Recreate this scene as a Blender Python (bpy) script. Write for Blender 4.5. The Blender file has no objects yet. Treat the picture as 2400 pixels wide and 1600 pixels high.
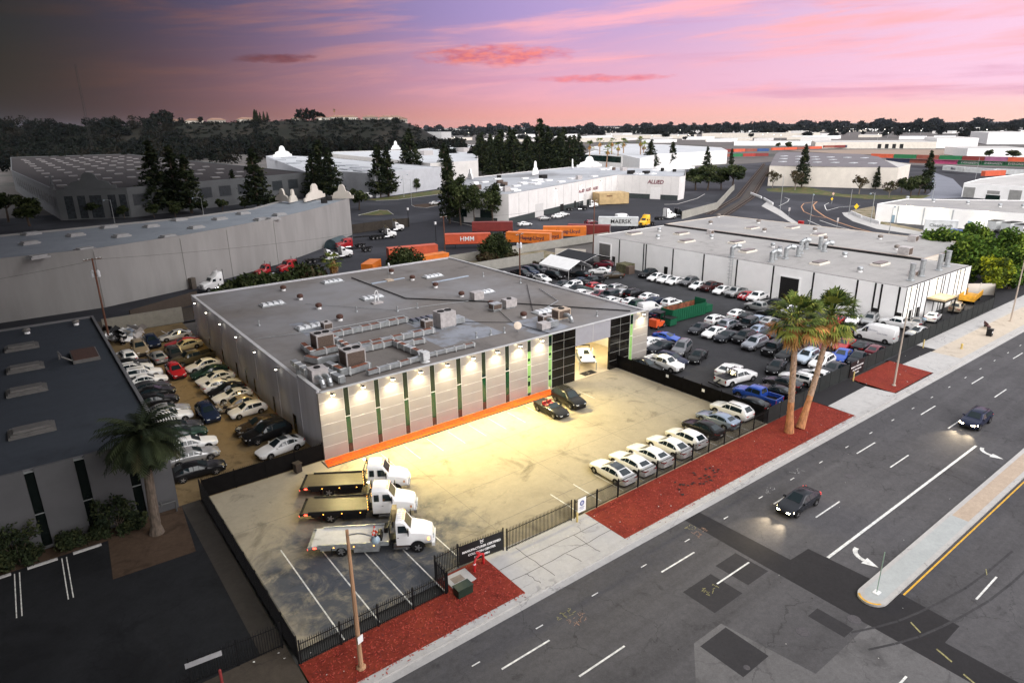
import bpy, bmesh, math, random
from math import sin, cos, pi, radians, sqrt, atan2
from mathutils import Vector, Matrix
random.seed(11)
SC = bpy.context.scene
COL = SC.collection
# ---------------------------------------------------------------- camera
CAM = Vector((-20.292, -57.345, 31.068)); FOC = 1536.47
FWD = Vector((0.57554518, 0.75588736, -0.31206095)); RGT = Vector((0.79315714, -0.60889782, -0.0120502)); UPV = Vector((0.19912182, 0.24057793, 0.94998566))
cd = bpy.data.cameras.new('camera'); cam = bpy.data.objects.new('camera', cd); COL.objects.link(cam)
cd.sensor_width = 36; cd.lens = FOC / 2400 * 36; cd.clip_start = 0.5; cd.clip_end = 30000
mx = Matrix((RGT, UPV, -FWD)).transposed().to_4x4(); mx.translation = CAM
cam.matrix_world = mx; SC.camera = cam
def ray(px, py): return FWD + RGT * ((px - 1200) / FOC) - UPV * ((py - 800) / FOC)
def at(px, py, z=0.0):            # ground (or height z) point seen at a photo pixel
    d = ray(px, py); t = (z - CAM.z) / d.z; return CAM + d * t
def aty(px, py, y):
    d = ray(px, py); t = (y - CAM.y) / d.y; return CAM + d * t
def proj(p):
    d = p - CAM; z = d.dot(FWD); return 1200 + FOC * d.dot(RGT) / z, 800 - FOC * d.dot(UPV) / z
def height(base, top_py):
    lo, hi = 0.0, 80.0
    for _ in range(40):
        m = (lo + hi) / 2
        if proj(base + Vector((0, 0, m)))[1] > top_py: lo = m
        else: hi = m
    return lo
# ---------------------------------------------------------------- world: dusk sky, night coming from the west
SC.view_settings.view_transform = 'Standard'; SC.view_settings.look = 'None'; SC.view_settings.exposure = 0.22; SC.view_settings.gamma = 1.0
W = bpy.data.worlds.new('World'); SC.world = W; W.use_nodes = True
wt = W.node_tree; wt.nodes.clear()
class NX:                         # tiny node expression helper
    def __init__(s, t): s.t = t
    def link(s, sock, v):
        if isinstance(v, (int, float)): sock.default_value = v
        else: s.t.links.new(v, sock)
    def m(s, op, a, b=0.0, c=0.0, clamp=False):
        n = s.t.nodes.new('ShaderNodeMath'); n.operation = op; n.use_clamp = clamp
        for k, v in enumerate((a, b, c)): s.link(n.inputs[k], v)
        return n.outputs[0]
    def smooth(s, x, a, b):
        n = s.t.nodes.new('ShaderNodeMapRange'); n.interpolation_type = 'SMOOTHSTEP'
        s.link(n.inputs[0], x); n.inputs[1].default_value = a; n.inputs[2].default_value = b
        return n.outputs[0]
    def mix(s, f, a, b, mode='MIX'):
        n = s.t.nodes.new('ShaderNodeMix'); n.data_type = 'RGBA'; n.blend_type = mode
        s.link(n.inputs[0], f)
        for k, v in ((6, a), (7, b)):
            if isinstance(v, tuple): n.inputs[k].default_value = (*v, 1)
            else: s.t.links.new(v, n.inputs[k])
        return n.outputs[2]
    def noise(s, vec, scale, detail=4, rough=0.55, dist=0.0, out=0):
        n = s.t.nodes.new('ShaderNodeTexNoise'); n.inputs['Scale'].default_value = scale; n.inputs['Detail'].default_value = detail
        n.inputs['Roughness'].default_value = rough; n.inputs['Distortion'].default_value = dist
        if vec is not None: s.t.links.new(vec, n.inputs['Vector'])
        return n.outputs[out]
    def comb(s, x, y, z):
        n = s.t.nodes.new('ShaderNodeCombineXYZ')
        for k, v in enumerate((x, y, z)): s.link(n.inputs[k], v)
        return n.outputs[0]
    def sep(s, v):
        n = s.t.nodes.new('ShaderNodeSeparateXYZ'); s.t.links.new(v, n.inputs[0]); return n.outputs
    def dot(s, v, c):
        n = s.t.nodes.new('ShaderNodeVectorMath'); n.operation = 'DOT_PRODUCT'; s.t.links.new(v, n.inputs[0]); n.inputs[1].default_value = c; return n.outputs['Value']
def lin(*rgb): return tuple(((c / 255 / 12.92) if c / 255 <= 0.04045 else ((c / 255 + 0.055) / 1.055) ** 2.4) for c in rgb)
X = NX(wt)
tc = wt.nodes.new('ShaderNodeTexCoord').outputs['Generated']
dz = X.sep(tc)[2]
az = (0.6058, 0.7956, 0.0); ar = (0.7956, -0.6058, 0.0)     # compass bearings across the northern sky
f_ = X.dot(tc, az); r_ = X.dot(tc, ar)
ang = X.m('ARCTAN2', r_, f_)                                # bearing, radians
el = X.m('MULTIPLY', dz, 1.0)
warm = lin(236, 160, 146); rose = lin(214, 156, 180); viol = lin(164, 143, 196); 
c = X.mix(X.smooth(el, 0.0, 0.055), warm, rose)
c = X.mix(X.smooth(el, 0.05, 0.15), c, viol)
c = X.mix(X.smooth(ang, -0.1, 0.75), c, X.mix(X.smooth(el, 0.0, 0.05), lin(252, 204, 186), lin(240, 196, 220)))
# streaky high cloud
sv = X.comb(X.m('MULTIPLY', ang, 1.6), X.m('ADD', X.m('MULTIPLY', el, 17.0), X.m('MULTIPLY', ang, -1.1)), 0.0)
st = X.noise(sv, 2.1, 6, 0.6, 0.4)
c = X.mix(X.m('MULTIPLY', X.smooth(st, 0.44, 0.72), X.smooth(el, 0.01, 0.06)), c, lin(246, 172, 178))
sv2 = X.comb(X.m('MULTIPLY', ang, 2.2), X.m('MULTIPLY', el, 30.0), 3.7)
c = X.mix(X.m('MULTIPLY', X.smooth(X.noise(sv2, 1.7, 5, 0.6, 0.3), 0.52, 0.75), 0.55), c, lin(206, 142, 172))
# the long diagonal band of cloud
bd = X.m('SUBTRACT', el, X.m('ADD', 0.122, X.m('MULTIPLY', ang, 0.105)))
bn = X.m('ADD', bd, X.m('MULTIPLY', X.m('SUBTRACT', X.noise(sv, 5.0, 5, 0.6), 0.5), 0.03))
bm_ = X.m('MULTIPLY', X.m('SUBTRACT', 1.0, X.smooth(X.m('ABSOLUTE', bn), 0.0, 0.016)), X.smooth(ang, -0.1, 0.2))
c = X.mix(X.m('MULTIPLY', bm_, 0.85), c, lin(252, 176, 184))
# three small low clouds, lit from beneath
def cloud(c, a0, e0, ra, re, col1, col2, ns):
    u = X.m('DIVIDE', X.m('SUBTRACT', ang, a0), ra); v = X.m('DIVIDE', X.m('SUBTRACT', el, e0), re)
    d2 = X.m('ADD', X.m('MULTIPLY', u, u), X.m('MULTIPLY', v, v))
    nv = X.comb(X.m('MULTIPLY', ang, ns), X.m('MULTIPLY', el, ns * 3.4), a0 * 7)
    n = X.noise(nv, 1.0, 6, 0.62, 0.3)
    n = X.m('ADD', X.m('MULTIPLY', n, 0.75), X.m('MULTIPLY', X.noise(nv, 3.1, 6, 0.7, 0.6), 0.25))
    mk = X.smooth(X.m('SUBTRACT', X.m('ADD', n, 0.16), X.m('MULTIPLY', d2, 0.26)), 0.34, 0.70)
    cc = X.mix(X.smooth(X.noise(nv, 2.3, 4), 0.35, 0.65), col1, col2)
    return X.mix(X.m('MULTIPLY', mk, 0.9), c, cc)
c = cloud(c, -0.020, 0.0935, 0.115, 0.0145, lin(206, 108, 130), lin(240, 130, 118), 26)
c = cloud(c, -0.315, 0.089, 0.055, 0.0070, lin(170, 92, 112), lin(190, 104, 118), 30)
c = cloud(c, 0.130, 0.062, 0.095, 0.0060, lin(214, 120, 138), lin(232, 132, 140), 30)
# night side: the sky goes dark towards the west
nf = X.m('POWER', X.smooth(ang, -0.82, 0.10), 2.0)
nf2 = X.m('SUBTRACT', 1.0, X.m('MULTIPLY', X.m('SUBTRACT', 1.0, nf), X.smooth(f_, -0.1, 0.35)))
c = X.mix(nf2, lin(16, 15, 17), c)
# overhead and behind: pale dusk light from the rest of the sky
Z_BRIGHT = (1.10, 1.13, 1.20)
c = X.mix(X.smooth(el, 0.17, 0.42), c, X.mix(nf2, (0.16, 0.17, 0.20), Z_BRIGHT))
c = X.mix(X.smooth(f_, 0.25, -0.35), c, (1.15, 1.15, 1.2))
c = X.mix(X.m('MULTIPLY', X.smooth(X.m('ADD', X.m('MULTIPLY', r_, 0.1), X.m('MULTIPLY', f_, -1.0)), 0.15, 0.7), X.m('MULTIPLY', X.smooth(el, 0.95, 0.6), X.smooth(el, 0.02, 0.25))), c, (3.7, 3.55, 3.5))   # last glow opposite, behind the viewer
nish = wt.nodes.new('ShaderNodeTexSky'); nish.sky_type = 'NISHITA'; nish.sun_disc = False
nish.sun_elevation = radians(4); nish.sun_rotation = radians(140)
b0 = wt.nodes.new('ShaderNodeBackground'); wt.links.new(nish.outputs[0], b0.inputs[0]); b0.inputs[1].default_value = 0.006
b1 = wt.nodes.new('ShaderNodeBackground'); wt.links.new(c, b1.inputs[0]); b1.inputs[1].default_value = 1.0
ad = wt.nodes.new('ShaderNodeAddShader'); wt.links.new(b0.outputs[0], ad.inputs[0]); wt.links.new(b1.outputs[0], ad.inputs[1])
wo = wt.nodes.new('ShaderNodeOutputWorld'); wt.links.new(ad.outputs[0], wo.inputs[0])
# soft high dusk light
sl = bpy.data.lights.new('sun', 'SUN'); sl.energy = 0.9; sl.angle = radians(25); sl.color = (1, 0.96, 0.93)
so = bpy.data.objects.new('sun', sl); COL.objects.link(so)
so.rotation_euler = Vector((-0.55, 0.62, -0.75)).to_track_quat('-Z', 'Y').to_euler()
SC.cycles.use_denoising = True
SC.cycles.max_bounces = 6; SC.cycles.diffuse_bounces = 3; SC.cycles.glossy_bounces = 3; SC.cycles.transmission_bounces = 2; SC.cycles.volume_bounces = 0
SC.cycles.sample_clamp_indirect = 4.0; SC.cycles.caustics_reflective = False; SC.cycles.caustics_refractive = False
# ---------------------------------------------------------------- materials
MATS = {}
def mat(name, col, rough=0.7, na=0.12, ns=1.5, metal=0.0, coat=0.0, emit=0.0, ecol=None, spec=0.4, bump=0.0, detail=5, col2=None, stretch=None):
    if name in MATS: return MATS[name]
    m = bpy.data.materials.new(name); m.use_nodes = True; t = m.node_tree; p = t.nodes['Principled BSDF']; x = NX(t)
    p.inputs['Roughness'].default_value = rough; p.inputs['Metallic'].default_value = metal
    p.inputs['Coat Weight'].default_value = coat; p.inputs['Coat Roughness'].default_value = 0.06
    p.inputs['Specular IOR Level'].default_value = spec
    if na > 0:
        v = t.nodes.new('ShaderNodeTexCoord').outputs['Object']
        if stretch:
            mp = t.nodes.new('ShaderNodeMapping'); mp.inputs['Scale'].default_value = stretch; t.links.new(v, mp.inputs[0]); v = mp.outputs[0]
        n = x.noise(v, ns, detail, 0.6)
        lo = tuple(max(0, q * (1 - na)) for q in col); hi = tuple(min(1, q * (1 + na)) for q in (col2 or col))
        t.links.new(x.mix(x.smooth(n, 0.3, 0.7), lo, hi), p.inputs['Base Color'])
        if bump:
            b = t.nodes.new('ShaderNodeBump'); b.inputs['Strength'].default_value = bump; b.inputs['Distance'].default_value = 0.05
            t.links.new(n, b.inputs['Height']); t.links.new(b.outputs[0], p.inputs['Normal'])
    else: p.inputs['Base Color'].default_value = (*col, 1)
    if emit:
        p.inputs['Emission Color'].default_value = (*(ecol or col), 1); p.inputs['Emission Strength'].default_value = emit
    m.diffuse_color = (*col, 1); MATS[name] = m; return m
# ---------------------------------------------------------------- mesh building
class MB:
    def __init__(s): s.v = []; s.f = []; s.m = []; s.cur = 0
    def mat(s, i): s.cur = i; return s
    def face(s, pts, mi=None):
        b = len(s.v); s.v += [tuple(p) for p in pts]; s.f.append(tuple(range(b, b + len(pts)))); s.m.append(s.cur if mi is None else mi); return s
    def box(s, x0, y0, z0, x1, y1, z1, rot=0.0, piv=None, mi=None):
        P = [(x0, y0, z0), (x1, y0, z0), (x1, y1, z0), (x0, y1, z0), (x0, y0, z1), (x1, y0, z1), (x1, y1, z1), (x0, y1, z1)]
        if rot:
            cx, cy = piv or ((x0 + x1) / 2, (y0 + y1) / 2); c_, s_ = cos(rot), sin(rot)
            P = [(cx + (x - cx) * c_ - (y - cy) * s_, cy + (x - cx) * s_ + (y - cy) * c_, z) for x, y, z in P]
        b = len(s.v); s.v += P
        for q in ((3, 2, 1, 0), (4, 5, 6, 7), (0, 1, 5, 4), (1, 2, 6, 5), (2, 3, 7, 6), (3, 0, 4, 7)):
            s.f.append(tuple(b + i for i in q)); s.m.append(s.cur if mi is None else mi)
        return s
    def prism(s, poly, z0, z1, mi=None, top=True, bot=False, topmi=None):
        n = len(poly); a = sum(poly[i][0] * poly[(i + 1) % n][1] - poly[(i + 1) % n][0] * poly[i][1] for i in range(n))
        if a < 0: poly = poly[::-1]
        b = len(s.v); m = s.cur if mi is None else mi
        s.v += [(p[0], p[1], z0) for p in poly] + [(p[0], p[1], z1) for p in poly]
        for i in range(n):
            j = (i + 1) % n; s.f.append((b + i, b + j, b + n + j, b + n + i)); s.m.append(m)
        if top: s.f.append(tuple(b + n + i for i in range(n))); s.m.append(m if topmi is None else topmi)
        if bot: s.f.append(tuple(b + n - 1 - i for i in range(n))); s.m.append(m)
        return s
    def cyl(s, p0, p1, r0, r1=None, n=10, mi=None, caps=True):
        r1 = r0 if r1 is None else r1; p0 = Vector(p0); p1 = Vector(p1); d = (p1 - p0).normalized()
        u = d.orthogonal().normalized(); w = d.cross(u); b = len(s.v); m = s.cur if mi is None else mi
        for p, r in ((p0, r0), (p1, r1)):
            for i in range(n):
                a = 2 * pi * i / n; s.v.append(tuple(p + (u * cos(a) + w * sin(a)) * r))
        for i in range(n):
            j = (i + 1) % n; s.f.append((b + i, b + j, b + n + j, b + n + i)); s.m.append(m)
        if caps:
            s.f.append(tuple(b + n - 1 - i for i in range(n))); s.m.append(m); s.f.append(tuple(b + n + i for i in range(n))); s.m.append(m)
        return s
    def tube(s, pts, r, n=8, mi=None):
        for a, b in zip(pts[:-1], pts[1:]): s.cyl(a, b, r, r, n, mi)
        return s
    def lathe(s, c, prof, n=14, mi=None):       # prof: (r, z) list
        b = len(s.v); m = s.cur if mi is None else mi; k = len(prof)
        for r, z in prof:
            for i in range(n):
                a = 2 * pi * i / n; s.v.append((c[0] + r * cos(a), c[1] + r * sin(a), c[2] + z))
        for q in range(k - 1):
            for i in range(n):
                j = (i + 1) % n; s.f.append((b + q * n + i, b + q * n + j, b + (q + 1) * n + j, b + (q + 1) * n + i)); s.m.append(m)
        s.f.append(tuple(b + (k - 1) * n + i for i in range(n))); s.m.append(m)
        return s
    def mesh(s, name, mats, smooth=0.0):
        me = bpy.data.meshes.new(name); me.from_pydata(s.v, [], s.f)
        for q in (mats if isinstance(mats, (list, tuple)) else [mats]): me.materials.append(q)
        me.polygons.foreach_set('material_index', s.m)
        if smooth:
            bm = bmesh.new(); bm.from_mesh(me); bmesh.ops.remove_doubles(bm, verts=bm.verts, dist=0.0008); bm.to_mesh(me); bm.free()
            me.polygons.foreach_set('use_smooth', [True] * len(me.polygons)); me.set_sharp_from_angle(angle=radians(smooth))
        me.update(); return me
    def build(s, name, mats, parent=None, smooth=0.0, **kw):
        return link(name, s.mesh(name, mats, smooth), parent, **kw)
def link(name, data, parent=None, loc=None, rot=0.0, label=None, cat=None, group=None, kind=None):
    o = bpy.data.objects.new(name, data); COL.objects.link(o)
    if parent is not None: o.parent = parent
    if loc is not None: o.location = loc
    if rot: o.rotation_euler = (0, 0, rot)
    return tag(o, label, cat, group, kind)
def tag(o, label=None, cat=None, group=None, kind=None):
    if label: o['label'] = label
    if cat: o['category'] = cat
    if group: o['group'] = group
    if kind: o['kind'] = kind
    return o
def thing(name, label, cat, loc=(0, 0, 0), rot=0.0, group=None): return link(name, None, None, loc, rot, label, cat, group)
KIDS = {}
def kids(o):
    if o.name not in KIDS: KIDS[o.name] = [(ch, list(ch.children)) for ch in o.children]
    return KIDS[o.name]
def dup(src, loc, rot=0.0, label=None, group=None, recolor=None, scale=None):
    r = src.copy(); COL.objects.link(r); r.location = loc; r.rotation_euler = (0, 0, rot)
    if scale: r.scale = scale
    if label: r['label'] = label
    if group: r['group'] = group
    def rc(o, c_):
        if recolor and o.name.split('.')[0] in recolor:
            c_.material_slots[0].link = 'OBJECT'; c_.material_slots[0].material = recolor[o.name.split('.')[0]]
    rc(src, r)
    for ch, gs in kids(src):
        c_ = ch.copy(); COL.objects.link(c_); c_.parent = r; rc(ch, c_)
        for g_ in gs:
            d = g_.copy(); COL.objects.link(d); d.parent = c_; rc(g_, d)
    return r
def text(txt, size, material, M, name='lettering', parent=None, ext=0.004, bold=0.0, spacing=1.0, shear=0.0):
    cu = bpy.data.curves.new(name, 'FONT'); cu.body = txt; cu.size = size; cu.align_x = 'CENTER'; cu.align_y = 'CENTER'; cu.extrude = ext; cu.offset = bold; cu.space_character = spacing; cu.shear = shear; cu.resolution_u = 3
    o = bpy.data.objects.new(name, cu); COL.objects.link(o); dg = bpy.context.evaluated_depsgraph_get()
    me = bpy.data.meshes.new_from_object(o.evaluated_get(dg)); bpy.data.objects.remove(o); me.materials.clear(); me.materials.append(material)
    r = link(name, me, parent); r.matrix_local = M; return r
def face_m(pos, xdir, up=(0, 0, 1)):     # matrix placing text: x along xdir, y along up
    x = Vector(xdir).normalized(); u = Vector(up).normalized(); z = x.cross(u).normalized(); u = z.cross(x)
    m = Matrix((x, u, z)).transposed().to_4x4(); m.translation = pos; return m
# ---------------------------------------------------------------- ground materials
def ground_mat(name, col, big=0.15, mid=0.12, fine=0.15, streak=0.0, crack=0.0, rough=0.85, stain=None, tint=None, crk_scale=0.22, area=None):
    m = bpy.data.materials.new(name); m.use_nodes = True; t = m.node_tree; p = t.nodes['Principled BSDF']; x = NX(t)
    v = t.nodes.new('ShaderNodeTexCoord').outputs['Object']
    def sgn(n, a): return x.m('ADD', 1.0, x.m('MULTIPLY', x.m('SUBTRACT', n, 0.5), a * 2.6))
    k = x.m('MULTIPLY', sgn(x.noise(v, 0.07, 4, 0.6, 0.6), big), sgn(x.noise(v, 0.9, 5, 0.65, 0.3), mid))
    k = x.m('MULTIPLY', k, x.m('MULTIPLY', sgn(x.noise(v, 14.0, 3, 0.7), fine), sgn(x.noise(v, 3.6, 4, 0.7), fine * 0.9)))
    if streak:
        mp = t.nodes.new('ShaderNodeMapping'); mp.inputs['Scale'].default_value = (0.02, 0.55, 1); t.links.new(v, mp.inputs[0])
        k = x.m('MULTIPLY', k, sgn(x.noise(mp.outputs[0], 1.0, 4, 0.6, 0.2), streak))
    if crack:
        vo = t.nodes.new('ShaderNodeTexVoronoi'); vo.feature = 'DISTANCE_TO_EDGE'; vo.inputs['Scale'].default_value = crk_scale
        dv = t.nodes.new('ShaderNodeVectorMath'); dv.operation = 'MULTIPLY_ADD'; t.links.new(x.noise(v, 0.7, 4, 0.6, 0, 1), dv.inputs[0]); dv.inputs[1].default_value = (2.2, 2.2, 0); t.links.new(v, dv.inputs[2])
        t.links.new(dv.outputs[0], vo.inputs['Vector'])
        line = x.m('SUBTRACT', 1.0, x.smooth(vo.outputs['Distance'], 0.003, 0.012))
        line = x.m('MULTIPLY', line, x.smooth(x.noise(v, 0.13, 3), 0.42, 0.6))
        k = x.m('MULTIPLY', k, x.m('SUBTRACT', 1.0, x.m('MULTIPLY', line, crack)))
    if stain:
        # stain: list of (noise scale, lo, hi, strength)
        for sc, lo, hi, sg in stain:
            s_ = x.smooth(x.noise(v, sc, 6, 0.65, 0.8), lo, hi); k = x.m('MULTIPLY', k, x.m('SUBTRACT', 1.0, x.m('MULTIPLY', s_, sg)))
    if area:        # oil staining and the less-lit stalls, both darkened into the slab colour
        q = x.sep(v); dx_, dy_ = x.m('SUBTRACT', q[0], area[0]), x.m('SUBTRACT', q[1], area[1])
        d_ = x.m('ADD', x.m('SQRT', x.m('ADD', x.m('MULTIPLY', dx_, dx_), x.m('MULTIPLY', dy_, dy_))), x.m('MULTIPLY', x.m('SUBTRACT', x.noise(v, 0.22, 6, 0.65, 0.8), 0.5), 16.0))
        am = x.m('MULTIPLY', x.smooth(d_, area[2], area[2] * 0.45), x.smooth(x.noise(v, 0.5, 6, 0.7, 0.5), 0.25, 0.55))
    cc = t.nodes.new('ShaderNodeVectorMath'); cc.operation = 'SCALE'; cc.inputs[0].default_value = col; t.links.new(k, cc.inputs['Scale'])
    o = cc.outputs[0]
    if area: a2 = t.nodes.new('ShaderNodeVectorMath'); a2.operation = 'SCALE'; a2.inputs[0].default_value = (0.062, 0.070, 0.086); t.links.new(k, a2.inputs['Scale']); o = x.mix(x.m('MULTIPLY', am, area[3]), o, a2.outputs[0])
    if tint: o = x.mix(x.smooth(x.noise(v, tint[0], 5, 0.6), 0.45, 0.68), o, tint[1])
    t.links.new(o, p.inputs['Base Color']); p.inputs['Roughness'].default_value = rough; p.inputs['Specular IOR Level'].default_value = 0.12
    b = t.nodes.new('ShaderNodeBump'); b.inputs['Strength'].default_value = 0.25; b.inputs['Distance'].default_value = 0.02
    t.links.new(x.noise(v, 18.0, 4, 0.7), b.inputs['Height']); t.links.new(b.outputs[0], p.inputs['Normal'])
    MATS[name] = m; return m
A_STREET = ground_mat('street_asphalt', (0.078, 0.076, 0.080), 0.20, 0.10, 0.26, 0.30, 0.3, stain=[(0.5, 0.58, 0.72, 0.34), (0.09, 0.5, 0.7, 0.22)])
A_PATCH = ground_mat('asphalt_patch', (0.027, 0.026, 0.028), 0.10, 0.10, 0.2, 0.0, 0.0)
A_OLD = ground_mat('old_asphalt', (0.125, 0.122, 0.125), 0.15, 0.12, 0.22, 0.0, 0.3, stain=[(0.4, 0.5, 0.7, 0.3)])
A_LOT = ground_mat('lot_asphalt', (0.035, 0.035, 0.038), 0.25, 0.2, 0.25, 0.0, 0.3, tint=(0.04, (0.062, 0.063, 0.068)))
A_DARK = ground_mat('dark_asphalt', (0.017, 0.018, 0.020), 0.45, 0.25, 0.2, 0.0, 0.2, stain=[(0.12, 0.45, 0.7, 0.4)])  # left car park: part of its shade is put into the asphalt colour
A_YARD = ground_mat('yard_asphalt', (0.030, 0.031, 0.037), 0.2, 0.15, 0.2, 0.1, 0.3, tint=(0.03, (0.058, 0.060, 0.070)))
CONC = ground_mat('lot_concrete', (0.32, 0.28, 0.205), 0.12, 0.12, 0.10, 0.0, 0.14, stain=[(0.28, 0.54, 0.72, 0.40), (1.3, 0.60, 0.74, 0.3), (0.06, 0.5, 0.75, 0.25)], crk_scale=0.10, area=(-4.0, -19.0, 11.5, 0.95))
SIDEW = ground_mat('sidewalk_concrete', (0.42, 0.41, 0.40), 0.10, 0.12, 0.10, 0.0, 0.5, stain=[(0.5, 0.56, 0.74, 0.3)], crk_scale=0.3)
TANW = ground_mat('sidewalk_tan', (0.46, 0.40, 0.33), 0.10, 0.12, 0.12, 0.0, 0.2, stain=[(0.3, 0.56, 0.74, 0.3)])
KERBM = ground_mat('kerb_concrete', (0.40, 0.39, 0.38), 0.1, 0.15, 0.12, 0.15, 0.3)
DIRT = ground_mat('dirt', (0.062, 0.041, 0.028), 0.2, 0.25, 0.25, stain=[(0.8, 0.5, 0.7, 0.35)])
DIRTLOT = ground_mat('yard_dirt_concrete', (0.19, 0.135, 0.070), 0.18, 0.2, 0.15, 0.0, 0.3, stain=[(0.35, 0.52, 0.7, 0.5), (1.6, 0.58, 0.72, 0.4)])
BANK = ground_mat('dry_bank', (0.24, 0.20, 0.14), 0.25, 0.3, 0.3, tint=(0.25, (0.10, 0.10, 0.045)))
MULCH = ground_mat('red_mulch', (0.19, 0.028, 0.018), 0.25, 0.35, 0.6, stain=[(0.7, 0.60, 0.72, 0.65)], tint=(0.35, (0.22, 0.036, 0.020)))
MULCH_LIT = ground_mat('lamplit_mulch', (0.62, 0.10, 0.012), 0.1, 0.2, 0.5)  # red mulch with the yellow lamplight put into its colour
FARG = ground_mat('far_ground', (0.11, 0.10, 0.095), 0.3, 0.2, 0.1, tint=(0.008, (0.05, 0.055, 0.05)))
GRASS = ground_mat('grass_verge', (0.07, 0.085, 0.03), 0.3, 0.25, 0.3, tint=(0.3, (0.16, 0.11, 0.06)))
GRAVEL = ground_mat('track_ballast', (0.060, 0.052, 0.046), 0.2, 0.25, 0.4)
TILE = ground_mat('showroom_floor', (0.62, 0.52, 0.36), 0.1, 0.2, 0.06, rough=0.35)
def sheet(name, pts, z, m, kind='structure'):
    b = MB(); n = len(pts); a = sum(pts[i][0] * pts[(i + 1) % n][1] - pts[(i + 1) % n][0] * pts[i][1] for i in range(n))
    if a < 0: pts = pts[::-1]
    b.face([(p[0], p[1], z) for p in pts]); return b.build(name, m, kind=kind)
def rect(x0, y0, x1, y1): return [(x0, y0), (x1, y0), (x1, y1), (x0, y1)]
R9 = 14000
sheet('ground', rect(-R9, -R9, R9, R9), -0.30, FARG)
sheet('road', rect(-200, -75, 520, -28.0), -0.12, A_STREET)
# yards and lots
sheet('parking_lot', rect(41.0, -21.4, 152, 62), -0.004, A_LOT)
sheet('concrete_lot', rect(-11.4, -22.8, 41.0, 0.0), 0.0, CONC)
sheet('side_yard', rect(-13.3, 0.0, 0.0, 62), -0.002, DIRTLOT)
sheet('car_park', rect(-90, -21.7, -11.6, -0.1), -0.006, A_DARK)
sheet('path', rect(-13.1, -21.6, -11.6, 0.0), 0.001, ground_mat('worn_path', (0.045, 0.040, 0.035), 0.25, 0.2, 0.2))
sheet('planting_bed', [(-19.3, -7.6), (-13.7, -7.8), (-13.1, -0.15), (-90, -0.15), (-90, -1.9), (-18.9, -1.9)], 0.006, DIRT)
sheet('driveway', rect(-60, -27.4, -11.6, -21.7), -0.001, ground_mat('dirty_concrete', (0.070, 0.058, 0.046), 0.25, 0.25, 0.2, 0.0, 0.4))
sheet('container_yard', [(-60, 62), (63, 62), (63, 74), (150, 74), (150, 62), (320, 62), (320, 260), (-60, 260)], -0.012, A_YARD)
sheet('bank', rect(46.9, 62.2, 90, 73.8), 0.004, BANK)
sheet('rear_strip', rect(-40, 62.6, 63, 72), 0.002, ground_mat('rear_dirt', (0.06, 0.05, 0.04), 0.3, 0.3, 0.2))
sheet('boulevard', [(152, -28), (520, -28), (520, 260), (320, 260), (152, 100)], -0.016, A_YARD)
# street edge: kerb, gutter, aprons, mulch
k = MB(); k.box(-60, -28.0, -0.13, 520, -27.4, 0.03)
k.build('kerb', KERBM, kind='structure')
sheet('gutter', rect(-200, -28.55, 520, -28.0), -0.114, KERBM)
sheet('driveway', [(3.4, -27.4), (13.5, -27.4), (13.5, -22.8), (3.4, -22.2)], 0.004, SIDEW)
j = MB()
for a, b_ in (((3.4, -24.3), (13.5, -24.5)), ((3.4, -25.8), (13.5, -25.9)), ((6.0, -22.9), (6.3, -27.3)), ((8.6, -25.9), (8.9, -27.3)), ((10.6, -24.5), (10.8, -27.3)), ((4.7, -25.8), (4.9, -27.3))):
    dx, dy = b_[0] - a[0], b_[1] - a[1]; l = sqrt(dx * dx + dy * dy); nx, ny = -dy / l * 0.025, dx / l * 0.025
    prev = None
    for q in range(9):
        t_ = q / 8; o_ = random.uniform(-.07, .07); p = (a[0] + dx * t_ + nx / .025 * o_, a[1] + dy * t_ + ny / .025 * o_)
        if prev: j.face([(prev[0] - nx, prev[1] - ny, .008), (p[0] - nx, p[1] - ny, .008), (p[0] + nx, p[1] + ny, .008), (prev[0] + nx, prev[1] + ny, .008)])
        prev = p
j.build('driveway_cracks', mat('crack_dark', (0.07, 0.065, 0.06), 0.9, 0.2, 3), kind='structure')
def mulch(pts, name='mulch_bed', m=MULCH):          # a bed of loose chips, its surface lumpy
    b = MB(); xs = [p[0] for p in pts]; ys = [p[1] for p in pts]; x0, x1, y0, y1 = min(xs), max(xs), min(ys), max(ys)
    sheet(name, pts, 0.012, m)
mulch([(-11.5, -27.4), (3.4, -27.4), (3.4, -22.3), (-0.85, -22.3), (-0.85, -23.9), (-11.5, -23.9)])
mulch([(13.5, -27.4), (50.4, -27.4), (50.4, -22.5), (13.5, -22.8)])
mulch([(60.4, -27.2), (71.2, -27.2), (71.6, -21.7), (60.9, -21.7)])
sheet('mulch_strip', [(-.4, -1.75), (28.9, -1.6), (29.0, -.12), (-.1, -.12)], .03, MULCH_LIT)
eb_ = MB(); eb_.box(-.45, -1.8, 0, 28.95, -1.72, .07); eb_.box(-.45, -1.72, 0, -.37, -.15, .07); eb_.build('mulch_edging', mat('edging_dark', (.03, .02, .015), .8, .2, 3), kind='structure')
WHITE_L = mat('litter_pale', (.6, .58, .55), .8, .2, 5)
cb = MB()                                           # loose chips lying on the beds
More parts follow.
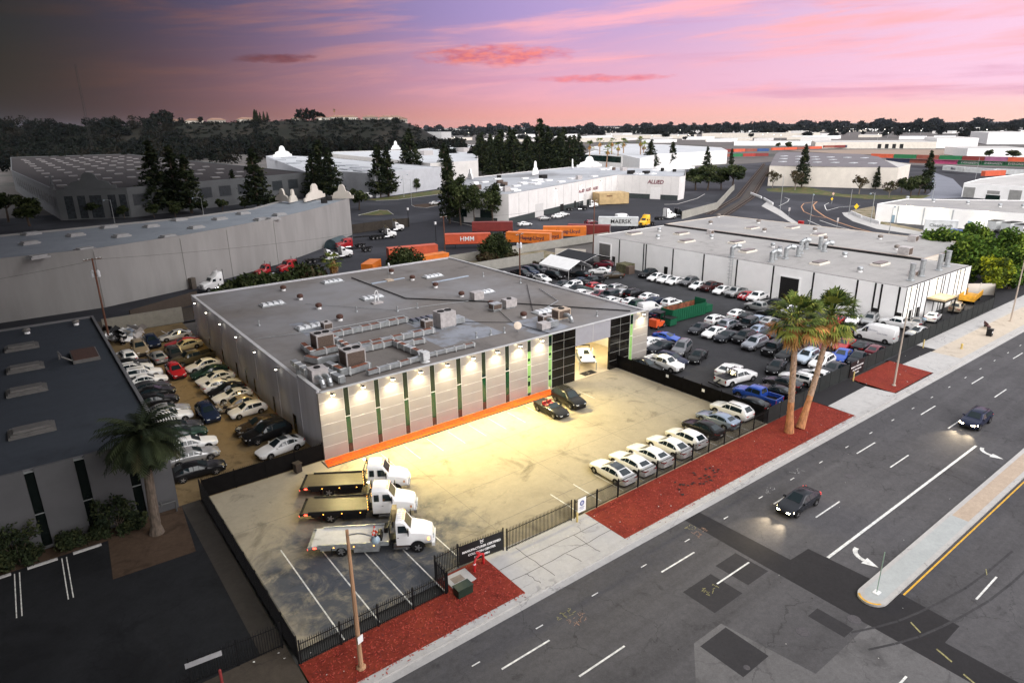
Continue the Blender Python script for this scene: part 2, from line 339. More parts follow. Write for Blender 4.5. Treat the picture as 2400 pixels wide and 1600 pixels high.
for x0, y0, x1, y1, n in ((-11.4, -27.3, 3.3, -24.0, 1500), (-0.8, -24, 3.3, -22.4, 260), (13.6, -27.3, 50.3, -22.9, 3200), (60.6, -27.1, 71.2, -22, 500), (-.3, -1.35, 28.8, -.25, 1500)):
    for _ in range(n):
        x, y = random.uniform(x0, x1), random.uniform(y0, y1); a = random.uniform(0, pi); l = random.uniform(.05, .14); w = l * .35; z = random.uniform(.02, .045); dz_ = random.uniform(-.02, .03)
        if y0 < -20 and random.random() < .12: y = y0 - abs(random.gauss(0, .22))
        cb.face([(x - l * cos(a), y - l * sin(a), z), (x + w * sin(a), y - w * cos(a), z), (x + l * cos(a), y + l * sin(a), z + dz_), (x - w * sin(a), y + w * cos(a), z + .01)], mi=random.choice((0, 0, 1, 2)))
lt = MB(); rnd = random.Random(6)
for x0, y0, x1, y1, n, mi, s in ((22, -26.2, 29, -24.2, 26, 0, .16), (-11, -27, 50, -23, 40, 1, .05), (60, -27, 110, -22, 26, 1, .07), (-14, -26.8, -11.8, -22, 8, 1, .08), (3.5, -60, 60, -29, 60, 0, .05), (3.5, -55, 60, -29, 24, 1, .035)):
    for _ in range(n):
        x, y = rnd.uniform(x0, x1), rnd.uniform(y0, y1); z = .04 if y > -28 else -.10; q = [(x + s * rnd.uniform(.4, 1.4) * cos(a), y + s * rnd.uniform(.4, 1.4) * sin(a), z + rnd.uniform(0, s * .4)) for a in (0, 1.3, 2.4, 3.6, 5)]; lt.face(q, mi)
lt.build('litter', [mat('litter_dark', (.02, .015, .014), .9, .3, 5), WHITE_L], kind='stuff')
cb.build('mulch_chips', [mat('chip_red', (0.34, 0.04, 0.025), 0.9, 0), mat('chip_dark', (0.14, 0.02, 0.015), 0.9, 0), mat('chip_pale', (0.36, 0.06, 0.04), 0.9, 0)], kind='stuff')
sheet('driveway', [(50.4, -27.4), (60.4, -27.4), (59.9, -24.0), (50.6, -24.2)], 0.004, SIDEW)
sheet('driveway', [(50.6, -24.2), (59.9, -24.0), (60.9, -21.4), (50.4, -21.4)], 0.002, A_PATCH)
sheet('sidewalk', [(71.2, -27.4), (80, -27.4), (80, -23.6), (71.5, -23.4)], 0.004, SIDEW)
sheet('driveway', [(71.5, -23.4), (81.5, -23.6), (81.5, -21.3), (71.6, -21.4)], 0.003, A_PATCH)
sheet('sidewalk', [(80, -27.4), (520, -27.4), (520, -23.9), (80, -23.7)], 0.008, TANW)
sheet('sidewalk', [(81.5, -23.7), (520, -23.9), (520, -20.4), (81.5, -21.1)], 0.005, SIDEW)
# street markings and repairs, each a coat of its own over the asphalt
zs = -0.116
PAINT = mat('road_paint', (0.62, 0.62, 0.60), 0.7, 0.25, 4.0)
PAINT_Y = mat('yellow_paint', (0.62, 0.34, 0.03), 0.7, 0.2, 4.0)
pm = MB()
def stripe(x0, x1, y, w=0.13, z=None, b=None): (b or pm).face([(x0, y - w / 2, z or zs + .008), (x1, y - w / 2, z or zs + .008), (x1, y + w / 2, z or zs + .008), (x0, y + w / 2, z or zs + .008)])
for i in range(-8, 30):
    stripe(12.7 + i * 14.6, 16.5 + i * 14.6, -31.75); stripe(14.8 + i * 13.4, 18.7 + i * 13.4, -35.05)
    stripe(27.3 + i * 14.5, 31.1 + i * 14.5, -47.0)
for i in range(-4, 22): stripe(6.9 + i * 5.05, 7.5 + i * 5.05, -30.45, .09)
stripe(23.8, 52.8, -38.4, 0.22)
for ax, ay in ((25.8, -39.9), (51.9, -39.7)):           # turn arrows
    z = zs + .008; pts = []
    for q in range(9):
        a = -pi / 2 * q / 8; pts.append((ax + .9 + 0.0 - 1.1 * sin(-a) * 1.0, ay + .75 - 1.1 * (1 - cos(a))))
    for p, q in zip(pts[:-1], pts[1:]):
        d = Vector((q[0] - p[0], q[1] - p[1])).normalized(); n = Vector((-d.y, d.x)) * .17
        pm.face([(p[0] - n.x, p[1] - n.y, z), (q[0] - n.x, q[1] - n.y, z), (q[0] + n.x, q[1] + n.y, z), (p[0] + n.x, p[1] + n.y, z)])
    e = pts[-1]; pm.face([(e[0] + .48, e[1], z), (e[0] - .48, e[1], z), (e[0] - .02, e[1] - 1.05, z)])
pm.build('road_markings', PAINT, kind='structure')
ym = MB(); stripe(23.9, 400, -43.75, .12, None, ym)
for (a, b_) in ():
    ym.face([(a[0] - .06, a[1], zs + .008), (b_[0] - .06, b_[1], zs + .008), (b_[0] + .06, b_[1], zs + .008), (a[0] + .06, a[1], zs + .008)])
ym.build('yellow_road_markings', PAINT_Y, kind='structure')
um = MB()                                               # survey scribbles sprayed by the utilities
for cx, cy, n_, mi in ((4.2, -30.6, 16, 0), (4.6, -31.5, 22, 1), (18.6, -29.6, 10, 0), (19.0, -30.4, 22, 1), (14.0, -35.1, 14, 0), (29, -30.2, 10, 2), (27.6, -32, 14, 1), (34, -30, 10, 2)):
    for _ in range(n_):
        x, y = cx + random.uniform(-.7, .7), cy + random.uniform(-.35, .35); a = random.choice((0, .4, 1.5, 1.9)) + random.uniform(-.2, .2); l = random.uniform(.06, .2); w = .02
        um.face([(x - l * cos(a) - w * sin(a), y - l * sin(a) + w * cos(a), zs + .012), (x - l * cos(a) + w * sin(a), y - l * sin(a) - w * cos(a), zs + .012), (x + l * cos(a) + w * sin(a), y + l * sin(a) - w * cos(a), zs + .012), (x + l * cos(a) - w * sin(a), y + l * sin(a) + w * cos(a), zs + .012)], mi=mi)
for (a, b_) in (((21.5, -45.2), (21.0, -46.0)), ((20.3, -47.2), (19.9, -48.2)), ((19.4, -49), (19, -50)), ((30.8, -46.5), (31.5, -46.2))): um.face([(a[0] - .07, a[1], zs + .012), (b_[0] - .07, b_[1], zs + .012), (b_[0] + .07, b_[1], zs + .012), (a[0] + .07, a[1], zs + .012)], mi=0)
um.build('utility_markings', [mat('survey_yellow', (0.24, 0.22, 0.10), 0.8, 0.4, 6), mat('survey_orange', (0.25, 0.16, 0.12), 0.8, 0.4, 6), mat('survey_white', (0.28, 0.28, 0.28), 0.8, 0.4, 6)], kind='structure')
sheet('asphalt_patch', [(19.4, -28.56), (21.3, -28.56), (21.4, -36.8), (23.7, -36.9), (23.9, -43.4), (23.6, -47.3), (21.3, -47.3), (21.2, -52), (19, -52), (19.2, -36)], zs, A_PATCH)
for i, q in enumerate((rect(12.2, -36.75, 15.35, -34.1), rect(16.4, -36.5, 18.9, -33.75), rect(9.0, -41.1, 11.65, -38.0), rect(16.8, -43.2, 18.0, -40.75))): sheet('asphalt_patch', q, zs, ground_mat('asphalt_repair_%d' % i, (0.036, 0.035, 0.038), 0.1, 0.1, 0.2))
sheet('old_asphalt', [(-40, -60), (19.1, -60), (19.2, -43.6), (12.6, -43.6), (11.7, -37.6), (8.9, -37.6), (6, -40), (-10, -43), (-40, -48)], zs - .002, A_OLD)
mh = MB()
for x, y, r in ((15.2, -41.3, .42), (18.9, -42.8, .42), (37, -33.5, .4), (9.8, -40.8, .2)): mh.lathe((x, y, zs), [(r, 0), (r, .006), (r * .85, .006), (r * .84, .003), (.01, .004)], 20)
mh.build('manhole_covers', mat('cast_iron', (0.06, 0.055, 0.06), 0.6, 0.3, 8), kind='structure')
# median island
mi_ = MB(); nose = []
for q in range(13):
    a = pi / 2 + pi * q / 12; nose.append((22.0 + 1.05 * cos(a), -42.55 + 0.95 * sin(a)))
out = nose + [(400, -43.5), (400, -41.55)]; mi_.prism(out, -0.13, 0.03)
mi_.build('median_kerb', KERBM, kind='structure')
inn = [(22.3 + (x - 22.0) * .72, -42.55 + (y + 42.55) * .68) for x, y in nose] + [(37, -43.2), (37, -41.9)]
sheet('median_paving', inn, 0.036, ground_mat('median_concrete', (0.36, 0.38, 0.38), 0.15, 0.12, 0.1))
sheet('median_cobbles', [(37, -43.15), (400, -43.15), (400, -41.95), (37, -41.95)], 0.036, ground_mat('cobble', (0.40, 0.32, 0.25), 0.05, 0.12, 0.2))
yn = MB()
for q in range(12):
    a, b_ = nose[q], nose[q + 1]; f = lambda p, k_: (22.0 + (p[0] - 22) * k_, -42.55 + (p[1] + 42.55) * k_)
    if 2 <= q <= 9: yn.face([(*f(a, .82), .038), (*f(a, .97), .038), (*f(b_, .97), .038), (*f(b_, .82), .038)])
yn.build('median_nose_paint', PAINT_Y, kind='structure')
# painted bays in the concrete lot, joints of the slab
tm = MB()
for o_ in (-.75, .75):
    P_ = [at(1800 + x / 2.613, 1000 + y / 2.613, -.12) for x, y in ((560, 1310), (720, 1275), (860, 1235), (1000, 1175), (1130, 1110), (1280, 1025), (1420, 920), (1568, 790))]
    for p, q in zip(P_[:-1], P_[1:]):
        u = (q - p).normalized(); n_ = Vector((-u.y, u.x, 0)); a, c_ = p + n_ * o_, q + n_ * o_; w_ = n_ * .08; tm.face([(*(a - w_)[:2], zs + .004), (*(c_ - w_)[:2], zs + .004), (*(c_ + w_)[:2], zs + .004), (*(a + w_)[:2], zs + .004)])
tm.build('tyre_marks', ground_mat('tyre_mark', (.050, .049, .052), .4, .3, .3), kind='structure')
bm2 = MB()
def bay(x0, y0, x1, y1, w=.10):
    d = Vector((x1 - x0, y1 - y0)).normalized(); n = Vector((-d.y, d.x)) * w / 2; z = .008
    bm2.face([(x0 - n.x, y0 - n.y, z), (x1 - n.x, y1 - n.y, z), (x1 + n.x, y1 + n.y, z), (x0 + n.x, y0 + n.y, z)])
for x, y0 in ((-8.45, -11.8), (-5.95, -13.2), (-3.45, -13.4), (-0.95, -14.2), (1.9, -14)): bay(x, y0, x, -23.7 if x < 0 else -20.9)
for i in range(11): bay(4.9 + i * 2.65, -2.3 - (.0 if i < 9 else .6), 4.85 + i * 2.65, -5.7, .055)
for i in range(11): bay(13.2 + i * 2.75, -18.7, 13.2 + i * 2.75, -22.3)
for x in (-21.75, -22.05, -24.7, -25.0, -27.8, -28.1): bay(x, -2.3, x - .05, -8.1, .07)
for x0, x1 in ((-21.3, -19.4), (-24.2, -22.3), (-27.2, -25.2)): b_ = MB(); b_.prism([(x0, -2.35), (x1, -2.35), (x1, -2.15), (x0, -2.15)], 0, .13); tag(b_.build('wheel_stop', KERBM), {-21.3: 'concrete wheel stop nearest the date palm bed', -24.2: 'concrete wheel stop between two others in the dim car park', -27.2: 'concrete wheel stop at the left frame edge'}[x0], 'wheel stop')
bm2.build('parking_bay_lines', mat('bay_paint', (0.60, 0.60, 0.56), 0.8, 0.3, 3), kind='structure')
jl = MB()
for y in (-7.4, -13.6, -19.3): jl.box(-11.3, y - .015, .003, 40.9, y + .015, .005)
for x in (-3.0, 6.3, 16.0, 26.2, 35.8): jl.box(x - .012, -22.6, .003, x + .012, -1.8, .005)
jl.build('slab_joints', mat('joint_dark', (0.12, 0.11, 0.09), 0.9, 0.2, 4), kind='structure')
# ---------------------------------------------------------------- building materials
def wallmat(name, col, na=0.10, ns=0.35, rough=0.8): return mat(name, col, rough, na, ns, bump=0.0, detail=6)
W_WHITE = wallmat('white_stucco', (0.86, 0.855, 0.845), 0.04)
W_CREAM = wallmat('cream_stucco', (0.66, 0.61, 0.54), 0.06)
W_GREY = mat('grey_stucco', (0.27, 0.262, 0.255), .85, 0.09, 0.35, detail=7, stretch=(1, 1, .2))
W_DARK = wallmat('shade_dark_stucco', (0.12, 0.12, 0.125), 0.10, 0.2)  # left neighbour's walls, their shade darkened into the colour
W_MISSION = wallmat('mission_stucco', (0.095, 0.10, 0.105), 0.10, 0.2)  # far-left walls carry the surrounding darkness in their colour
BLACK = mat('black_metal', (0.010, 0.010, 0.011), 0.5, 0.15, 6, spec=.2)
BLACKT = mat('black_trim', (0.014, 0.013, 0.013), 0.6, 0.1, 3, spec=.2)
GALV = mat('galvanised_steel', (0.42, 0.44, 0.45), 0.42, 0.18, 2.5, metal=0.7)
RUST = mat('rusted_steel', (0.17, 0.055, 0.028), 0.85, 0.55, 2.2)
ACGREY = mat('unit_casing', (0.40, 0.375, 0.37), 0.6, 0.15, 2)
ACBROWN = mat('unit_coil', (0.10, 0.07, 0.055), 0.7, 0.3, 12)
ACTAN = mat('tan_casing', (0.48, 0.38, 0.29), 0.6, 0.15, 2)
WHITEP = mat('white_paint', (0.74, 0.74, 0.74), 0.5, 0.08, 1.5)
GLASS_D = mat('dark_glass', (0.006, 0.018, 0.013), 0.06, 0, spec=0.7)
GLASS_G = mat('green_glass', (0.008, 0.045, 0.020), 0.07, 0, spec=0.7)
GLASS_L = mat('lit_green_glass', (0.10, 0.20, 0.06), 0.1, 0.3, 1.4, emit=0.33, ecol=(0.55, 0.92, 0.30))
LAMPW = mat('lamp_glow', (1, 0.95, 0.8), 0.4, 0, emit=32, ecol=(1.0, 0.86, 0.50))
LAMPC = mat('lamp_glow_cool', (1, 0.97, 0.9), 0.4, 0, emit=14, ecol=(1.0, 0.93, 0.75))
def roofmat(name, col, tint=None, stain=0.3, big=0.14):
    return ground_mat(name, col, big, 0.10, 0.10, 0.10, 0.0, 0.8, stain=[(0.16, 0.5, 0.75, stain), (0.9, 0.62, 0.8, stain * .7)], tint=tint)
R_MAIN = roofmat('main_roof_felt', (0.175, 0.160, 0.150), (0.028, (0.25, 0.25, 0.262)), 0.34, 0.18)
R_WH = roofmat('warehouse_roof_felt', (0.32, 0.31, 0.30), (0.05, (0.27, 0.265, 0.265)))
R_DARK = roofmat('dark_roof_felt', (0.042, 0.049, 0.060), None, 0.3)  # left roof: some of its shade is painted into the felt
R_BLUE = roofmat('long_roof_felt', (0.27, 0.30, 0.335), None, 0.15)
R_PALE = roofmat('pale_roof_felt', (0.44, 0.455, 0.475), None, 0.12)
R_BROWN = roofmat('brown_roof_felt', (0.034, 0.030, 0.030), None, 0.2)  # felt colour deepened to hold the far-left shade
R_FAR = roofmat('far_roof', (0.42, 0.41, 0.40), None, 0.12)
def inset(poly, d):
    n = len(poly); a = sum(poly[i][0] * poly[(i + 1) % n][1] - poly[(i + 1) % n][0] * poly[i][1] for i in range(n))
    if a < 0: poly = poly[::-1]
    out = []
    for i in range(n):
        p0, p1, p2 = Vector(poly[i - 1][:2]), Vector(poly[i][:2]), Vector(poly[(i + 1) % n][:2])
        d1 = (p1 - p0).normalized(); d2 = (p2 - p1).normalized(); n1 = Vector((-d1.y, d1.x)); n2 = Vector((-d2.y, d2.x))
        b = n1 + n2; l = b.length
        b = n1 if l < 1e-4 else b / l * (1 / max(0.35, (b / l).dot(n1)))
        out.append((p1.x + b.x * d, p1.y + b.y * d))
    return out
def shell(parent, poly, h, wm, rm, par=0.35, t=0.3, z0=-0.25, coping=None, names=('wall', 'roof')):
    n = len(poly); a = sum(poly[i][0] * poly[(i + 1) % n][1] - poly[(i + 1) % n][0] * poly[i][1] for i in range(n))
    if a < 0: poly = poly[::-1]
    i_ = inset(poly, t); w = MB(); w.prism(poly, z0, h, top=False)
    for q in range(n):
        r = (q + 1) % n
        w.face([(*poly[q], h), (*poly[r], h), (*i_[r], h), (*i_[q], h)], 1 if coping else 0)
        w.face([(*i_[r], h - par - .02), (*i_[q], h - par - .02), (*i_[q], h), (*i_[r], h)])
    o = w.build(names[0], [wm, coping or wm], parent)
    r_ = MB(); r_.face([(x, y, h - par) for x, y in i_]); return o, r_.build(names[1], rm, parent)
def pxpoly(px, z): return [tuple(at(x, y, z)[:2]) for x, y in px]
def spot(loc, to, power, col, ang=100, blend=0.9, parent=None, size=0.15):
    l = bpy.data.lights.new('wall_lamp_light', 'SPOT'); l.energy = power; l.color = col; l.spot_size = radians(ang); l.spot_blend = blend; l.shadow_soft_size = size
    o = bpy.data.objects.new('wall_lamp_light', l); COL.objects.link(o); o.location = loc; o.rotation_euler = (Vector(to) - Vector(loc)).to_track_quat('-Z', 'Y').to_euler(); o.parent = parent; return o
# ---------------------------------------------------------------- the collision centre
MAINB = thing('collision_center', 'grey flat-roofed showroom building with lit panel front, green window strips and roof ducts', 'building')
BW, BD, BH = 46.9, 50.7, 6.9
r = MB()
r.box(0.3, 0.45, 6.40, BW - .3, BD - .3, 6.72); r.build('roof', R_MAIN, MAINB)
w = MB()
w.box(0, 5.5, -.2, .3, BD, 6.9); w.box(0, 0.36, -.2, .3, 5.5, 7.32); w.box(0.3, BD - .3, -.2, BW - .3, BD, 6.9); w.box(BW - .3, 0.36, -.2, BW, BD, 6.9)
for y in (12.2, 20.0, 27.6, 35.0, 42.6, 5.5): w.box(-.03, y - .05, -.2, -.003, y + .05, 6.86)
w.build('wall', mat('side_wall_paint', (0.56, 0.56, 0.60), .8, 0.10, 0.6, detail=7, stretch=(1, 1, .12)), MAINB)
cp = MB(); cp.box(-.04, 5.5, 6.903, .34, BD + .03, 6.96); cp.box(-.04, .0, 7.323, .34, 5.5, 7.37); cp.box(.34, BD - .34, 6.903, BW - .34, BD + .03, 6.96); cp.box(BW - .34, .36, 6.903, BW + .03, BD + .03, 6.96); cp.box(.34, -.06, 7.003, BW + .03, .36, 7.05)
cp.build('coping', mat('coping_metal', (0.50, 0.50, 0.50), 0.5, 0.1, 1), MAINB)
PANEL = mat('metal_panel', (0.36, 0.335, 0.315), 0.38, 0.05, 0.5, metal=0.3)
JOINT = mat('panel_joint', (0.66, 0.64, 0.60), 0.5, 0.05, 2)
WINX = [(2.5, 3.08), (5.78, 6.35), (9.02, 9.62), (12.27, 12.9), (15.6, 16.25), (18.98, 19.6), (22.3, 22.95), (25.62, 26.2), (28.9, 29.5)]
segs = []; xp = 0.0
for a, b_ in WINX: segs.append((xp, a)); xp = b_
segs.append((43.9, BW))
for a, b_ in segs:
    p = MB(); p.box(a, 0.0, -.2, b_, .36, 7.0); po = p.build('facade_panel', PANEL, MAINB)
    jn = MB()
    for i in range(1, 6): jn.box(a + .02, -.012, 0.15 + i * 1.16, b_ - .02, -.003, 0.15 + i * 1.16 + .035)
    jn.build('panel_joint', JOINT, po)
for i, (a, b_) in enumerate(WINX + [(43.3, 43.9)]):
    lit = i >= 7; top = 7.0
    g = MB(); g.box(a + .03, .012, .95 if not lit else .3, b_ - .03, .20, top - .02); go = g.build('window', GLASS_L if lit else GLASS_G, MAINB)
    if lit:
        d_ = MB(); d_.box(a + .04, -.002, 5.6, b_ - .04, .009, 6.9); d_.build('dark_pane', GLASS_D, go)
        if i < 9:
            for z0, z1 in ((1.2, 1.8), (2.3, 2.5), (4.4, 4.7)): fz = MB(); fz.box(a + .1, -.002, z0, b_ - .15, .009, z1); fz.build('furniture_silhouette', GLASS_D, go)
    else:
        up = MB(); up.box(a + .04, -.002, 4.0, b_ - .04, .009, top - .05); up.build('dark_pane', GLASS_D, go)
        lo = MB(); lo.box(a + .03, .008, -.1, b_ - .03, .2, .93); lo.build('spandrel', mat('brown_spandrel', (0.06, 0.03, 0.02), 0.5, 0.2, 3), go)
    fr = MB(); fr.box(a, -.02, -.1, a + .03, .2, 7.0); fr.box(b_ - .03, -.02, -.1, b_, .2, 7.0); fr.box(a + .03, -.02, 3.9, b_ - .03, -.004, 3.98)
    fr.build('frame', JOINT, go)
for a, b_ in ((29.5, 33.4), (39.6, 43.3)):
    p = MB(); p.box(a + .003, .02, -.2, b_ - .003, .36, 7.0); po = p.build('black_cladding', mat('black_tile', (0.008, 0.007, 0.006), 0.12, 0.2, 0.7, spec=.3), MAINB)
    jn = MB()
    for i in range(1, 6): jn.box(a + .02, .004, i * 1.18 - .015, b_ - .02, .018, i * 1.18 + .015)
    m_ = (a + b_) / 2; jn.box(m_ - .015, .0, 0, m_ + .015, .016, 7.0)
    jn.build('tile_joint', mat('tile_joint', (0.30, 0.30, 0.28), 0.6, 0), po)
p = MB(); p.box(33.403, .03, 4.6, 39.597, .36, 7.0); po = p.build('door_header', mat('header_panel', (0.36, 0.36, 0.40), 0.4, 0.05, 0.7, metal=0.2), MAINB)
jn = MB(); jn.box(36.45, .02, 4.6, 36.48, .029, 7.0); jn.build('panel_joint', JOINT, po)
# showroom behind the open door
iw = MB()
WARMW = wallmat('showroom_wall', (0.78, 0.74, 0.64), 0.03)
iw.box(26.3, 13.0, 0, 46.2, 13.2, 5.4); iw.box(26.1, .4, 0, 26.3, 13.2, 5.4); iw.box(46.2, .4, 0, 46.4, 13.2, 5.4); iw.box(26.3, .4, 5.2, 46.2, 13.0, 5.4)
iw.build('showroom_wall', WARMW, MAINB)
fl = MB(); fl.box(26.3, .02, -.1, 46.2, 13.0, .015); fl.build('showroom_floor', TILE, MAINB)
bd_ = MB(); bd_.box(33.41, 12.8, 2.6, 44, 12.98, 4.3); bd_.box(38.4, 12.7, 0, 39.3, 12.97, 3.6); bd_.build('display_board', mat('charcoal_board', (0.05, 0.045, 0.03), 0.5, 0.2, 2), MAINB)
CGL = (mat('ceiling_glow', (1, .9, .7), 0.5, 0, emit=9, ecol=(1, .86, .55)))
for x in (30, 36.5, 43):
    for y in (3, 8): lp = MB(); lp.box(x - .6, y - .1, 5.12, x + .6, y + .1, 5.19); lp.build('ceiling_light', CGL, MAINB)
for x, y in ((31, 4.5), (36.5, 4.0), (41.5, 4.5), (36.5, 9.5)):
    l = bpy.data.lights.new('showroom_light', 'POINT'); l.energy = 900; l.color = (1, .84, .52); l.shadow_soft_size = 0.5
    o = bpy.data.objects.new('showroom_light', l); COL.objects.link(o); o.location = (x, y, 4.7); o.parent = MAINB
for y, z0, z1, w_ in ((43.1, .9, 2.0, .45), (35.9, .1, 2.1, .45), (29.2, .0, 2.0, .55), (25.0, .4, 2.5, .55), (21.6, .3, 2.1, .55), (14.5, -.1, 2.0, .6), (7.8, -.1, 2.15, 1.0)):
    s1 = MB(); s1.box(-.025, y - w_ / 2, max(z0, 0), -.004, y + w_ / 2, z1); s1.build('window' if y > 8 else 'side_door', mat('slit_glass', (0.012, 0.014, 0.014), 0.15, 0.2, 2), MAINB)
def wall_lamp(parent, x, y, z, out, power, col, ang=110, glow=LAMPW, reach=3.2, s=0.16):
    f = MB(); ox, oy = out
    f.box(x + ox * .5 - s * 1.1, y + oy * .5 - s * .7, z + .03, x + ox * .5 + s * 1.1, y + oy * .5 + s * .7, z + .16)
    f.cyl((x, y, z + .09), (x + ox * .5, y + oy * .5, z + .09), .035, n=6)
    fo = f.build('wall_light', BLACK, parent)
    g = MB(); g.box(x + ox * .5 - s, y + oy * .5 - s * .6, z - .05, x + ox * .5 + s, y + oy * .5 + s * .6, z + .027); g.build('lens', glow, fo)
    if power: spot((x + ox * .75, y + oy * .75, z - .12), (x + ox * (.75 + reach), y + oy * (.75 + reach), 0), power, col, ang, 0.95, parent)
YEL = (1.0, 0.81, 0.33)
for x in (1.25, 4.43, 7.7, 10.95, 14.25, 17.6, 20.95, 24.25, 27.5, 45.4): wall_lamp(MAINB, x, 0, 6.75, (0, -1), (3400 if x < 6 else 5400) if x < 40 else 1200, YEL, 124, reach=9.5)
for x in (1.25, 4.43, 7.7, 10.95, 14.25, 17.6, 20.95, 24.25, 27.5, 45.4): spot((x, -.75, 6.62), (x - .1, .0, 2.6), 950, (1, .85, .56), 122, 1.0, MAINB)
for y in (46.6, 39.9, 32.7, 25.4, 18.0, 10.6): wall_lamp(MAINB, 0, y, 6.55, (-1, 0), 700, (1.0, 0.72, 0.28), 130, LAMPC, 6.0, 0.10)
# roof fittings built into the roof
def skylight(parent, x, y, z, lx, ly, m, rot=0.0, name='skylight'):
    b = MB(); b.box(x - lx / 2 - .12, y - ly / 2 - .12, z, x + lx / 2 + .12, y + ly / 2 + .12, z + .16)
    n = 4
    for i in range(n):
        x0 = x - lx / 2 + lx * i / n; x1 = x0 + lx / n
        P = [(x0, y - ly / 2), (x1, y - ly / 2), (x1, y + ly / 2), (x0, y + ly / 2)]; c_ = ((x0 + x1) / 2, y)
        Q = [(c_[0] + (px_ - c_[0]) * .55, c_[1] + (py_ - c_[1]) * .55) for px_, py_ in P]
        for k_ in range(4): l2 = (k_ + 1) % 4; b.face([(*P[k_], z + .16), (*P[l2], z + .16), (*Q[l2], z + .42), (*Q[k_], z + .42)], 1)
        b.face([(*q, z + .42) for q in Q], 1)
    return b.build(name, [GALV, m], parent)
DOME = mat('skylight_dome', (0.62, 0.64, 0.66), 0.35, 0.08, 3)
for x, y in ((8.1, 37.5), (20.8, 45.8), (8.0, 22.8), (21.1, 31.6), (35.7, 38.3), (35.7, 23.3), (35.9, 9.0)): skylight(MAINB, x, y, 6.722, 3.2, 1.6, DOME)
skylight(MAINB, 20.8, 16.4, 6.722, 3.2, 1.6, mat('dark_dome', (0.06, 0.07, 0.09), 0.2, 0.1, 2))
def turbine(parent, x, y, z, s=1.0, m=None, name='roof_vent'):
    b = MB(); b.lathe((x, y, z), [(.36 * s, 0), (.32 * s, .28 * s)], 12)
    b.lathe((x, y, z), [(.30 * s, .28 * s), (.44 * s, .36 * s), (.48 * s, .55 * s), (.42 * s, .74 * s), (.25 * s, .84 * s), (.02, .86 * s)], 14, 1)
    return b.build(name, [WHITEP, m or mat('rusty_turbine', (0.075, 0.032, 0.022), 0.7, 0.4, 14)], parent, smooth=35)
for x, y in ((12.4, 45.2), (12.4, 37.9), (12.5, 30.9), (12.4, 23.4), (31.6, 45.5), (31.8, 38.4), (32.0, 31.3), (31.9, 23.6), (32.1, 16.3), (32.0, 8.7)): turbine(MAINB, x, y, 6.722)
for x, y in ((20.5, 22.5), (23.5, 22.2), (24.2, 5.4), (26, 5.0), (22.2, 5.6), (44.3, 25), (42.5, 33), (40, 3), (3.2, 28), (16, 26)):
    b = MB(); b.lathe((x, y, 6.722), [(.22, 0), (.10, .12), (.08, .55), (.14, .56), (.14, .68), (.02, .72)], 8); b.build('vent_pipe', GALV, MAINB)
# conduits and seams that run across the roof
for pts, rr, m_ in (([(24.5, 46.4), (24.7, 27.7), (33.2, 18.0), (45.0, 1.6)], .09, BLACKT), ([(.8, 22.0), (8.9, 20.2), (20, 19.6)], .035, GALV), ([(11.8, 34.4), (20.5, 22.5), (23.5, 22.2), (31, 20.4)], .03, GALV), ([(29.2, 7.6), (29.8, .8)], .05, BLACKT), ([(44.2, 23.2), (34.6, 9.9)], .05, BLACKT), ([(43.8, 19.6), (41, 12), (36.5, 9.9)], .06, GALV), ([(33, 18), (29.2, 7.6), (22, 14)], .04, BLACKT)):
    b = MB(); b.tube([(x, y, 6.86) for x, y in pts], rr, 6); b.build('conduit', m_, MAINB)
pl = MB(); pl.box(25.2, 40.2, 6.73, 31.4, 40.55, 6.86, rot=.05); pl.box(33.2, 34.4, 6.73, 40.6, 34.75, 6.86, rot=.05); pl.build('roof_batten', mat('blue_batten', (0.34, 0.40, 0.48), 0.6, 0.1, 2), MAINB)
RPM = (roofmat('roof_coating', (0.25, 0.265, 0.30), (0.5, (0.17, 0.16, 0.155)), 0.3))
for x0, y0, x1, y1 in ((17, 5, 26, 13.5), (6.4, 17.3, 10, 26), (18.5, 14, 24, 18), (28.5, 1.5, 34, 8)): pt = MB(); pt.face([(x0, y0, 6.727), (x1, y0, 6.727), (x1, y1, 6.727), (x0, y1, 6.727)]); pt.build('roof_patch', RPM, MAINB)
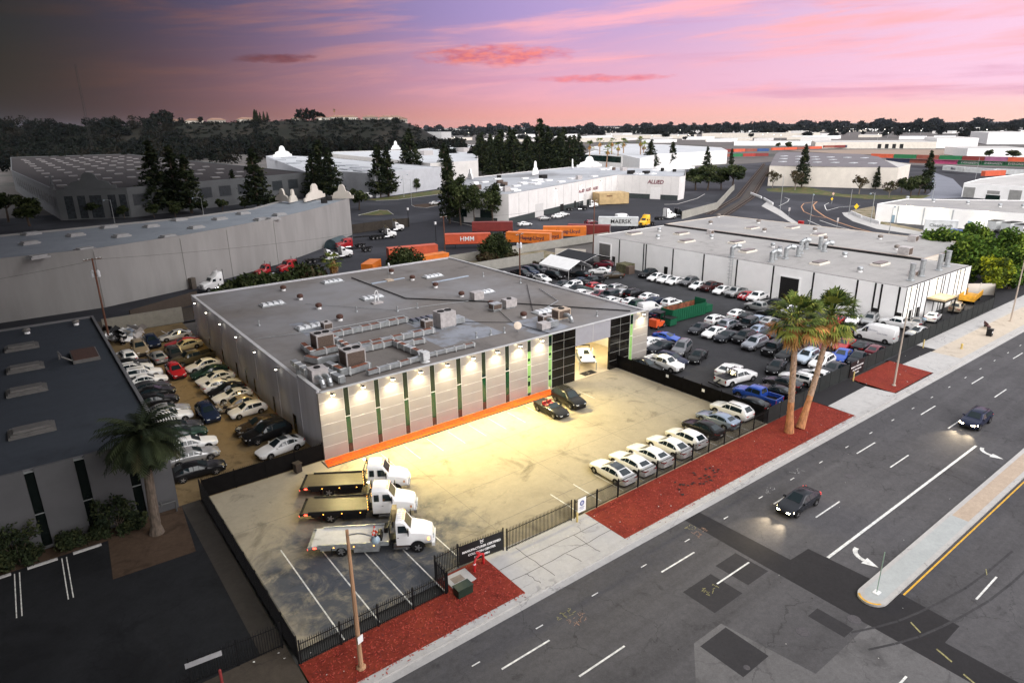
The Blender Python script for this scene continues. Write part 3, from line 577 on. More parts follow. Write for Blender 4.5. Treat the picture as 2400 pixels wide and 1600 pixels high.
# ------------------------------------------------ machines standing on that roof
ZR = 6.722
def duct(name, pts, label, w=.62, h=.60, z0=ZR + .18, rusty=0.55, cat='air duct', m=None):
    t = thing(name, label, cat, (*pts[0], ZR)); ox, oy = pts[0]; body = MB(); band = MB(); legs = MB()
    for (x0, y0), (x1, y1) in zip(pts[:-1], pts[1:]):
        L = sqrt((x1 - x0) ** 2 + (y1 - y0) ** 2); a = atan2(y1 - y0, x1 - x0); n = max(1, int(L / 1.25)); ux, uy = cos(a), sin(a)
        for i in range(n):
            s0, s1 = L * i / n, L * (i + 1) / n; cx, cy = x0 + ux * (s0 + s1) / 2 - ox, y0 + uy * (s0 + s1) / 2 - oy; l = (s1 - s0) / 2 - .02
            rz = z0 - ZR; body.box(cx - l, cy - w / 2, rz, cx + l, cy + w / 2, rz + h, rot=a)
            if random.random() < rusty: body.box(cx - l + .08, cy - w / 2 + .05, rz + h, cx + l - .08, cy + w / 2 - .05, rz + h + .012, rot=a, mi=1)
            ex, ey = x0 + ux * s1 - ox, y0 + uy * s1 - oy; band.box(ex - .06, ey - w / 2 - .05, rz - .04, ex + .06, ey + w / 2 + .05, rz + h + .06, rot=a)
            if i % 2 == 0: legs.box(ex - .05, ey - .25, 0, ex + .05, ey + .25, rz - .041, rot=a)
        body.box(x1 - ox - w / 2, y1 - oy - w / 2, z0 - ZR + .01, x1 - ox + w / 2, y1 - oy + w / 2, z0 - ZR + h - .01)
    body.build('duct_body', [m or GALV, RUST], t); band.build('flange', mat('pale_flange', (0.56, 0.57, 0.57), 0.5, 0.1, 3), t)
    if legs.v: legs.build('duct_support', GALV, t)
    return t
duct('air_duct', [(8.5, 16.6), (18.6, 16.7)], 'rust-topped air duct running straight below the dark skylight, farthest back of the ducts')
duct('air_duct', [(8.0, 15.6), (7.9, 10.5), (18.8, 10.3)], 'long L-shaped air duct running between the two brown rooftop coolers and the grey unit')
duct('air_duct', [(7.3, 9.2), (12.9, 9.2), (13.3, 3.7), (12.8, 2.4)], 'bent air duct with three white round ports turning toward the roof front')
duct('air_duct', [(4.2, 15.0), (4.0, 11.3), (6.9, 11.4)], 'short elbowed rusty duct hugging the rear brown rooftop cooler')
duct('air_duct', [(2.8, 10.3), (3.6, 8.4), (5.6, 8.2)], 'short crooked duct between the two brown rooftop coolers')
duct('air_duct', [(3.9, 7.0), (4.2, 3.7), (4.9, 3.4), (7.0, 3.8)], 'curving segmented duct wrapped around the front brown rooftop cooler')
duct('air_duct', [(2.7, 6.5), (3.2, 1.8)], 'plain grey duct beside the small corner unit with round hoses', rusty=.3)
duct('air_duct', [(6.1, 2.0), (12.5, 2.5)], 'low duct running along the roof front edge above the facade lamps', w=.5, h=.45)
duct('air_duct', [(13.6, 2.9), (19.9, 2.8)], 'slim pale duct along the roof front, right of the white elbow box', w=.36, h=.36, rusty=.3)
duct('air_duct', [(0.75, 8.4), (0.85, 4.6)], 'raised grey duct at the left edge of the roof', w=.6, h=.5, z0=ZR + .8, rusty=.0)
duct('air_duct', [(13.4, 7.9), (16.0, 7.6)], 'stubby grey duct stub inside the bend of the ported duct', rusty=.1, w=.5, h=.5)
eb = MB(); eb.lathe((0, 0, 0), [(.55, 0), (.3, .2), (.3, .3)], 10); eb.box(-.4, -.4, .3, .4, .4, 1.15); eo = eb.build('elbow_box', mat('pale_flange', (0.56, 0.57, 0.57)), None, loc=(13.0, 2.1, ZR), label='white elbow box where the front ducts meet near the roof edge', cat='duct box')
def acunit(x, y, lx, ly, h, label, casing=ACGREY, fans=2, coil=True, rot=0.0, round_ducts=0, box=0):
    t = thing('air_conditioner', label, 'air conditioner', (x, y, ZR), rot)
    b = MB(); b.box(-lx / 2 + .1, -ly / 2 + .1, 0, lx / 2 - .1, ly / 2 - .1, .22, mi=1); b.box(-lx / 2, -ly / 2, .22, lx / 2, ly / 2, h); b.build('casing', [casing, GALV], t)
    f = MB()
    for i in range(fans):
        cx = (i - (fans - 1) / 2) * lx * .46; rr = min(lx * .2, ly * .3); f.lathe((cx, 0, h), [(rr, 0), (rr, .09), (rr * .85, .09), (rr * .84, .03), (.03, .035)], 16)
    f.build('fan', BLACKT, t)
    if coil:
        c_ = MB(); c_.box(-lx * .44, -ly / 2 - .025, .38, lx * .44, -ly / 2 - .003, h - .15); c_.box(-lx / 2 - .025, -ly * .4, .38, -lx / 2 - .003, ly * .4, h - .15); c_.build('coil', ACBROWN, t)
    for i in range(round_ducts):
        d_ = MB(); x0 = (i - (round_ducts - 1) / 2) * .75
        pts = [(x0, -ly / 2, .8), (x0 + .05, -ly / 2 - .5, .85), (x0 + .08, -ly / 2 - 1.0, .7), (x0 + .1, -ly / 2 - 1.25, .3), (x0 + .1, -ly / 2 - 1.3, .02)]
        for a, b_ in zip(pts[:-1], pts[1:]): d_.cyl(a, b_, .27, .25, 12)
        d_.build('round_duct', GALV, t, smooth=40)
    for i in range(box):
        d_ = MB(); d_.box(lx / 2, -ly * .4 + i * ly * .45, .25, lx / 2 + 1.5, -ly * .4 + ly * .4 + i * ly * .45, .95); d_.build('plenum_box', GALV, t)
    return t
acunit(6.0, 13.4, 2.1, 2.0, 2.0, 'large rooftop cooler with brown coil face, rear one of the pair among ducts')
acunit(6.3, 5.9, 2.2, 2.0, 2.0, 'large rooftop cooler with brown coil face, front one of the pair among ducts')
acunit(9.3, 20.3, 1.1, 1.3, 1.1, 'small cooler with two square ducts standing at the rear end of the duct runs', fans=1)
acunit(1.6, 3.9, 1.7, 1.5, 1.5, 'pinkish corner unit with two round silver hoses at the front left roof corner', fans=1, coil=False, round_ducts=2)
acunit(21.7, 12.0, 2.3, 1.9, 2.1, 'largest pale rooftop unit with twin square plenum boxes on the bright roof patch', fans=2, coil=False, box=2)
acunit(19.3, 12.4, 1.2, 1.2, 1.3, 'small brown-topped unit left of the largest pale rooftop unit', fans=1)
acunit(32.5, 20.4, 1.7, 1.3, 1.3, 'plain pinkish cube unit in front of a white skylight', fans=0, coil=False)
acunit(31.2, 14.0, 1.5, 1.2, 1.1, 'low grey-green unit with a round port, left of the paired pinkish units', fans=0, coil=True, casing=GALV)
acunit(33.6, 14.0, 1.9, 1.2, 1.3, 'pinkish double unit feeding the long black pipe', fans=1, coil=False)
acunit(32.2, 4.6, 1.4, 1.2, 1.3, 'cooler with three silver hoops above the showroom door', fans=1, round_ducts=1)
acunit(35.3, 4.9, 2.1, 1.4, 1.5, 'tan rooftop unit with a silver bend near the showroom end', casing=ACTAN, fans=1, round_ducts=1)
acunit(30.5, 2.8, 1.4, 1.1, 1.0, 'small pink unit with white pipework near the roof front', fans=0, coil=False, round_ducts=0, box=1)
dsh = thing('satellite_dish', 'cream satellite dish tilted up near the facade lamps on the roof', 'satellite dish', (27.4, 4.1, ZR))
b = MB(); b.cyl((0, 0, 0), (0, 0, .7), .05); b.build('mast', GALV, dsh)
b = MB(); b.lathe((0, 0, 0), [(.02, -.12), (.25, -.09), (.45, .0), (.5, .05), (.48, .06)], 18); do = b.build('reflector', mat('cream_dish', (0.62, 0.52, 0.42), 0.5, 0.1, 2), dsh, smooth=50); do.location = (0, 0, .85); do.rotation_euler = (radians(65), 0, radians(-25))
ms = thing('antenna_mast', 'thin white antenna mast with a round head on stone ballast, rear of the roof', 'antenna', (28.6, 40.6, ZR))
b = MB(); b.cyl((0, 0, 0), (0, 0, 3.0), .035); b.build('mast', GALV, ms)
b = MB(); b.box(-.6, -.6, 0, .6, .6, .22); b.build('ballast', ACTAN, ms); b = MB(); b.cyl((0, 0, 2.7), (.2, -.05, 2.7), .28, n=14); b.build('antenna_head', WHITEP, ms)
bl = thing('exhaust_blower', 'white loop-shaped blower on a slab beside the middle skylight', 'roof blower', (20.3, 28.4, ZR))
b = MB(); b.box(-.8, -.5, 0, .8, .5, .2); b.build('slab', ACGREY, bl)
b = MB(); b.tube([(-.25, 0, .2), (-.25, 0, 1.5), (-.12, 0, 1.85), (.12, 0, 1.85), (.25, 0, 1.5), (.25, 0, .2)], .07); b.build('pipe_loop', WHITEP, bl)
# ---------------------------------------------------------------- dark neighbour at left
LB = thing('dark_roofed_building', 'flat building with slate-dark roof and tall dark window strips beside the date palm', 'building')
lw = MB(); segs = [(-90, -27.9), (-27.3, -23.7), (-23.05, -22.41 + 0), ]
shell(LB, rect(-90, 0.2, -13.3, 48), 6.75, W_DARK, R_DARK, 0.25)
for x0, x1 in ((-90, -29.5), (-28.8, -26.3), (-25.6, -23.05), (-22.4, -19.85), (-19.15, -16.4), (-15.7, -13.3)):
    p = MB(); p.box(x0, -.1, -.1, x1, .197, 6.9); p.build('facade_panel', wallmat('shade_dark_panel', (0.066, 0.066, 0.070), 0.08, 0.5), LB)  # the panels' shade is painted into their colour
for x0, x1 in ((-29.5, -28.8), (-26.3, -25.6), (-23.05, -22.4), (-19.85, -19.15), (-16.4, -15.7)):
    g = MB(); g.box(x0 + .02, .05, .2, x1 - .02, .19, 6.6); go = g.build('window', mat('dim_glass', (0.004, 0.006, 0.0055), 0.15, 0, spec=0.25), LB)
    f = MB(); f.box(x0 + .003, .0, 3.0, x1 - .003, .048, 3.08); f.box(x0 + .003, -.02, 6.6, x1 - .003, .19, 6.7); f.build('frame', mat('dull_frame', (0.16, 0.17, 0.17), 0.6, 0), go)
DD = mat('dull_dome', (0.115, 0.11, 0.105), 0.4, 0.15, 2)
for x, y in ((-21.8, 37.6), (-21.8, 28.5), (-22.0, 20.4), (-22.1, 8.9)):
    b = MB(); b.box(-1.7, -1.1, 0, 1.7, 1.1, .2); b.prism([(-1.55, -.95), (1.55, -.95), (1.55, .95), (-1.55, .95)], .2, .32); b.prism([(-1.3, -.6), (1.3, -.6), (1.3, .6), (-1.3, .6)], .32, .5); o = b.build('skylight', DD, LB, smooth=60); o.location = (x, y, 6.503)
b = MB(); b.box(-17.5, 26.7, 6.51, -14.9, 31.2, 6.9); b.box(-17.4, 26.8, 6.9, -15.0, 31.1, 6.96, mi=1); b.build('roof_hatch', [DD, mat('rusty_mesh', (0.06, 0.03, 0.022), 0.8, 0.4, 8)], LB)
b = MB(); b.tube([(-18.6, 29.8, 6.5), (-18.6, 29.8, 7.4), (-18.4, 27.4, 7.4), (-17.5, 27.2, 6.8)], .09); b.build('vent_pipe', DD, LB)
for x, y in ((-21.0, 44.5), (-15.6, 45.0)): turbine(LB, x, y, 6.503, .9, DD)
bp = MB(); bp.tube([(-15.6, -.75, 1.0), (-13.6, -.75, 1.0), (-13.6, -.75, 0.0)], .07); bp.tube([(-15.2, -.75, 0), (-15.2, -.75, 1.0)], .05); bp.cyl((-14.7, -.75, .9), (-14.7, -.75, 1.25), .1)
bp.build('backflow_pipe', mat('dark_pipe', (0.06, 0.06, 0.06), 0.5, 0.1, 2), None, label='dark backflow pipe bent along the white wall right of the date palm', cat='pipe')
# ---------------------------------------------------------------- striped warehouse at right
WB = thing('warehouse', 'white warehouse with black vertical stripes and vent stacks on its grey roof', 'building')
shell(WB, [(89.8, -15.3), (116.0, -15.3), (116.0, 54.5), (89.8, 54.5)], 6.2, W_WHITE, R_WH, 0.12, 0.3, coping=BLACKT)
shell(WB, [(116.02, -7.5), (141, -7.5), (141, 54.9), (116.02, 54.9)], 6.34, W_CREAM, R_WH, 0.12, 0.3, coping=ACTAN)
for y in (46.2, 38.9, 38.2, 30.8, 23.0, 15.3, 7.6, -0.1, -7.7, -10.6, -11.6, -14.3): st = MB(); st.box(89.74, y - .14, 0, 89.797, y + .14, 6.15); st.build('black_stripe', BLACKT, WB)
for x in (89.9, 91.5, 93.6, 94.6, 96.2, 98.2, 101.5, 103.6, 104.6, 106.6, 109.5, 111.0, 113.0, 115.8): st = MB(); st.box(x - .11, -15.36, 0, x + .11, -15.303, 6.15); st.build('black_stripe', BLACKT, WB)
for y0, y1, z1, m_ in ((49.0, 52.6, 4.6, mat('grey_shutter', (0.16, 0.155, 0.15), 0.5, 0.1, 1)), (2.4, 6.0, 4.5, BLACKT)):
    d = MB(); d.box(89.70, y0, 0, 89.79, y1, z1)
    for i in range(12): d.box(89.685, y0 + .05, i * z1 / 12 + .02, 89.699, y1 - .05, i * z1 / 12 + z1 / 26)
    do = d.build('roller_door', m_, WB); f = MB(); f.box(89.66, y0 - .25, 0, 89.78, y0 - .003, z1 + .25); f.box(89.66, y1 + .003, 0, 89.78, y1 + .25, z1 + .25); f.box(89.66, y0, z1 + .003, 89.78, y1, z1 + .25); f.build('frame', W_WHITE, do)
for y0, y1 in ((47.4, 48.3), (32.0, 32.9), (-11.5, -10.75), (-15.2, -14.45)):
    d = MB(); d.box(89.70, y0, .0, 89.78, y1, 2.05); d.build('door', BLACKT, WB)
for x in (92.6, 95.4): d = MB(); d.box(x - .4, -15.38, 0, x + .4, -15.31, 2.1); d.build('door', BLACKT, WB)
aw = MB(); aw.box(98.3, -18.0, 3.0, 103.2, -15.31, 3.25, mi=0); aw.box(98.25, -18.05, 2.75, 103.25, -15.31, 2.997, mi=1); aw.box(98.3, -18, 0, 98.5, -17.8, 2.75, mi=1); aw.box(103, -18, 0, 103.2, -17.8, 2.75, mi=1)
aw.build('canopy', [mat('canopy_top', (0.44, 0.34, 0.2), 0.7, 0.1, 2), BLACKT], WB)
for x in (91.7, 101, 110.5): wall_lamp(WB, x, -15.3, 5.9, (0, -1), 900, (1, .80, .45), 130, reach=3)
b = MB(); b.box(114.6, -7.5, 6.09, 115.4, 54.2, 6.45); b.build('roof_ridge', BLACKT, WB)
for x, y in ((137.4, 54), (124.5, 47.2), (135.2, 40.2), (123.3, 30.9), (106.8, 33.8), (97.7, 41.8), (106.2, 48.6), (132.8, 23.5), (122.7, 15.6), (132.9, 8.4), (122.5, 0.4), (107.9, 3.7), (96.4, -4.8), (107, 18.5)):
    turbine(WB, x, y, 6.085 if x < 116 else 6.225, 1.15, mat('grey_turbine', (0.20, 0.17, 0.15), 0.5, 0.3, 10, metal=.4) if x > 110 else GALV)
for x, y in ((98.5, 49.9), (106.8, 42.4), (99.0, 34.7), (105.9, 26.6), (98.6, 19.0), (98.0, 3.4), (105.2, -4.2), (126, 36), (134, 30), (128, 20)):
    b = MB(); b.box(x - 1.9, y - 1.0, 6.085, x + 1.9, y + 1.0, 6.4 if x < 116 else 6.5); b.prism([(x - 1.6, y - .7), (x + 1.6, y - .7), (x + 1.6, y + .7), (x - 1.6, y + .7)], 6.4, 6.62, mi=1); b.build('skylight', [W_CREAM, mat('brown_dome', (0.13, 0.12, 0.11), 0.35, 0.1, 2)], WB)
def stack(x, y, h, bend=False, r_=.42):
    b = MB(); b.lathe((x, y, 6.085), [(r_ * 1.5, 0), (r_ * 1.5, .15), (r_, .25), (r_, h), (r_ * 1.12, h), (r_ * 1.12, h + .1)], 14)
    if bend: b.cyl((x, y, 6.0 + h), (x + .6, y - .5, 6.5 + h), r_, r_, 12); b.cyl((x + .6, y - .5, 6.5 + h), (x + 1.2, y - 1.0, 6.3 + h), r_, r_ * 1.2, 12)
    b.build('vent_stack', GALV, WB, smooth=40)
for x, y, h, bd__ in ((104.7, 11.0, 2.4, 1), (110.0, 12.8, 2.2, 0), (112.1, 11.0, 2.5, 0), (110.1, 9.0, 1.5, 1), (99.0, 12.2, 2.0, 0), (92.7, 10.0, 1.8, 1), (97.6, 10.0, 2.0, 1), (101.5, 9.7, 2.0, 0), (95.9, -13.3, 2.8, 0), (100.6, -13.0, 2.8, 0), (107.8, -13.0, 2.8, 0), (112.2, -12.6, 2.8, 0), (91.2, 17.6, 1.9, 1), (95.4, 11, 1.9, 0)): stack(x, y, h, bd__)
for x, y, s in ((135, 2.5, 1.6), (117.6, -3.2, 2.0), (99.8, -12, 1.2), (112, 38, 1.2)):
    b = MB(); z = 6.085 if x < 116 else 6.225; b.box(x - s / 2, y - s / 2, z, x + s / 2, y + s / 2, z + s * .8); b.box(x - s * .4, y - s / 2 - .02, z + .2, x + s * .4, y - s / 2 - .003, z + s * .7, mi=1); b.build('rooftop_unit', [ACGREY, ACBROWN], WB)
ld = MB(); 
for y in (15.9, 16.5): ld.cyl((89.2, y, 0), (89.2, y, 7.0), .04, n=6)
for i in range(18): ld.cyl((89.2, 15.9, .4 + i * .36), (89.2, 16.5, .4 + i * .36), .025, n=5)
for i in range(7): ld.tube([(89.2, 15.9, 2.6 + i * .7), (88.6, 15.9, 2.6 + i * .7), (88.6, 16.5, 2.6 + i * .7), (89.2, 16.5, 2.6 + i * .7)], .025, 5)
ld.build('roof_ladder', GALV, WB)
# ---------------------------------------------------------------- long curved wall building
LW = thing('long_warehouse', 'long grey warehouse with a curving blank wall and stepped mission gables at its end', 'building')
front = [(-120, 80.0), (-60, 80.5), (-24.6, 82.0), (-8.9, 82.2), (6.7, 88.0), (17.2, 93.8), (29.9, 101.4), (40, 109.5), (47.3, 115.9), (63.1, 132.3)]
back = [(47.5, 143.5), (33, 127.5), (15, 119.5), (-21.8, 115.5), (-120, 112)]
shell(LW, front + back, 10.9, W_GREY, R_BLUE, 0.4, 0.4)
b = MB()
for x0, y0, x1, y1 in ((6.7, 88.0, 17.2, 93.8), (17.2, 93.8, 29.9, 101.4), (29.9, 101.4, 40, 109.5), (-8.9, 82.2, 6.7, 88.0)):
    d = Vector((x1 - x0, y1 - y0)).normalized(); n = Vector((d.y, -d.x)); p = Vector((x0, y0)) + n * .03
    b.cyl((p.x, p.y, 0), (p.x, p.y, 10.4), .05, n=4)
b.build('panel_joint', mat('joint_grey', (0.18, 0.17, 0.16), 0.8, 0.1, 1), LW)
b = MB(); p0 = at(459, 672, 0); b.box(7.0, 87.0, 0, 8.1, 87.9, 2.3, rot=.5); b.build('door', mat('brown_door', (0.09, 0.075, 0.06), 0.6, 0.1, 2), LW)
def gable(parent, x, y, a, z, w, h, t=.5, m=None, arch=True):     # stepped, round-topped mission parapet
    pr = []; n = 8
    pr += [(-w / 2, 0), (-w / 2, h * .22), (-w * .40, h * .22), (-w * .36, h * .40), (-w * .24, h * .50), (-w * .17, h * .52), (-w * .17, h * .60)]
    for i in range(n + 1): q = pi - pi * i / n; pr.append((w * .15 * cos(q), h * .62 + h * .38 * sin(q)))
    pr += [(w * .17, h * .60), (w * .17, h * .52), (w * .24, h * .50), (w * .36, h * .40), (w * .40, h * .22), (w / 2, h * .22), (w / 2, 0)]
    b = MB(); F = [(u, -t / 2, v) for u, v in pr]; B = [(u, t / 2, v) for u, v in pr]
    b.face(F); b.face(B[::-1]); k_ = len(pr)
    for i in range(k_): b.face([F[(i + 1) % k_], F[i], B[i], B[(i + 1) % k_]])
    o = b.build('mission_gable', m or W_WHITE, parent); o.location = (x, y, z); o.rotation_euler = (0, 0, a); return o
gable(LW, 54.5, 137.5, radians(46), 10.9, 15, 4.6, m=W_CREAM); gable(LW, 61.6, 133.8, radians(135), 10.9, 7, 4.2, m=W_CREAM); gable(LW, 47.0, 135.0, radians(46), 10.9, 5, 3.6, m=W_CREAM); gable(LW, 45.5, 139.5, radians(100), 10.9, 8, 3.6, m=W_CREAM)
for px, py in ((255, 534), (355, 532), (420, 517), (460, 535), (515, 515), (570, 502), (285, 555), (178, 553), (395, 557), (200, 587), (70, 572), (75, 550), (640, 515), (612, 516), (655, 505), (90, 605)):
    p = at(px, py, 10.5); b = MB(); b.box(-1.5, -1.1, 0, 1.5, 1.1, .35); b.prism([(-1.2, -.8), (1.2, -.8), (1.2, .8), (-1.2, .8)], .35, .6); o = b.build('skylight', mat('long_dome', (0.33, 0.33, 0.33), 0.4, 0.1, 2), LW); o.location = (p.x, p.y, 10.503); o.rotation_euler = (0, 0, .35)
for px, py in ((733, 470), (760, 476), (772, 470)):
    p = at(px, py, 10.5); b = MB(); b.box(-.7, -.7, 0, .7, .7, 1.3); o = b.build('rooftop_unit', BLACKT, LW); o.location = (p.x, p.y, 10.503)
# ---------------------------------------------------------------- buildings further out
def c1(x, y): return (x / 3.92, 200 + y / 3.92)
def c2(x, y): return (600 + x / 3.92, 200 + y / 3.92)
def c3(x, y): return (1200 + x / 3.92, 200 + y / 3.92)
def c4(x, y): return (1800 + x / 3.92, 200 + y / 3.92)
def wallgrid(parent, p0, p1, items, name, m, z0, z1, out=.06):      # flat-set openings along a wall, items = (from, to) fractions
    d = Vector((p1[0] - p0[0], p1[1] - p0[1])); L = d.length; u = d / L; n = Vector((u.y, -u.x))
    for a, b_ in items:
        b = MB(); q0 = Vector(p0) + u * (a * L); q1 = Vector(p0) + u * (b_ * L)
        b.prism([(q0.x, q0.y), (q1.x, q1.y), tuple(q1 + n * out), tuple(q0 + n * out)], z0, z1); b.build(name, m, parent)
MB1 = thing('mission_warehouse', 'huge dark-roofed warehouse dotted with skylights, mission gable and tall windows on its front', 'building')
mp = [(-4, 237), (17.6, 228), (99.5, 261), (79, 653), (-6.6, 661), (-12.5, 411)]
shell(MB1, mp, 11.0, W_MISSION, R_BROWN, 0.4, 0.5)
gb = gable(MB1, 6.8, 232.6, atan2(-9, 21.6), 10.9, 17, 6.0, .7, W_MISSION); gable(MB1, -4.4, 240, pi / 2 + .05, 10.9, 8, 5, .7, W_MISSION)
wallgrid(MB1, (-4, 237), (17.6, 228), ((.10, .22), (.28, .39), (.45, .62), (.71, .82), (.87, .97)), 'window', mat('mission_window', (0.03, 0.035, 0.04), 0.2, 0.4, 1.2), .4, 8.6)
wallgrid(MB1, (17.6, 228), (99.5, 261), [(i * .105 + .02, i * .105 + .085) for i in range(9)], 'window', mat('mission_glass', (0.035, 0.04, 0.045), 0.3, 0.2, 1), 4.2, 8.4)
wallgrid(MB1, (-4, 237), (-12.5, 411), [(i * .055 + .06, i * .055 + .085) for i in range(16)], 'window', mat('mission_glass', (0.03, 0.03, 0.03)), 4, 8)
sk = MB()
for i in range(9):
    for k_ in range(11):
        x, y = 0 + i * 9.6 + (k_ % 2) * .6, 262 + k_ * 33
        if x > 3 + 92 * (1 - (y - 261) / 1400): continue
        sk.box(x - 1.7, y - 2, 10.6, x + 1.7, y + 2, 11.05)
sk.build('skylight', mat('far_dome', (0.19, 0.18, 0.18), 0.5, 0.1, 1), MB1)['kind'] = 'stuff'
WR = thing('white_roofed_warehouse', 'pale warehouse with flat white roof and blank wall behind the paired dark conifers', 'building')
shell(WR, pxpoly([c2(470, 800), c2(780, 790), c2(1090, 810), c2(1700, 750), c2(1500, 735), c2(1060, 700), c2(700, 665), c2(180, 640), c2(90, 650)], 11), 11, wallmat('lilac_stucco', (0.46, 0.47, 0.50), 0.06), R_PALE, .3, .5)
for px in ((200, 690), (330, 720), (450, 700), (560, 735), (700, 715), (850, 740), (960, 760), (1000, 790), (870, 775), (620, 690), (300, 670), (1240, 770)):
    p = at(*c2(*px), 10.7); b = MB(); b.box(p.x - 4, p.y - 5, 10.703, p.x + 4, p.y + 5, 11.2); b.build('skylight', mat('grey_dome', (0.30, 0.32, 0.34), 0.4, 0.1, .5), WR)
gable(WR, *at(*c2(245, 655), 11)[:2], .4, 10.9, 18, 8)
CB = thing('column_fronted_warehouse', 'long white warehouse with a row of square wall bays behind the conifers', 'building')
cpoly = pxpoly([c2(730, 632), c2(1600, 716), c2(2040, 690), c2(2040, 547), c2(1800, 547), c2(1470, 592), c2(640, 612)], 11)
shell(CB, cpoly, 11, wallmat('warm_white_stucco', (.60, .58, .56), .05), R_PALE, .3, .5)
wallgrid(CB, cpoly[0], cpoly[1], [(i * .058 + .02, i * .058 + .066) for i in range(16)], 'wall_bay', mat('bay_beige', (0.42, 0.38, 0.33), 0.7, 0.1, 1), 2, 8.5)
for px in ((1550, 640), (1910, 610)): p = at(*c2(*px), 10.8); b = MB(); b.box(p.x - 4, p.y - 6, 10.703, p.x + 4, p.y + 6, 14); b.build('rooftop_unit', ACGREY, CB)
gable(CB, *at(*c2(1285, 590), 11)[:2], .3, 10.9, 12, 8)
AL = thing('loading_dock_building', 'white L-shaped loading building with dark base band and rounded roof gables facing the truck court', 'building')
ap = pxpoly([c2(1800, 985), c2(2320, 1000), c3(970, 822), c3(1540, 840), c3(1590, 830), c3(1600, 770), c3(820, 750), c3(520, 750), c2(1930, 850)], 9.8)
W_OFF = wallmat('off_white_stucco', (0.68, 0.66, 0.645), 0.05); shell(AL, ap, 9.8, W_OFF, roofmat('dock_roof_felt', (.36, .375, .40), (.03, (.22, .225, .235)), .2), .3, .4, coping=BLACKT)
GRN = mat('base_band', (0.035, 0.045, 0.045), 0.6, 0.1, 1)
wallgrid(AL, ap[1], ap[2], ((.0, .19), (.26, .62), (.655, .70), (.735, .99)), 'base_band', GRN, 0, 2.0); wallgrid(AL, ap[2], ap[3], ((.01, .55), (.72, .99)), 'base_band', GRN, 0, 2.0)
wallgrid(AL, ap[0], ap[1], ((.0, .2), (.4, .8)), 'base_band', GRN, 0, 1.8); wallgrid(AL, ap[0], ap[1], ((.08, .26), (.50, .72)), 'window', GLASS_D, 1.81, 4.5); wallgrid(AL, ap[0], ap[1], ((.06, .24),), 'window', GLASS_D, 6.4, 8.4)
DOORW = mat('dock_door', (0.56, 0.55, 0.54), 0.6, 0.05, 2)
wallgrid(AL, ap[1], ap[2], ((.195, .255), (.625, .65), (.705, .73)), 'dock_door', DOORW, 0, 4.6, .08); wallgrid(AL, ap[2], ap[3], ((.56, .71),), 'dock_door', mat('dock_door_white', (0.74, 0.73, 0.72), 0.6, 0.05, 2), 0, 5, .08); wallgrid(AL, ap[1], ap[2], ((.40, .43), (.53, .545)), 'dock_door', BLACKT, 0, 2.6, .09)
RED_L = mat('letter_red', (0.16, 0.02, 0.04), 0.5, 0)
def wall_text(parent, p0, p1, f, z, txt, size, m, out=.08, **kw):
    u = (Vector(p1) - Vector(p0)).normalized(); n = Vector((u.y, -u.x)); p = Vector(p0).lerp(Vector(p1), f) + n * out
    return text(txt, size, m, face_m((p.x, p.y, z), (u.x, u.y, 0)), parent=parent, **kw)
wall_text(AL, ap[2], ap[3], .63, 7.2, 'ALLIED', 2.3, RED_L, bold=.06, shear=.2)
for f in (.60, .67, .745): wall_text(AL, ap[1], ap[2], f, 5.9, 'ALLIED', 1.6, RED_L, bold=.05, shear=.2)
wallgrid(AL, ap[1], ap[2], [(q / 14 - .0008, q / 14 + .0008) for q in range(1, 14)], 'panel_joint', ACGREY, 2.01, 9.4, .03); wallgrid(AL, ap[2], ap[3], [(q / 8 - .001, q / 8 + .001) for q in range(1, 8)], 'panel_joint', ACGREY, 2.01, 9.4, .03)
wallgrid(GB, gq[0], gq[2], [(q / 9 - .001, q / 9 + .001) for q in range(1, 9)], 'panel_joint', ACGREY, .5, 9.6, .03) if 0 else None
uu = (Vector(ap[2]) - Vector(ap[1])).normalized()
for f in (.36, .59, .80):
    p = Vector(ap[1]).lerp(Vector(ap[2]), f); b = MB(); b.box(p.x - .3, p.y - .5, 8.3, p.x + .3, p.y + .05, 8.6); lo = b.build('wall_light', BLACK, AL)
    b = MB(); b.box(p.x + uu.y * .1 - .25, p.y - uu.x * .1 - .5, 8.2, p.x + uu.y * .1 + .25, p.y - uu.x * .1 - .2, 8.28); b.build('lens', LAMPC, lo)
    spot((p.x + uu.y * .7, p.y - uu.x * .7, 8.1), (p.x + uu.y * .2, p.y - uu.x * .2, 2), 700, (1, .95, .85), 90, 1, AL)
for i in range(46):
    s_ = random.choice((.8, 1.2, 1.6)); k_ = random.random(); q = Vector(ap[1]).lerp(Vector(ap[2]), random.random()); v_ = Vector(ap[8]) - Vector(ap[0]); 
    if i < 30: q = Vector(ap[0]).lerp(Vector(ap[8]), .06 + .9 * k_).lerp(Vector(ap[1]).lerp(Vector(ap[2]), .06 + .9 * k_), random.uniform(.12, .88))
    else: q = Vector(ap[2]).lerp(Vector(ap[3]), random.uniform(.05, .95)).lerp(Vector(ap[7]).lerp(Vector(ap[5]), random.uniform(.2, .95)), random.uniform(.15, .8))
    b = MB(); h_ = random.choice((.5, .5, 1.3, 1.6)); w_ = s_ if h_ > 1 else 1.6; b.box(q.x - w_, q.y - w_ * .6, 9.503, q.x + w_, q.y + w_ * .6, 9.5 + h_)
    b.build('rooftop_unit' if h_ > 1 else 'skylight', random.choice((ACBROWN, ACGREY, BLACKT, WHITEP)) if h_ > 1 else WHITEP, AL)
for px, w_, h_, a in ((c3(215, 815), 9, 6.0, .6), (c3(555, 755), 8, 4.5, .9), (c3(710, 745), 16, 5.5, -.15), (c3(1510, 770), 22, 5.0, -.25), (c2(1970, 850), 9, 4.0, 1.2)):
    p = at(*px, 10); gable(AL, p.x, p.y, a, 9.75, w_, h_)
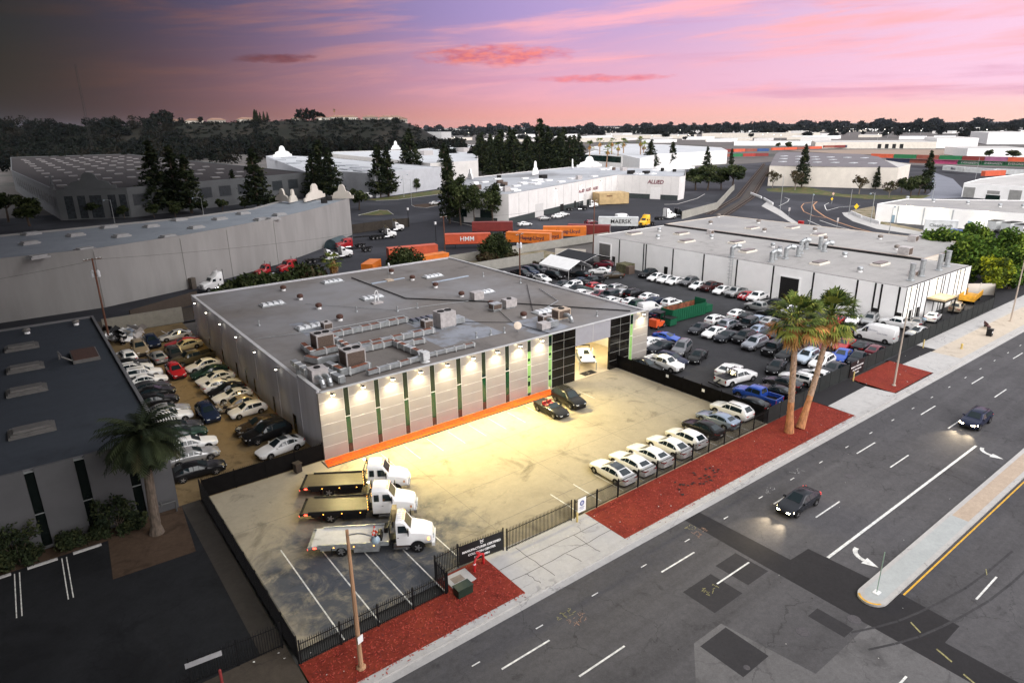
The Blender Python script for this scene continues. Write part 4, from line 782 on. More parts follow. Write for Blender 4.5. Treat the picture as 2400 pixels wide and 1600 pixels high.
def simple(name, label, px, h, wm, rm, par=.25, coping=None, cat='building', group=None):
    t = thing(name, label, cat, group=group); pl_ = pxpoly(px, h); shell(t, pl_, h, wm, rm, par, .4, coping=coping); return t, pl_
t_, q_ = simple('white_flat_building', 'wide white flat-roofed building behind the dark cone-shaped conifers', [(1500, 372), (1542, 361), (1705, 353), (1690, 346), (1560, 339), (1450, 337), (1380, 345)], 10, W_WHITE, R_PALE)
t_, q_ = simple('green_glass_office', 'low office with a long dark green glass band behind the slim palms', [c3(670, 632), c3(1010, 652), c3(1330, 640), c3(1330, 600), c3(760, 600)], 9, W_WHITE, R_PALE)
wallgrid(t_, q_[0], q_[1], ((.0, .98),), 'window_band', mat('green_band', (0.012, 0.03, 0.025), 0.2, 0.2, .3), 4.2, 8.6); wallgrid(t_, q_[1], q_[2], ((.05, .3), (.4, .62)), 'window', GLASS_D, .5, 4.5)
GB = thing('gabled_warehouse', 'cream warehouse with low-pitched grey roof of skylight pairs beside the curved road', 'building')
gq = pxpoly([c4(15, 740), c4(330, 744), c4(1200, 757), c4(1310, 725), c4(1090, 690), c4(850, 632), c4(100, 612)], 10)
shell(GB, gq, 10, W_CREAM, R_FAR, .1, .3); rm_ = MB()
m0, m1 = Vector(gq[0]).lerp(Vector(gq[6]), .5), Vector(gq[2]).lerp(Vector(gq[5]), .45)
rm_.face([(*gq[0], 10.02), (*gq[2], 10.02), (m1.x, m1.y, 12), (m0.x, m0.y, 12)]); rm_.face([(m0.x, m0.y, 12), (m1.x, m1.y, 12), (*gq[5], 10.02), (*gq[6], 10.02)]); rm_.face([(*gq[6], 10.02), (*gq[0], 10.02), (m0.x, m0.y, 12)], 1); rm_.face([(*gq[2], 10.02), (*gq[5], 10.02), (m1.x, m1.y, 12)], 1)
rm_.build('pitched_roof', [roofmat('grey_pitched_roof', (0.15, 0.14, 0.15)), W_CREAM], GB)
for i in range(6):
    for k_ in (.3, .55, .8):
        a = Vector((*gq[0], 10.02)).lerp(Vector((*gq[2], 10.02)), .1 + i * .15); b_ = Vector((m0.x, m0.y, 12)).lerp(Vector((m1.x, m1.y, 12)), .1 + i * .15); p = a.lerp(b_, k_)
        if random.random() < .8: b = MB(); b.box(p.x - 2.2, p.y - 1.3, p.z - .3, p.x + 2.2, p.y + 1.3, p.z + .35); b.build('skylight', R_PALE, GB)
t_, q_ = simple('garage_building', 'white building with grey roller doors at the right edge behind the bright lamps', [c4(1800, 897), c4(2352, 930), c4(2520, 940), c4(2520, 790), c4(1950, 858)], 5.8, W_WHITE, R_FAR)
wallgrid(t_, q_[0], q_[1], ((.02, .22), (.79, .99)), 'roller_door', mat('grey_door', (0.27, 0.27, 0.26), 0.6, 0.1, 1), 0, 4.2); wallgrid(t_, q_[0], q_[1], ((.42, .66),), 'loading_dock', GLASS_D, 0, 1.7); wallgrid(t_, q_[0], q_[1], ((.43, .64),), 'dock_sign', mat('grey_door', (.27, .27, .26)), 2.0, 3.4)
CE = thing('floodlit_warehouse', 'white warehouse with three dazzling wall lamps, behind the trailer and the blue tank', 'building')
eq = pxpoly([c4(1005, 1087), c4(2352, 1180), c4(2650, 1202), c4(2650, 1060), c4(1270, 1042)], 5.6)
shell(CE, eq, 5.6, W_WHITE, R_WH, .2, .3)
wallgrid(CE, eq[0], eq[1], ((.16, .17), (.35, .36), (.55, .56), (.765, .775)), 'pilaster', mat('grey_pilaster', (.4, .42, .44), .7, .1, 1), 0, 5.3); wallgrid(CE, eq[0], eq[1], ((.125, .15), (.665, .69)), 'door', mat('blue_door', (.22, .32, .40), .6, .1, 1), 0, 2.4)
ue = (Vector(eq[1]) - Vector(eq[0])).normalized()
for f in (.235, .455, .765):
    p = Vector(eq[0]).lerp(Vector(eq[1]), f); nx, ny = ue.y, -ue.x; b = MB(); b.box(p.x + nx * .3 - .4, p.y + ny * .3 - .4, 5.55, p.x + nx * .3 + .4, p.y + ny * .3 + .4, 5.65); lo = b.build('wall_light', BLACK, CE)
    b = MB(); b.box(p.x + nx * .45 - .45, p.y + ny * .45 - .45, 4.9, p.x + nx * .45 + .45, p.y + ny * .45 + .45, 5.54); b.build('lens', LAMPW, lo); spot((p.x + nx * 1.2, p.y + ny * 1.2, 5.2), (p.x + nx * .6, p.y + ny * .6, 0), 1300, (1, .95, .8), 140, 1, CE)
for px, h_ in ((c4(1280, 1045), .8), (c4(1520, 1070), .8), (c4(1835, 1090), .9), (c4(2130, 1115), .9), (c4(2345, 1120), 1.3)): p = at(*px, 5.5); turbine(CE, p.x, p.y, 5.4, 1.3, GALV)
# far plain: bigger sheds that read one by one
def farbox(x0, x1, yb, hpx, dep, wm, rm, label, group='sheds on the far plain'):
    a, b_ = at(x0, yb, 0), at(x1, yb, 0); d = (a - CAM).length; h = hpx / FOC * d; u = (b_ - a).normalized(); n = Vector((-u.y, u.x, 0)) * dep
    t = thing('far_warehouse', label, 'building', group=group); pl_ = [tuple(p[:2]) for p in (a, b_, b_ + n, a + n)]; o, r_ = shell(t, pl_, h, wm, rm, .1, .5); return t, pl_, h
for x0, x1, yb, hp, dp, wm, lab in ((1910, 2193, 348, 12, 90, W_CREAM, 'long cream shed with dock doors beyond the brown dirt field'), (2193, 2290, 347, 18, 80, W_WHITE, 'white shed with pale lamps right of the long cream shed'), (2312, 2420, 338, 20, 140, W_WHITE, 'largest white shed at the right edge under the tree line'), (1437, 1610, 325, 7, 60, W_CREAM, 'long low cream shed left of the far gabled roofs'), (1645, 1905, 323, 9, 60, W_CREAM, 'long tan shed in front of the far tree belt'), (1720, 1900, 341, 8, 40, W_WHITE, 'low white shed with two round trees before it'), (1200, 1330, 322, 6, 60, W_WHITE, 'low white shed behind the tallest conifer'), (1330, 1440, 333, 8, 60, W_CREAM, 'cream block left of the slim palms'), (2265, 2420, 368, 15, 60, W_WHITE, 'white shed with round trees above the container train'), (2085, 2120, 306, 5, 40, W_WHITE, 'small pale block in the far tree belt')):
    t_, pl_, h_ = farbox(x0, x1, yb, hp, dp, wm, R_FAR, lab)
    if 'dock doors' in lab: wallgrid(t_, pl_[0], pl_[1], [(.53 + i * .06, .56 + i * .06) for i in range(4)], 'dock_door', BLACKT, 0, h_ * .7)
LABW = ('pale flat shed, one of many small roofs on the far plain')
random.seed(5); FARN = []
for i in range(210):
    yb = random.choice((random.uniform(303, 308), random.uniform(304, 316), random.uniform(308, 338))); x = random.uniform(1010, 2420); dn = (yb - 293) / 20; x0 = x - random.uniform(10, 26) * (.5 + dn * .4); x1 = x + random.uniform(10, 30) * (.5 + dn * .4)
    t = farbox(x0, x1, yb + (1200 - x) * .0085, random.uniform(2.6, 4.4) * (.5 + dn * .5), random.uniform(25, 60), random.choice((W_WHITE, W_OFF, W_CREAM)), random.choice((R_PALE, R_PALE, R_FAR)), LABW, 'small roofs on the far plain')[0]
# left hill: terraces of houses
hill = MB(); ridge = []
prof = [(-400, 25), (0, 32), (250, 38), (400, 47), (520, 50), (610, 48), (650, 30), (690, 8), (720, -1)]
hd = [ray(x, 300) for x in (-300, 0, 250, 400, 600, 800, 930, 985, 1040)]
hz = [38, 38, 38, 40, 42, 44, 43, 30, -2]; n_ = len(hd); NH = n_
def hpt(i, t):        # t 0 = foot, 1 = brow, 2 = back
    d = Vector((hd[i].x, hd[i].y, 0)).normalized(); R_ = (960, 1150, 1700)[t]; p = Vector((CAM.x, CAM.y, 0)) + d * (R_ if i < 7 else R_ + 60)
    p.z = (-1, hz[i], hz[i] * .9 if hz[i] > 0 else -2)[t]; return p
def hs(fi, ft):
    i = min(int(fi), NH - 2); f = fi - i; f = f * f * (3 - 2 * f); t = min(int(ft), 1); g = ft - t
    A = hpt(i, t).lerp(hpt(i, t + 1), g); B = hpt(i + 1, t).lerp(hpt(i + 1, t + 1), g); p = A.lerp(B, f); 
    if ft < 1: p.z = -1 + (hpt(i, 1).z * (1 - f) + hpt(i + 1, 1).z * f + 1) * (g * g * (3 - 2 * g)); p.z += 3 * sin(fi * 9 + g * 5) * g * (1 - g)
    return p
NU, NV = 90, 24
hv = [[hs(u * (NH - 1) / NU * .9999, v * 2 / NV * .9999) for v in range(NV + 1)] for u in range(NU + 1)]
for u in range(NU):
    for v in range(NV): hill.face([hv[u][v], hv[u + 1][v], hv[u + 1][v + 1], hv[u][v + 1]])
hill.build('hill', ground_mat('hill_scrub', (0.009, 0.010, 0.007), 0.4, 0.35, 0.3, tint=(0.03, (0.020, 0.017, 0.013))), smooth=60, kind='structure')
for i, px in enumerate((405, 432, 470, 505, 560, 700, 740, 775, 805, 835, 868, 895, 918, 945)):
    fi = [k for k in range(8) if (-300, 0, 250, 400, 600, 800, 930, 985, 1040)[k] <= px][-1]; xs = (-300, 0, 250, 400, 600, 800, 930, 985, 1040); f = fi + (px - xs[fi]) / (xs[fi + 1] - xs[fi]); p = hs(f, 1.02)
    t = thing('hill_house', 'pale tile-roofed house on the brow of the hill', 'house', p, .6, 'houses along the hill brow'); b = MB(); w_ = random.uniform(8, 15); b.box(-w_, -6, -3, w_, 6, 4); b.build('wall', random.choice((W_CREAM, wallmat('hill_house_wall', (.34, .31, .27)))), t)
    b = MB(); b.face([(-w_ - 1, -7, 4), (w_ + 1, -7, 4), (w_ - 3, 0, 7), (-w_ + 3, 0, 7)]); b.face([(w_ + 1, 7, 4), (-w_ - 1, 7, 4), (-w_ + 3, 0, 7), (w_ - 3, 0, 7)]); b.face([(-w_ - 1, 7, 4), (-w_ - 1, -7, 4), (-w_ + 3, 0, 7)]); b.face([(w_ + 1, -7, 4), (w_ + 1, 7, 4), (w_ - 3, 0, 7)]); b.build('roof', mat('tile_roof', (0.22, 0.13, 0.09), 0.8, 0.2, .5), t)
    b = MB(); 
    for q in range(4): b.box(-w_ * .8 + q * w_ * .45, -6.06, 0, -w_ * .8 + q * w_ * .45 + 2, -6.003, 2.2)
    b.build('window', GLASS_D, t)
for px, yb, w_, h_, lab in ((655, 333, 130, 20, 'white building with teal window band below the hill'), (900, 322, 100, 6, 'low white building at the foot of the hill'), (1000, 330, 70, 18, 'white building with square windows right of the hill foot'), (560, 338, 60, 8, 'pale low building half hidden by trees below the hill')):
    t_, pl_, h2 = farbox(px - w_ / 2, px + w_ / 2, yb, h_, 40, wallmat('dim_stucco', (.42, .42, .42)), R_PALE, lab, 'buildings below the hill'); wallgrid(t_, pl_[0], pl_[1], ((.55, .95),) if 'teal' in lab else ((.2, .25), (.6, .65)), 'window', mat('teal_glass', (.03, .10, .10), .3, .1, 1), h2 * .45, h2 * .75)
r_ = ray(206, 300); u = Vector((r_.x, r_.y, 0)).normalized(); RM = thing('radio_mast', 'faint thin lattice radio mast on the dark skyline at left', 'radio mast', (CAM.x + u.x * 900, CAM.y + u.y * 900, 0))
b = MB(); dd_ = (RM.location - CAM).length; H_ = 31 + dd_ * 118 / FOC
for k_ in range(3):
    a = k_ * 2.1; b.cyl((1.6 * cos(a), 1.6 * sin(a), 0), (.9 * cos(a), .9 * sin(a), H_), .13, n=4)
for k_ in range(int(H_ / 5)):
    for q in range(3):
        a, c_ = q * 2.1, (q + 1) * 2.1; b.cyl((1.4 * cos(a), 1.4 * sin(a), k_ * 5), (1.4 * cos(c_), 1.4 * sin(c_), k_ * 5 + 5), .08, n=4)
b.build('lattice', BLACKT, RM)
# ---------------------------------------------------------------- boundary walls
def wall(label, pts, h, m, t=.2, name='block_wall', z0=-.2):
    o = thing(name, label, 'wall'); b = MB(); cpb = MB()
    for (x0, y0), (x1, y1) in zip(pts[:-1], pts[1:]):
        d = Vector((x1 - x0, y1 - y0)); u = d.normalized(); n = Vector((-u.y, u.x)) * t / 2
        q = [(x0 - n.x, y0 - n.y), (x1 - n.x, y1 - n.y), (x1 + n.x, y1 + n.y), (x0 + n.x, y0 + n.y)]; b.prism(q, z0, h); n *= 1.25
        cpb.prism([(x0 - n.x, y0 - n.y), (x1 - n.x, y1 - n.y), (x1 + n.x, y1 + n.y), (x0 + n.x, y0 + n.y)], h + .003, h + .08, bot=True)
    b.build('wall_face', m, o); cpb.build('wall_cap', m, o); return o
BLK = ground_mat('block_wall_face', (0.30, 0.29, 0.26), 0.2, 0.2, 0.1)
wall('stained grey block wall closing the rear of the car yard below the bank', [(46.9, 62.1), (80.5, 62.1)], 2.2, BLK)
wall('grey block wall along the container court above the dry bank', [(60, 74.0), (116, 74.4)], 2.0, BLK)
wall('pale grey wall behind the scrap pile in the left yard', [(-11.4, 62.4), (.4, 62.4)], 2.5, ground_mat('yard_wall_face', (0.24, 0.225, 0.19), .2, .2, .1))
wall('low dark retaining wall with a pale cap, behind the left yard', [(-6.8, 67), (5.5, 74.5)], 2.2, ground_mat('dark_wall_face', (0.07, 0.055, 0.045), .2, .2, .1))
wall('yellowish low wall stub beside the striped warehouse corner', [(85, 63), (89.6, 57)], 2.4, W_CREAM)
wall('curving concrete wall running beside the railway tracks', [tuple(at(*c3(*p), 0)[:2]) for p in ((1560, 1230), (1880, 1140), (2010, 990), (2040, 960))], 2.6, BLK)
# ---------------------------------------------------------------- railway
tr = [[c3(*p) for p in ((1880, 1190), (2140, 1030), (2230, 900), (2330, 760), (2352, 720))]]
trk = [at(*p, 0) for p in tr[0]]
sheet('railway_bed', pxpoly([c3(1850, 1190), c3(2090, 1060), c3(2185, 930), c3(2215, 840), c3(2290, 740), c3(2380, 740), c3(2300, 850), c3(2250, 960), c3(2180, 1040), c3(1960, 1190)], 0), .004, GRAVEL)
for k_ in (0, 1):
    b = MB(); off = [(-3, 0), (3, 1.0)][k_]
    for a, c_ in zip(trk[:-1], trk[1:]):
        u = (c_ - a).normalized(); n = Vector((-u.y, u.x, 0))
        for s_ in (-.72, .72): b.cyl(a + n * (s_ + off[0]) + Vector((0, 0, .14)), c_ + n * (s_ + off[0]) + Vector((0, 0, .14)), .08, n=4)
        L = (c_ - a).length
        for q in range(int(L / 1.2)): p = a + u * q * 1.2 + n * off[0]; b.box(p.x - .13, p.y - 1.3, .01, p.x + .13, p.y + 1.3, .07, rot=atan2(u.y, u.x), mi=1)
    b.build('railway_track', [mat('rail_steel', (.10, .08, .07), .5, .2, 2), mat('sleeper', (.07, .05, .04), .9, .2, 2)], kind='structure')
# curved road on the right: centre lines and islands
b = MB()
def poly_line(pts, w, m, name='road_markings', z=.012):
    bb = MB(); P = [at(*p, 0) for p in pts]
    for a, c_ in zip(P[:-1], P[1:]):
        u = (c_ - a).normalized(); n = Vector((-u.y, u.x, 0)) * w / 2
        bb.face([(a.x - n.x, a.y - n.y, z), (c_.x - n.x, c_.y - n.y, z), (c_.x + n.x, c_.y + n.y, z), (a.x + n.x, a.y + n.y, z)])
    return bb.build(name, m, kind='structure')
OR_ = mat('orange_line', (.42, .22, .11), .7, .1, 1)
poly_line([c4(450, 1070), c4(415, 1100), c4(430, 1140), c4(520, 1205), c4(620, 1250), c4(800, 1310), c4(1000, 1360), c4(1300, 1400)], .5, OR_, 'yellow_road_markings')
poly_line([c4(440, 1070), c4(330, 1085), c4(305, 1115), c4(330, 1160), c4(420, 1200), c4(530, 1220)], .35, OR_, 'yellow_road_markings')
poly_line([c4(365, 1240), c4(500, 1300), c4(640, 1330)], .3, PAINT); poly_line([c4(475, 1240), c4(620, 1290), c4(830, 1345)], .3, PAINT); poly_line([c4(545, 1150), c4(650, 1120), c4(850, 1105)], .3, PAINT); poly_line([c4(560, 1080), c4(520, 1100), c4(530, 1135), c4(545, 1150)], .3, PAINT); poly_line([c4(100, 1110), c4(180, 1070), c4(195, 1045), c4(150, 1030)], .25, PAINT)
sheet('sidewalk', pxpoly([c4(680, 1170), c4(760, 1165), c4(830, 1205), c4(1030, 1275), c4(1400, 1335), c4(1750, 1385), c4(1750, 1420), c4(1400, 1380), c4(1000, 1320), c4(780, 1250), c4(700, 1200)], 0), .02, SIDEW)
sheet('sidewalk', pxpoly([c4(0, 1060), c4(50, 1110), c4(120, 1150), c4(200, 1215), c4(290, 1275), c4(240, 1280), c4(90, 1190), c4(-60, 1110)], 0), .02, SIDEW)
sheet('verge', pxpoly([c4(760, 1150), c4(980, 1110), c4(990, 1240), c4(1430, 1330), c4(1400, 1345), c4(1020, 1270), c4(830, 1200)], 0), .025, BANK)
sheet('verge', pxpoly([c4(-20, 950), c4(330, 930), c4(680, 1000), c4(1000, 1010), c4(1500, 1010), c4(1400, 1050), c4(900, 1045), c4(400, 1000), c4(0, 975)], 0), .02, GRASS)
sheet('concrete_yard', pxpoly([c4(1520, 800), c4(1700, 860), c4(1800, 960), c4(1790, 1030), c4(1400, 1050), c4(1500, 980)], 0), .015, ground_mat('grey_yard', (.17, .18, .21), .15, .1, .1))
sheet('dirt_field', pxpoly([c4(150, 600), c4(900, 590), c4(1820, 590), c4(1830, 640), c4(1400, 650), c4(700, 630)], 0), .01, ground_mat('brown_field', (.26, .20, .16), .15, .2, .1))
sheet('planted_island', pxpoly([c2(940, 1190), c2(1130, 1145), c2(1210, 1150), c2(1260, 1185), c2(1100, 1195)], 0), .03, GRASS)
sheet('planted_island', pxpoly([c2(1430, 1100), c2(1600, 1085), c2(1680, 1100), c2(1560, 1125), c2(1450, 1115)], 0), .03, DIRT)
sheet('verge', pxpoly([c2(1000, 1050), c2(1150, 1035), c2(1700, 960), c2(1720, 995), c2(1300, 1050), c2(1100, 1060)], 0), .02, GRASS)
b = MB(); 
for pts in ([c2(940, 1195), c2(1130, 1148), c2(1210, 1150), c2(1262, 1188)], [c2(1100, 1060), c2(1300, 1052), c2(1725, 997)], [c2(1430, 1102), c2(1460, 1118), c2(1560, 1127), c2(1690, 1102)], [c3(1400, 1095), c3(1520, 1092), c3(1700, 1040), c3(1770, 1000)], [c2(1715, 1150), c2(1760, 1240), c2(1980, 1290)]):
    P = [at(*p, 0) for p in pts]
    for a, c_ in zip(P[:-1], P[1:]): b.cyl(a, c_, .16, n=4)
b.build('kerb', KERBM, kind='structure')
# ---------------------------------------------------------------- fences
PICK = mat('fence_black', (0.008, 0.008, 0.009), 0.6, 0.1, 5, spec=.15)
def fence(label, pts, h=2.0, gap=.14, screen=False, name='picket_fence', bay=2.6, m=PICK, bend=0.0, cat='fence', tips=True):
    t = thing(name, label, cat)
    for (x0, y0), (x1, y1) in zip(pts[:-1], pts[1:]):
        d = Vector((x1 - x0, y1 - y0)); L = d.length; u = d / L; n = Vector((-u.y, u.x)); nb = max(1, round(L / bay)); a = atan2(u.y, u.x)
        for k_ in range(nb + 1):
            p = Vector((x0, y0)) + u * (L * k_ / nb); b = MB(); b.box(p.x - .04, p.y - .04, -.1, p.x + .04, p.y + .04, h + .05, rot=a); b.build('post', m, t)
        for k_ in range(nb):
            s0, s1 = L * k_ / nb + .05, L * (k_ + 1) / nb - .05; b = MB(); mid = (s0 + s1) / 2; hl = (s1 - s0) / 2; c_ = Vector((x0, y0)) + u * mid
            for z in (.15, h - .28): b.box(c_.x - hl, c_.y - .018, z, c_.x + hl, c_.y + .018, z + .045, rot=a)
            if screen: b.box(c_.x - hl, c_.y - .008, .05, c_.x + hl, c_.y + .008, h - .12, rot=a)
            q = s0 + gap / 2
            while q < s1 and (tips or not screen):
                p = Vector((x0, y0)) + u * q; w_ = .017
                if not screen: b.box(p.x - w_, p.y - w_, .05, p.x + w_, p.y + w_, h - .1, rot=a)
                e = p + n * bend; b.cyl((p.x, p.y, h - .12), (e.x, e.y, h + .06), w_ * 1.2, w_ * .6, n=4); q += gap
            b.build('screened_panel' if screen else 'picket_panel', m, t)
    return t
FSCREEN = mat('fence_screen', (0.006, 0.0055, 0.0055), 0.95, 0.2, 2, spec=.05)
GSCREEN = ground_mat('grey_screen', (0.026, 0.028, 0.028), .15, .3, .1, .0)
fence('black screened fence between the concrete lot and the asphalt car yard', [(41.0, -21.9), (41.0, -.05)], 1.95, .16, True, 'screened_fence', 2.6, FSCREEN, tips=False)
fence('black screened gate fence with picket tips across the left yard front', [(-11.2, .05), (-.1, .05)], 1.9, .16, True, 'screened_fence', 2.75, FSCREEN)
fence('black picket side fence between the concrete lot and the dim car park', [(-11.45, -23.8), (-11.45, -.1)], 2.0, .14, False, 'picket_fence', 2.6, bend=-.05)
fence('black picket fence along the mulch bed beside the brown lamp post', [(-11.35, -23.95), (-1.0, -24.05)], 1.75, .14, bend=-.06)
fence('short black picket return beside the green utility box', [(-.85, -24.0), (-.82, -22.3)], 1.75, .14, bend=-.06)
fence('black picket fence carrying the collision center banner', [(-.75, -22.2), (1.25, -22.1), (5.1, -22.55)], 1.95, .14, bend=-.06)
fence('long black rolling picket gate across the cracked driveway', [(5.3, -22.75), (11.9, -22.85)], 1.9, .14, name='rolling_gate', bay=6.6, cat='gate')
fence('black picket fence behind the row of white sedans', [(12.3, -22.8), (41.0, -22.45)], 1.75, .14, bend=-.04)
fence('grey screened fence beside the twin palms', [(41.1, -22.45), (50.6, -22.4)], 2.0, .16, True, 'screened_fence', 2.4, GSCREEN, tips=False)
fence('long grey screened fence running along the sidewalk to the far corner', [(51.3, -21.4), (61.0, -21.35), (112.5, -20.7), (123, -17.6)], 2.1, .16, True, 'screened_fence', 2.4, GSCREEN, tips=False)
fence('tall pale block end of the car yard by the green trees', [(123, -17.5), (116.5, -12.5)], 2.4, .16, True, 'screened_fence', 3, W_CREAM, tips=False)
fence('dim black picket fence along the left car park driveway', [(-17.0, -21.45), (-14.4, -21.7), (-11.8, -21.9)], 1.9, .15, bend=.03)
fence('dim black picket fence running out of the lower left frame edge', [(-60, -23.1), (-17.1, -22.6)], 1.8, .15, bend=.03)
fence('small black railing beside the yard behind the showroom', [(47.4, 31.5), (49.5, 28.5)], 1.6, .16)
fence('dark fence behind the parked white truck tractors', [tuple(at(*c2(*p), 0)[:2]) for p in ((890, 1365), (1290, 1310), (1410, 1300))], 3.0, .3, True, 'screened_fence', 4, mat('brown_screen', (.035, .028, .022), .9, .2, 1), tips=False)
# banners
WLET = mat('letter_white', (0.78, 0.78, 0.78), 0.5, 0)
def banner(label, x0, y0, x1, y1, z0, z1, lines, emblem=True):
    c_ = Vector(((x0 + x1) / 2, (y0 + y1) / 2)); a = atan2(y1 - y0, x1 - x0); L = sqrt((x1 - x0) ** 2 + (y1 - y0) ** 2)
    t = thing('banner', label, 'banner', (c_.x, c_.y, 0), a); b = MB(); b.box(-L / 2, -.02, z0, L / 2, .02, z1); b.build('sheet', mat('banner_black', (.008, .008, .009), .5, .1, 2), t)
    H = z1 - z0
    for txt, s_, z in lines: text(txt, s_, WLET, face_m((0, -.024, z0 + H * z), (1, 0, 0)), parent=t, bold=.008)
    if emblem:
        e = MB(); zc = z0 + H * .86; s_ = H * .075
        for a0, a1, o in ((20, 330, -.0), ):
            for q in range(10):
                t0, t1 = radians(a0 + (a1 - a0) * q / 10), radians(a0 + (a1 - a0) * (q + 1) / 10)
                e.face([(s_ * cos(t0) * .7, -.026, zc - s_ * .35 + s_ * .7 * sin(t0)), (s_ * cos(t1) * .7, -.026, zc - s_ * .35 + s_ * .7 * sin(t1)), (s_ * cos(t1), -.026, zc - s_ * .35 + s_ * sin(t1)), (s_ * cos(t0), -.026, zc - s_ * .35 + s_ * sin(t0))])
        for (ax, az_), (bx, bz) in (((-1.1, 1.3), (1.2, -.4)), ((1.2, 1.3), (-.9, -.2)), ((-1.2, 1.3), (-.9, .5)), ((1.2, 1.3), (.9, .6))):
            d = Vector((bx - ax, bz - az_)).normalized(); n = Vector((-d.y, d.x)) * .14
            e.face([((ax + n.x) * s_, -.027, zc + (az_ + n.y) * s_), ((ax - n.x) * s_, -.027, zc + (az_ - n.y) * s_), ((bx - n.x) * s_, -.027, zc + (bz - n.y) * s_), ((bx + n.x) * s_, -.027, zc + (bz + n.y) * s_)])
        e.build('emblem', WLET, t)
    return t
LN = [('MANUFACTURER CERTIFIED', .36, .60), ('COLLISION CENTER', .36, .38), ('NOW OPEN', .33, .15)]
banner('black banner reading MANUFACTURER CERTIFIED COLLISION CENTER NOW OPEN behind the red pipe', 1.35, -22.2, 5.05, -22.62, .15, 1.78, [(a, b_ * .72, z) for a, b_, z in LN])
banner('smaller black banner with white lettering on the grey fence beyond the twin palms', 60.9, -21.46, 64.6, -21.42, .1, 2.1, [(a, b_ * .72, z) for a, b_, z in LN])
sg = thing('notice_sign', 'white notice with a blue roundel at the rolling gate end', 'sign', (13.0, -22.93, 0)); b = MB(); b.box(-.45, -.015, .45, .45, .015, 1.75); b.build('board', WHITEP, sg)
b = MB(); b.cyl((0, -.016, 1.28), (0, -.024, 1.28), .25, n=20); b.cyl((0, -.025, 1.28), (0, -.03, 1.28), .14, n=16, mi=1); b.build('roundel', [mat('roundel_blue', (.08, .10, .25), .5, 0), mat('roundel_pale', (.4, .42, .55), .5, 0)], sg)
b = MB()
for z, w_ in ((.92, .25), (.84, .3), (.76, .2), (.66, .28)): b.box(-w_, -.022, z, w_, -.016, z + .03)
b.build('small_print', mat('roundel_blue', (.08, .10, .25)), sg)
for x, y, z, lab in ((41.0, -8.6, 1.2, 'small white notice fixed to the black screened divider fence, near its middle'), (41.0, -14.0, 1.0, 'small white notice on the black divider fence, nearest the street')): b = MB(); b.box(-.03, -.2, 0, -.012, .2, .35); b.build('notice_sign', WHITEP, None, loc=(x, y, z), label=lab, cat='sign')
b = MB(); b.box(-1.0, -.02, 0, 1.0, .02, .35); b.build('notice_sign', mat('dim_sign', (.30, .30, .31), .6, .1, 2), None, loc=(-16.2, -21.56, 1.25), rot=-.1, label='blank grey plate on the dim picket fence at lower left', cat='sign')
# ---------------------------------------------------------------- lamp posts and poles
def lamp_post(base, h, arm, label, m, head=True, group=None, r0=.13):
    t = thing('street_lamp', label, 'street lamp', base, 0, group); b = MB(); b.cyl((0, 0, 0), (0, 0, h), r0, r0 * .6, 8); b.lathe((0, 0, 0), [(r0 * 1.9, 0), (r0 * 1.9, .1), (r0 * 1.2, .16)], 8); b.build('pole', m, t)
    ax, ay = arm; b = MB(); pts = [(ax * q, ay * q, h - .35 + .45 * sin(q * 2.1)) for q in (0, .2, .4, .6, .8, 1)]; b.tube(pts, .04, 6); b.build('arm', GALV, t)
    if head:
        e = pts[-1]; a = atan2(ay, ax); b = MB(); b.lathe((0, 0, 0), [(.10, .14), (.20, .06), (.27, -.08), (.24, -.2), (.12, -.28), (.01, -.30)], 10); o = b.build('lamp_head', mat('lamp_blue_grey', (.26, .34, .40), .35, .1, 3), t, smooth=40); o.location = (e[0], e[1], e[2] - .05)
        b = MB(); b.lathe((0, 0, 0), [(.17, -.2), (.12, -.33), (.01, -.36)], 10); b.build('lens', mat('lamp_lens', (.35, .36, .36), .2, .1, 3), o)
    return t
PB = mat('brown_concrete', (0.36, 0.21, 0.12), 0.8, 0.15, 3, stretch=(1, 1, .1)); PT = mat('tan_concrete', (0.42, 0.35, 0.29), 0.8, 0.12, 2, stretch=(1, 1, .1))
lamp_post((-8.6, -26.5, 0), 9.7, (.9, -1.7), 'brown lamp post with blue-grey head in the front mulch bed', PB, r0=.16)
b = MB(); b.box(-.2, -.01, 0, .2, .01, .5); b.build('notice_sign', WHITEP, None, loc=(-8.55, -26.69, 2.0), rot=.3, label='small pale notice fixed to the brown lamp post', cat='sign')
lamp_post((62.8, -26.1, 0), 8.9, (.7, -1.7), 'tan lamp post standing in the far mulch bed before the van', PT)
lamp_post((105.7, -25.4, 0), 11.0, (.7, -1.8), 'tan lamp post at the right frame edge with a white box', PT)
for i, (bx, by, ty, arm) in enumerate(((1828, 493, 409, (0, 0)), (1897, 529, 458, (3, 1.5)), (1989, 503, 445, (.2, 0)), (2040, 523, 452, (-3, 0)), (2083, 549, 487, (3.5, 1)), (2185, 465, 424, (-2.5, 0)), (947, 462, 410, (3, 1)), (965, 481, 420, (-3.5, 1)), (269, 522, 468, (-2, 0)), (477, 503, 463, (-3, 0)), (1508, 392, 345, (0, 0)), (2285, 424, 370, (0, 0)))):
    p = at(bx, by, 0); lamp_post((p.x, p.y, 0), height(p, ty), arm, ('bare slim pole by the railway crossing', 'curved-arm lamp on the near pavement of the bend', 'slim pole beside the yellow diamond sign', 'curved-arm lamp at the bend behind the white barrier', 'curved-arm lamp before the floodlit warehouse', 'lamp beside the blue trailer under the trees', 'rear lamp of the pair by the planted verge', 'front lamp of the pair by the planted verge', 'dim lamp before the tall mission windows', 'dim lamp between the dark conifers at left', 'white pole behind the slim palms', 'leaning pale pole near the container train')[i], GALV, abs(arm[0]) > .5, None, .11)
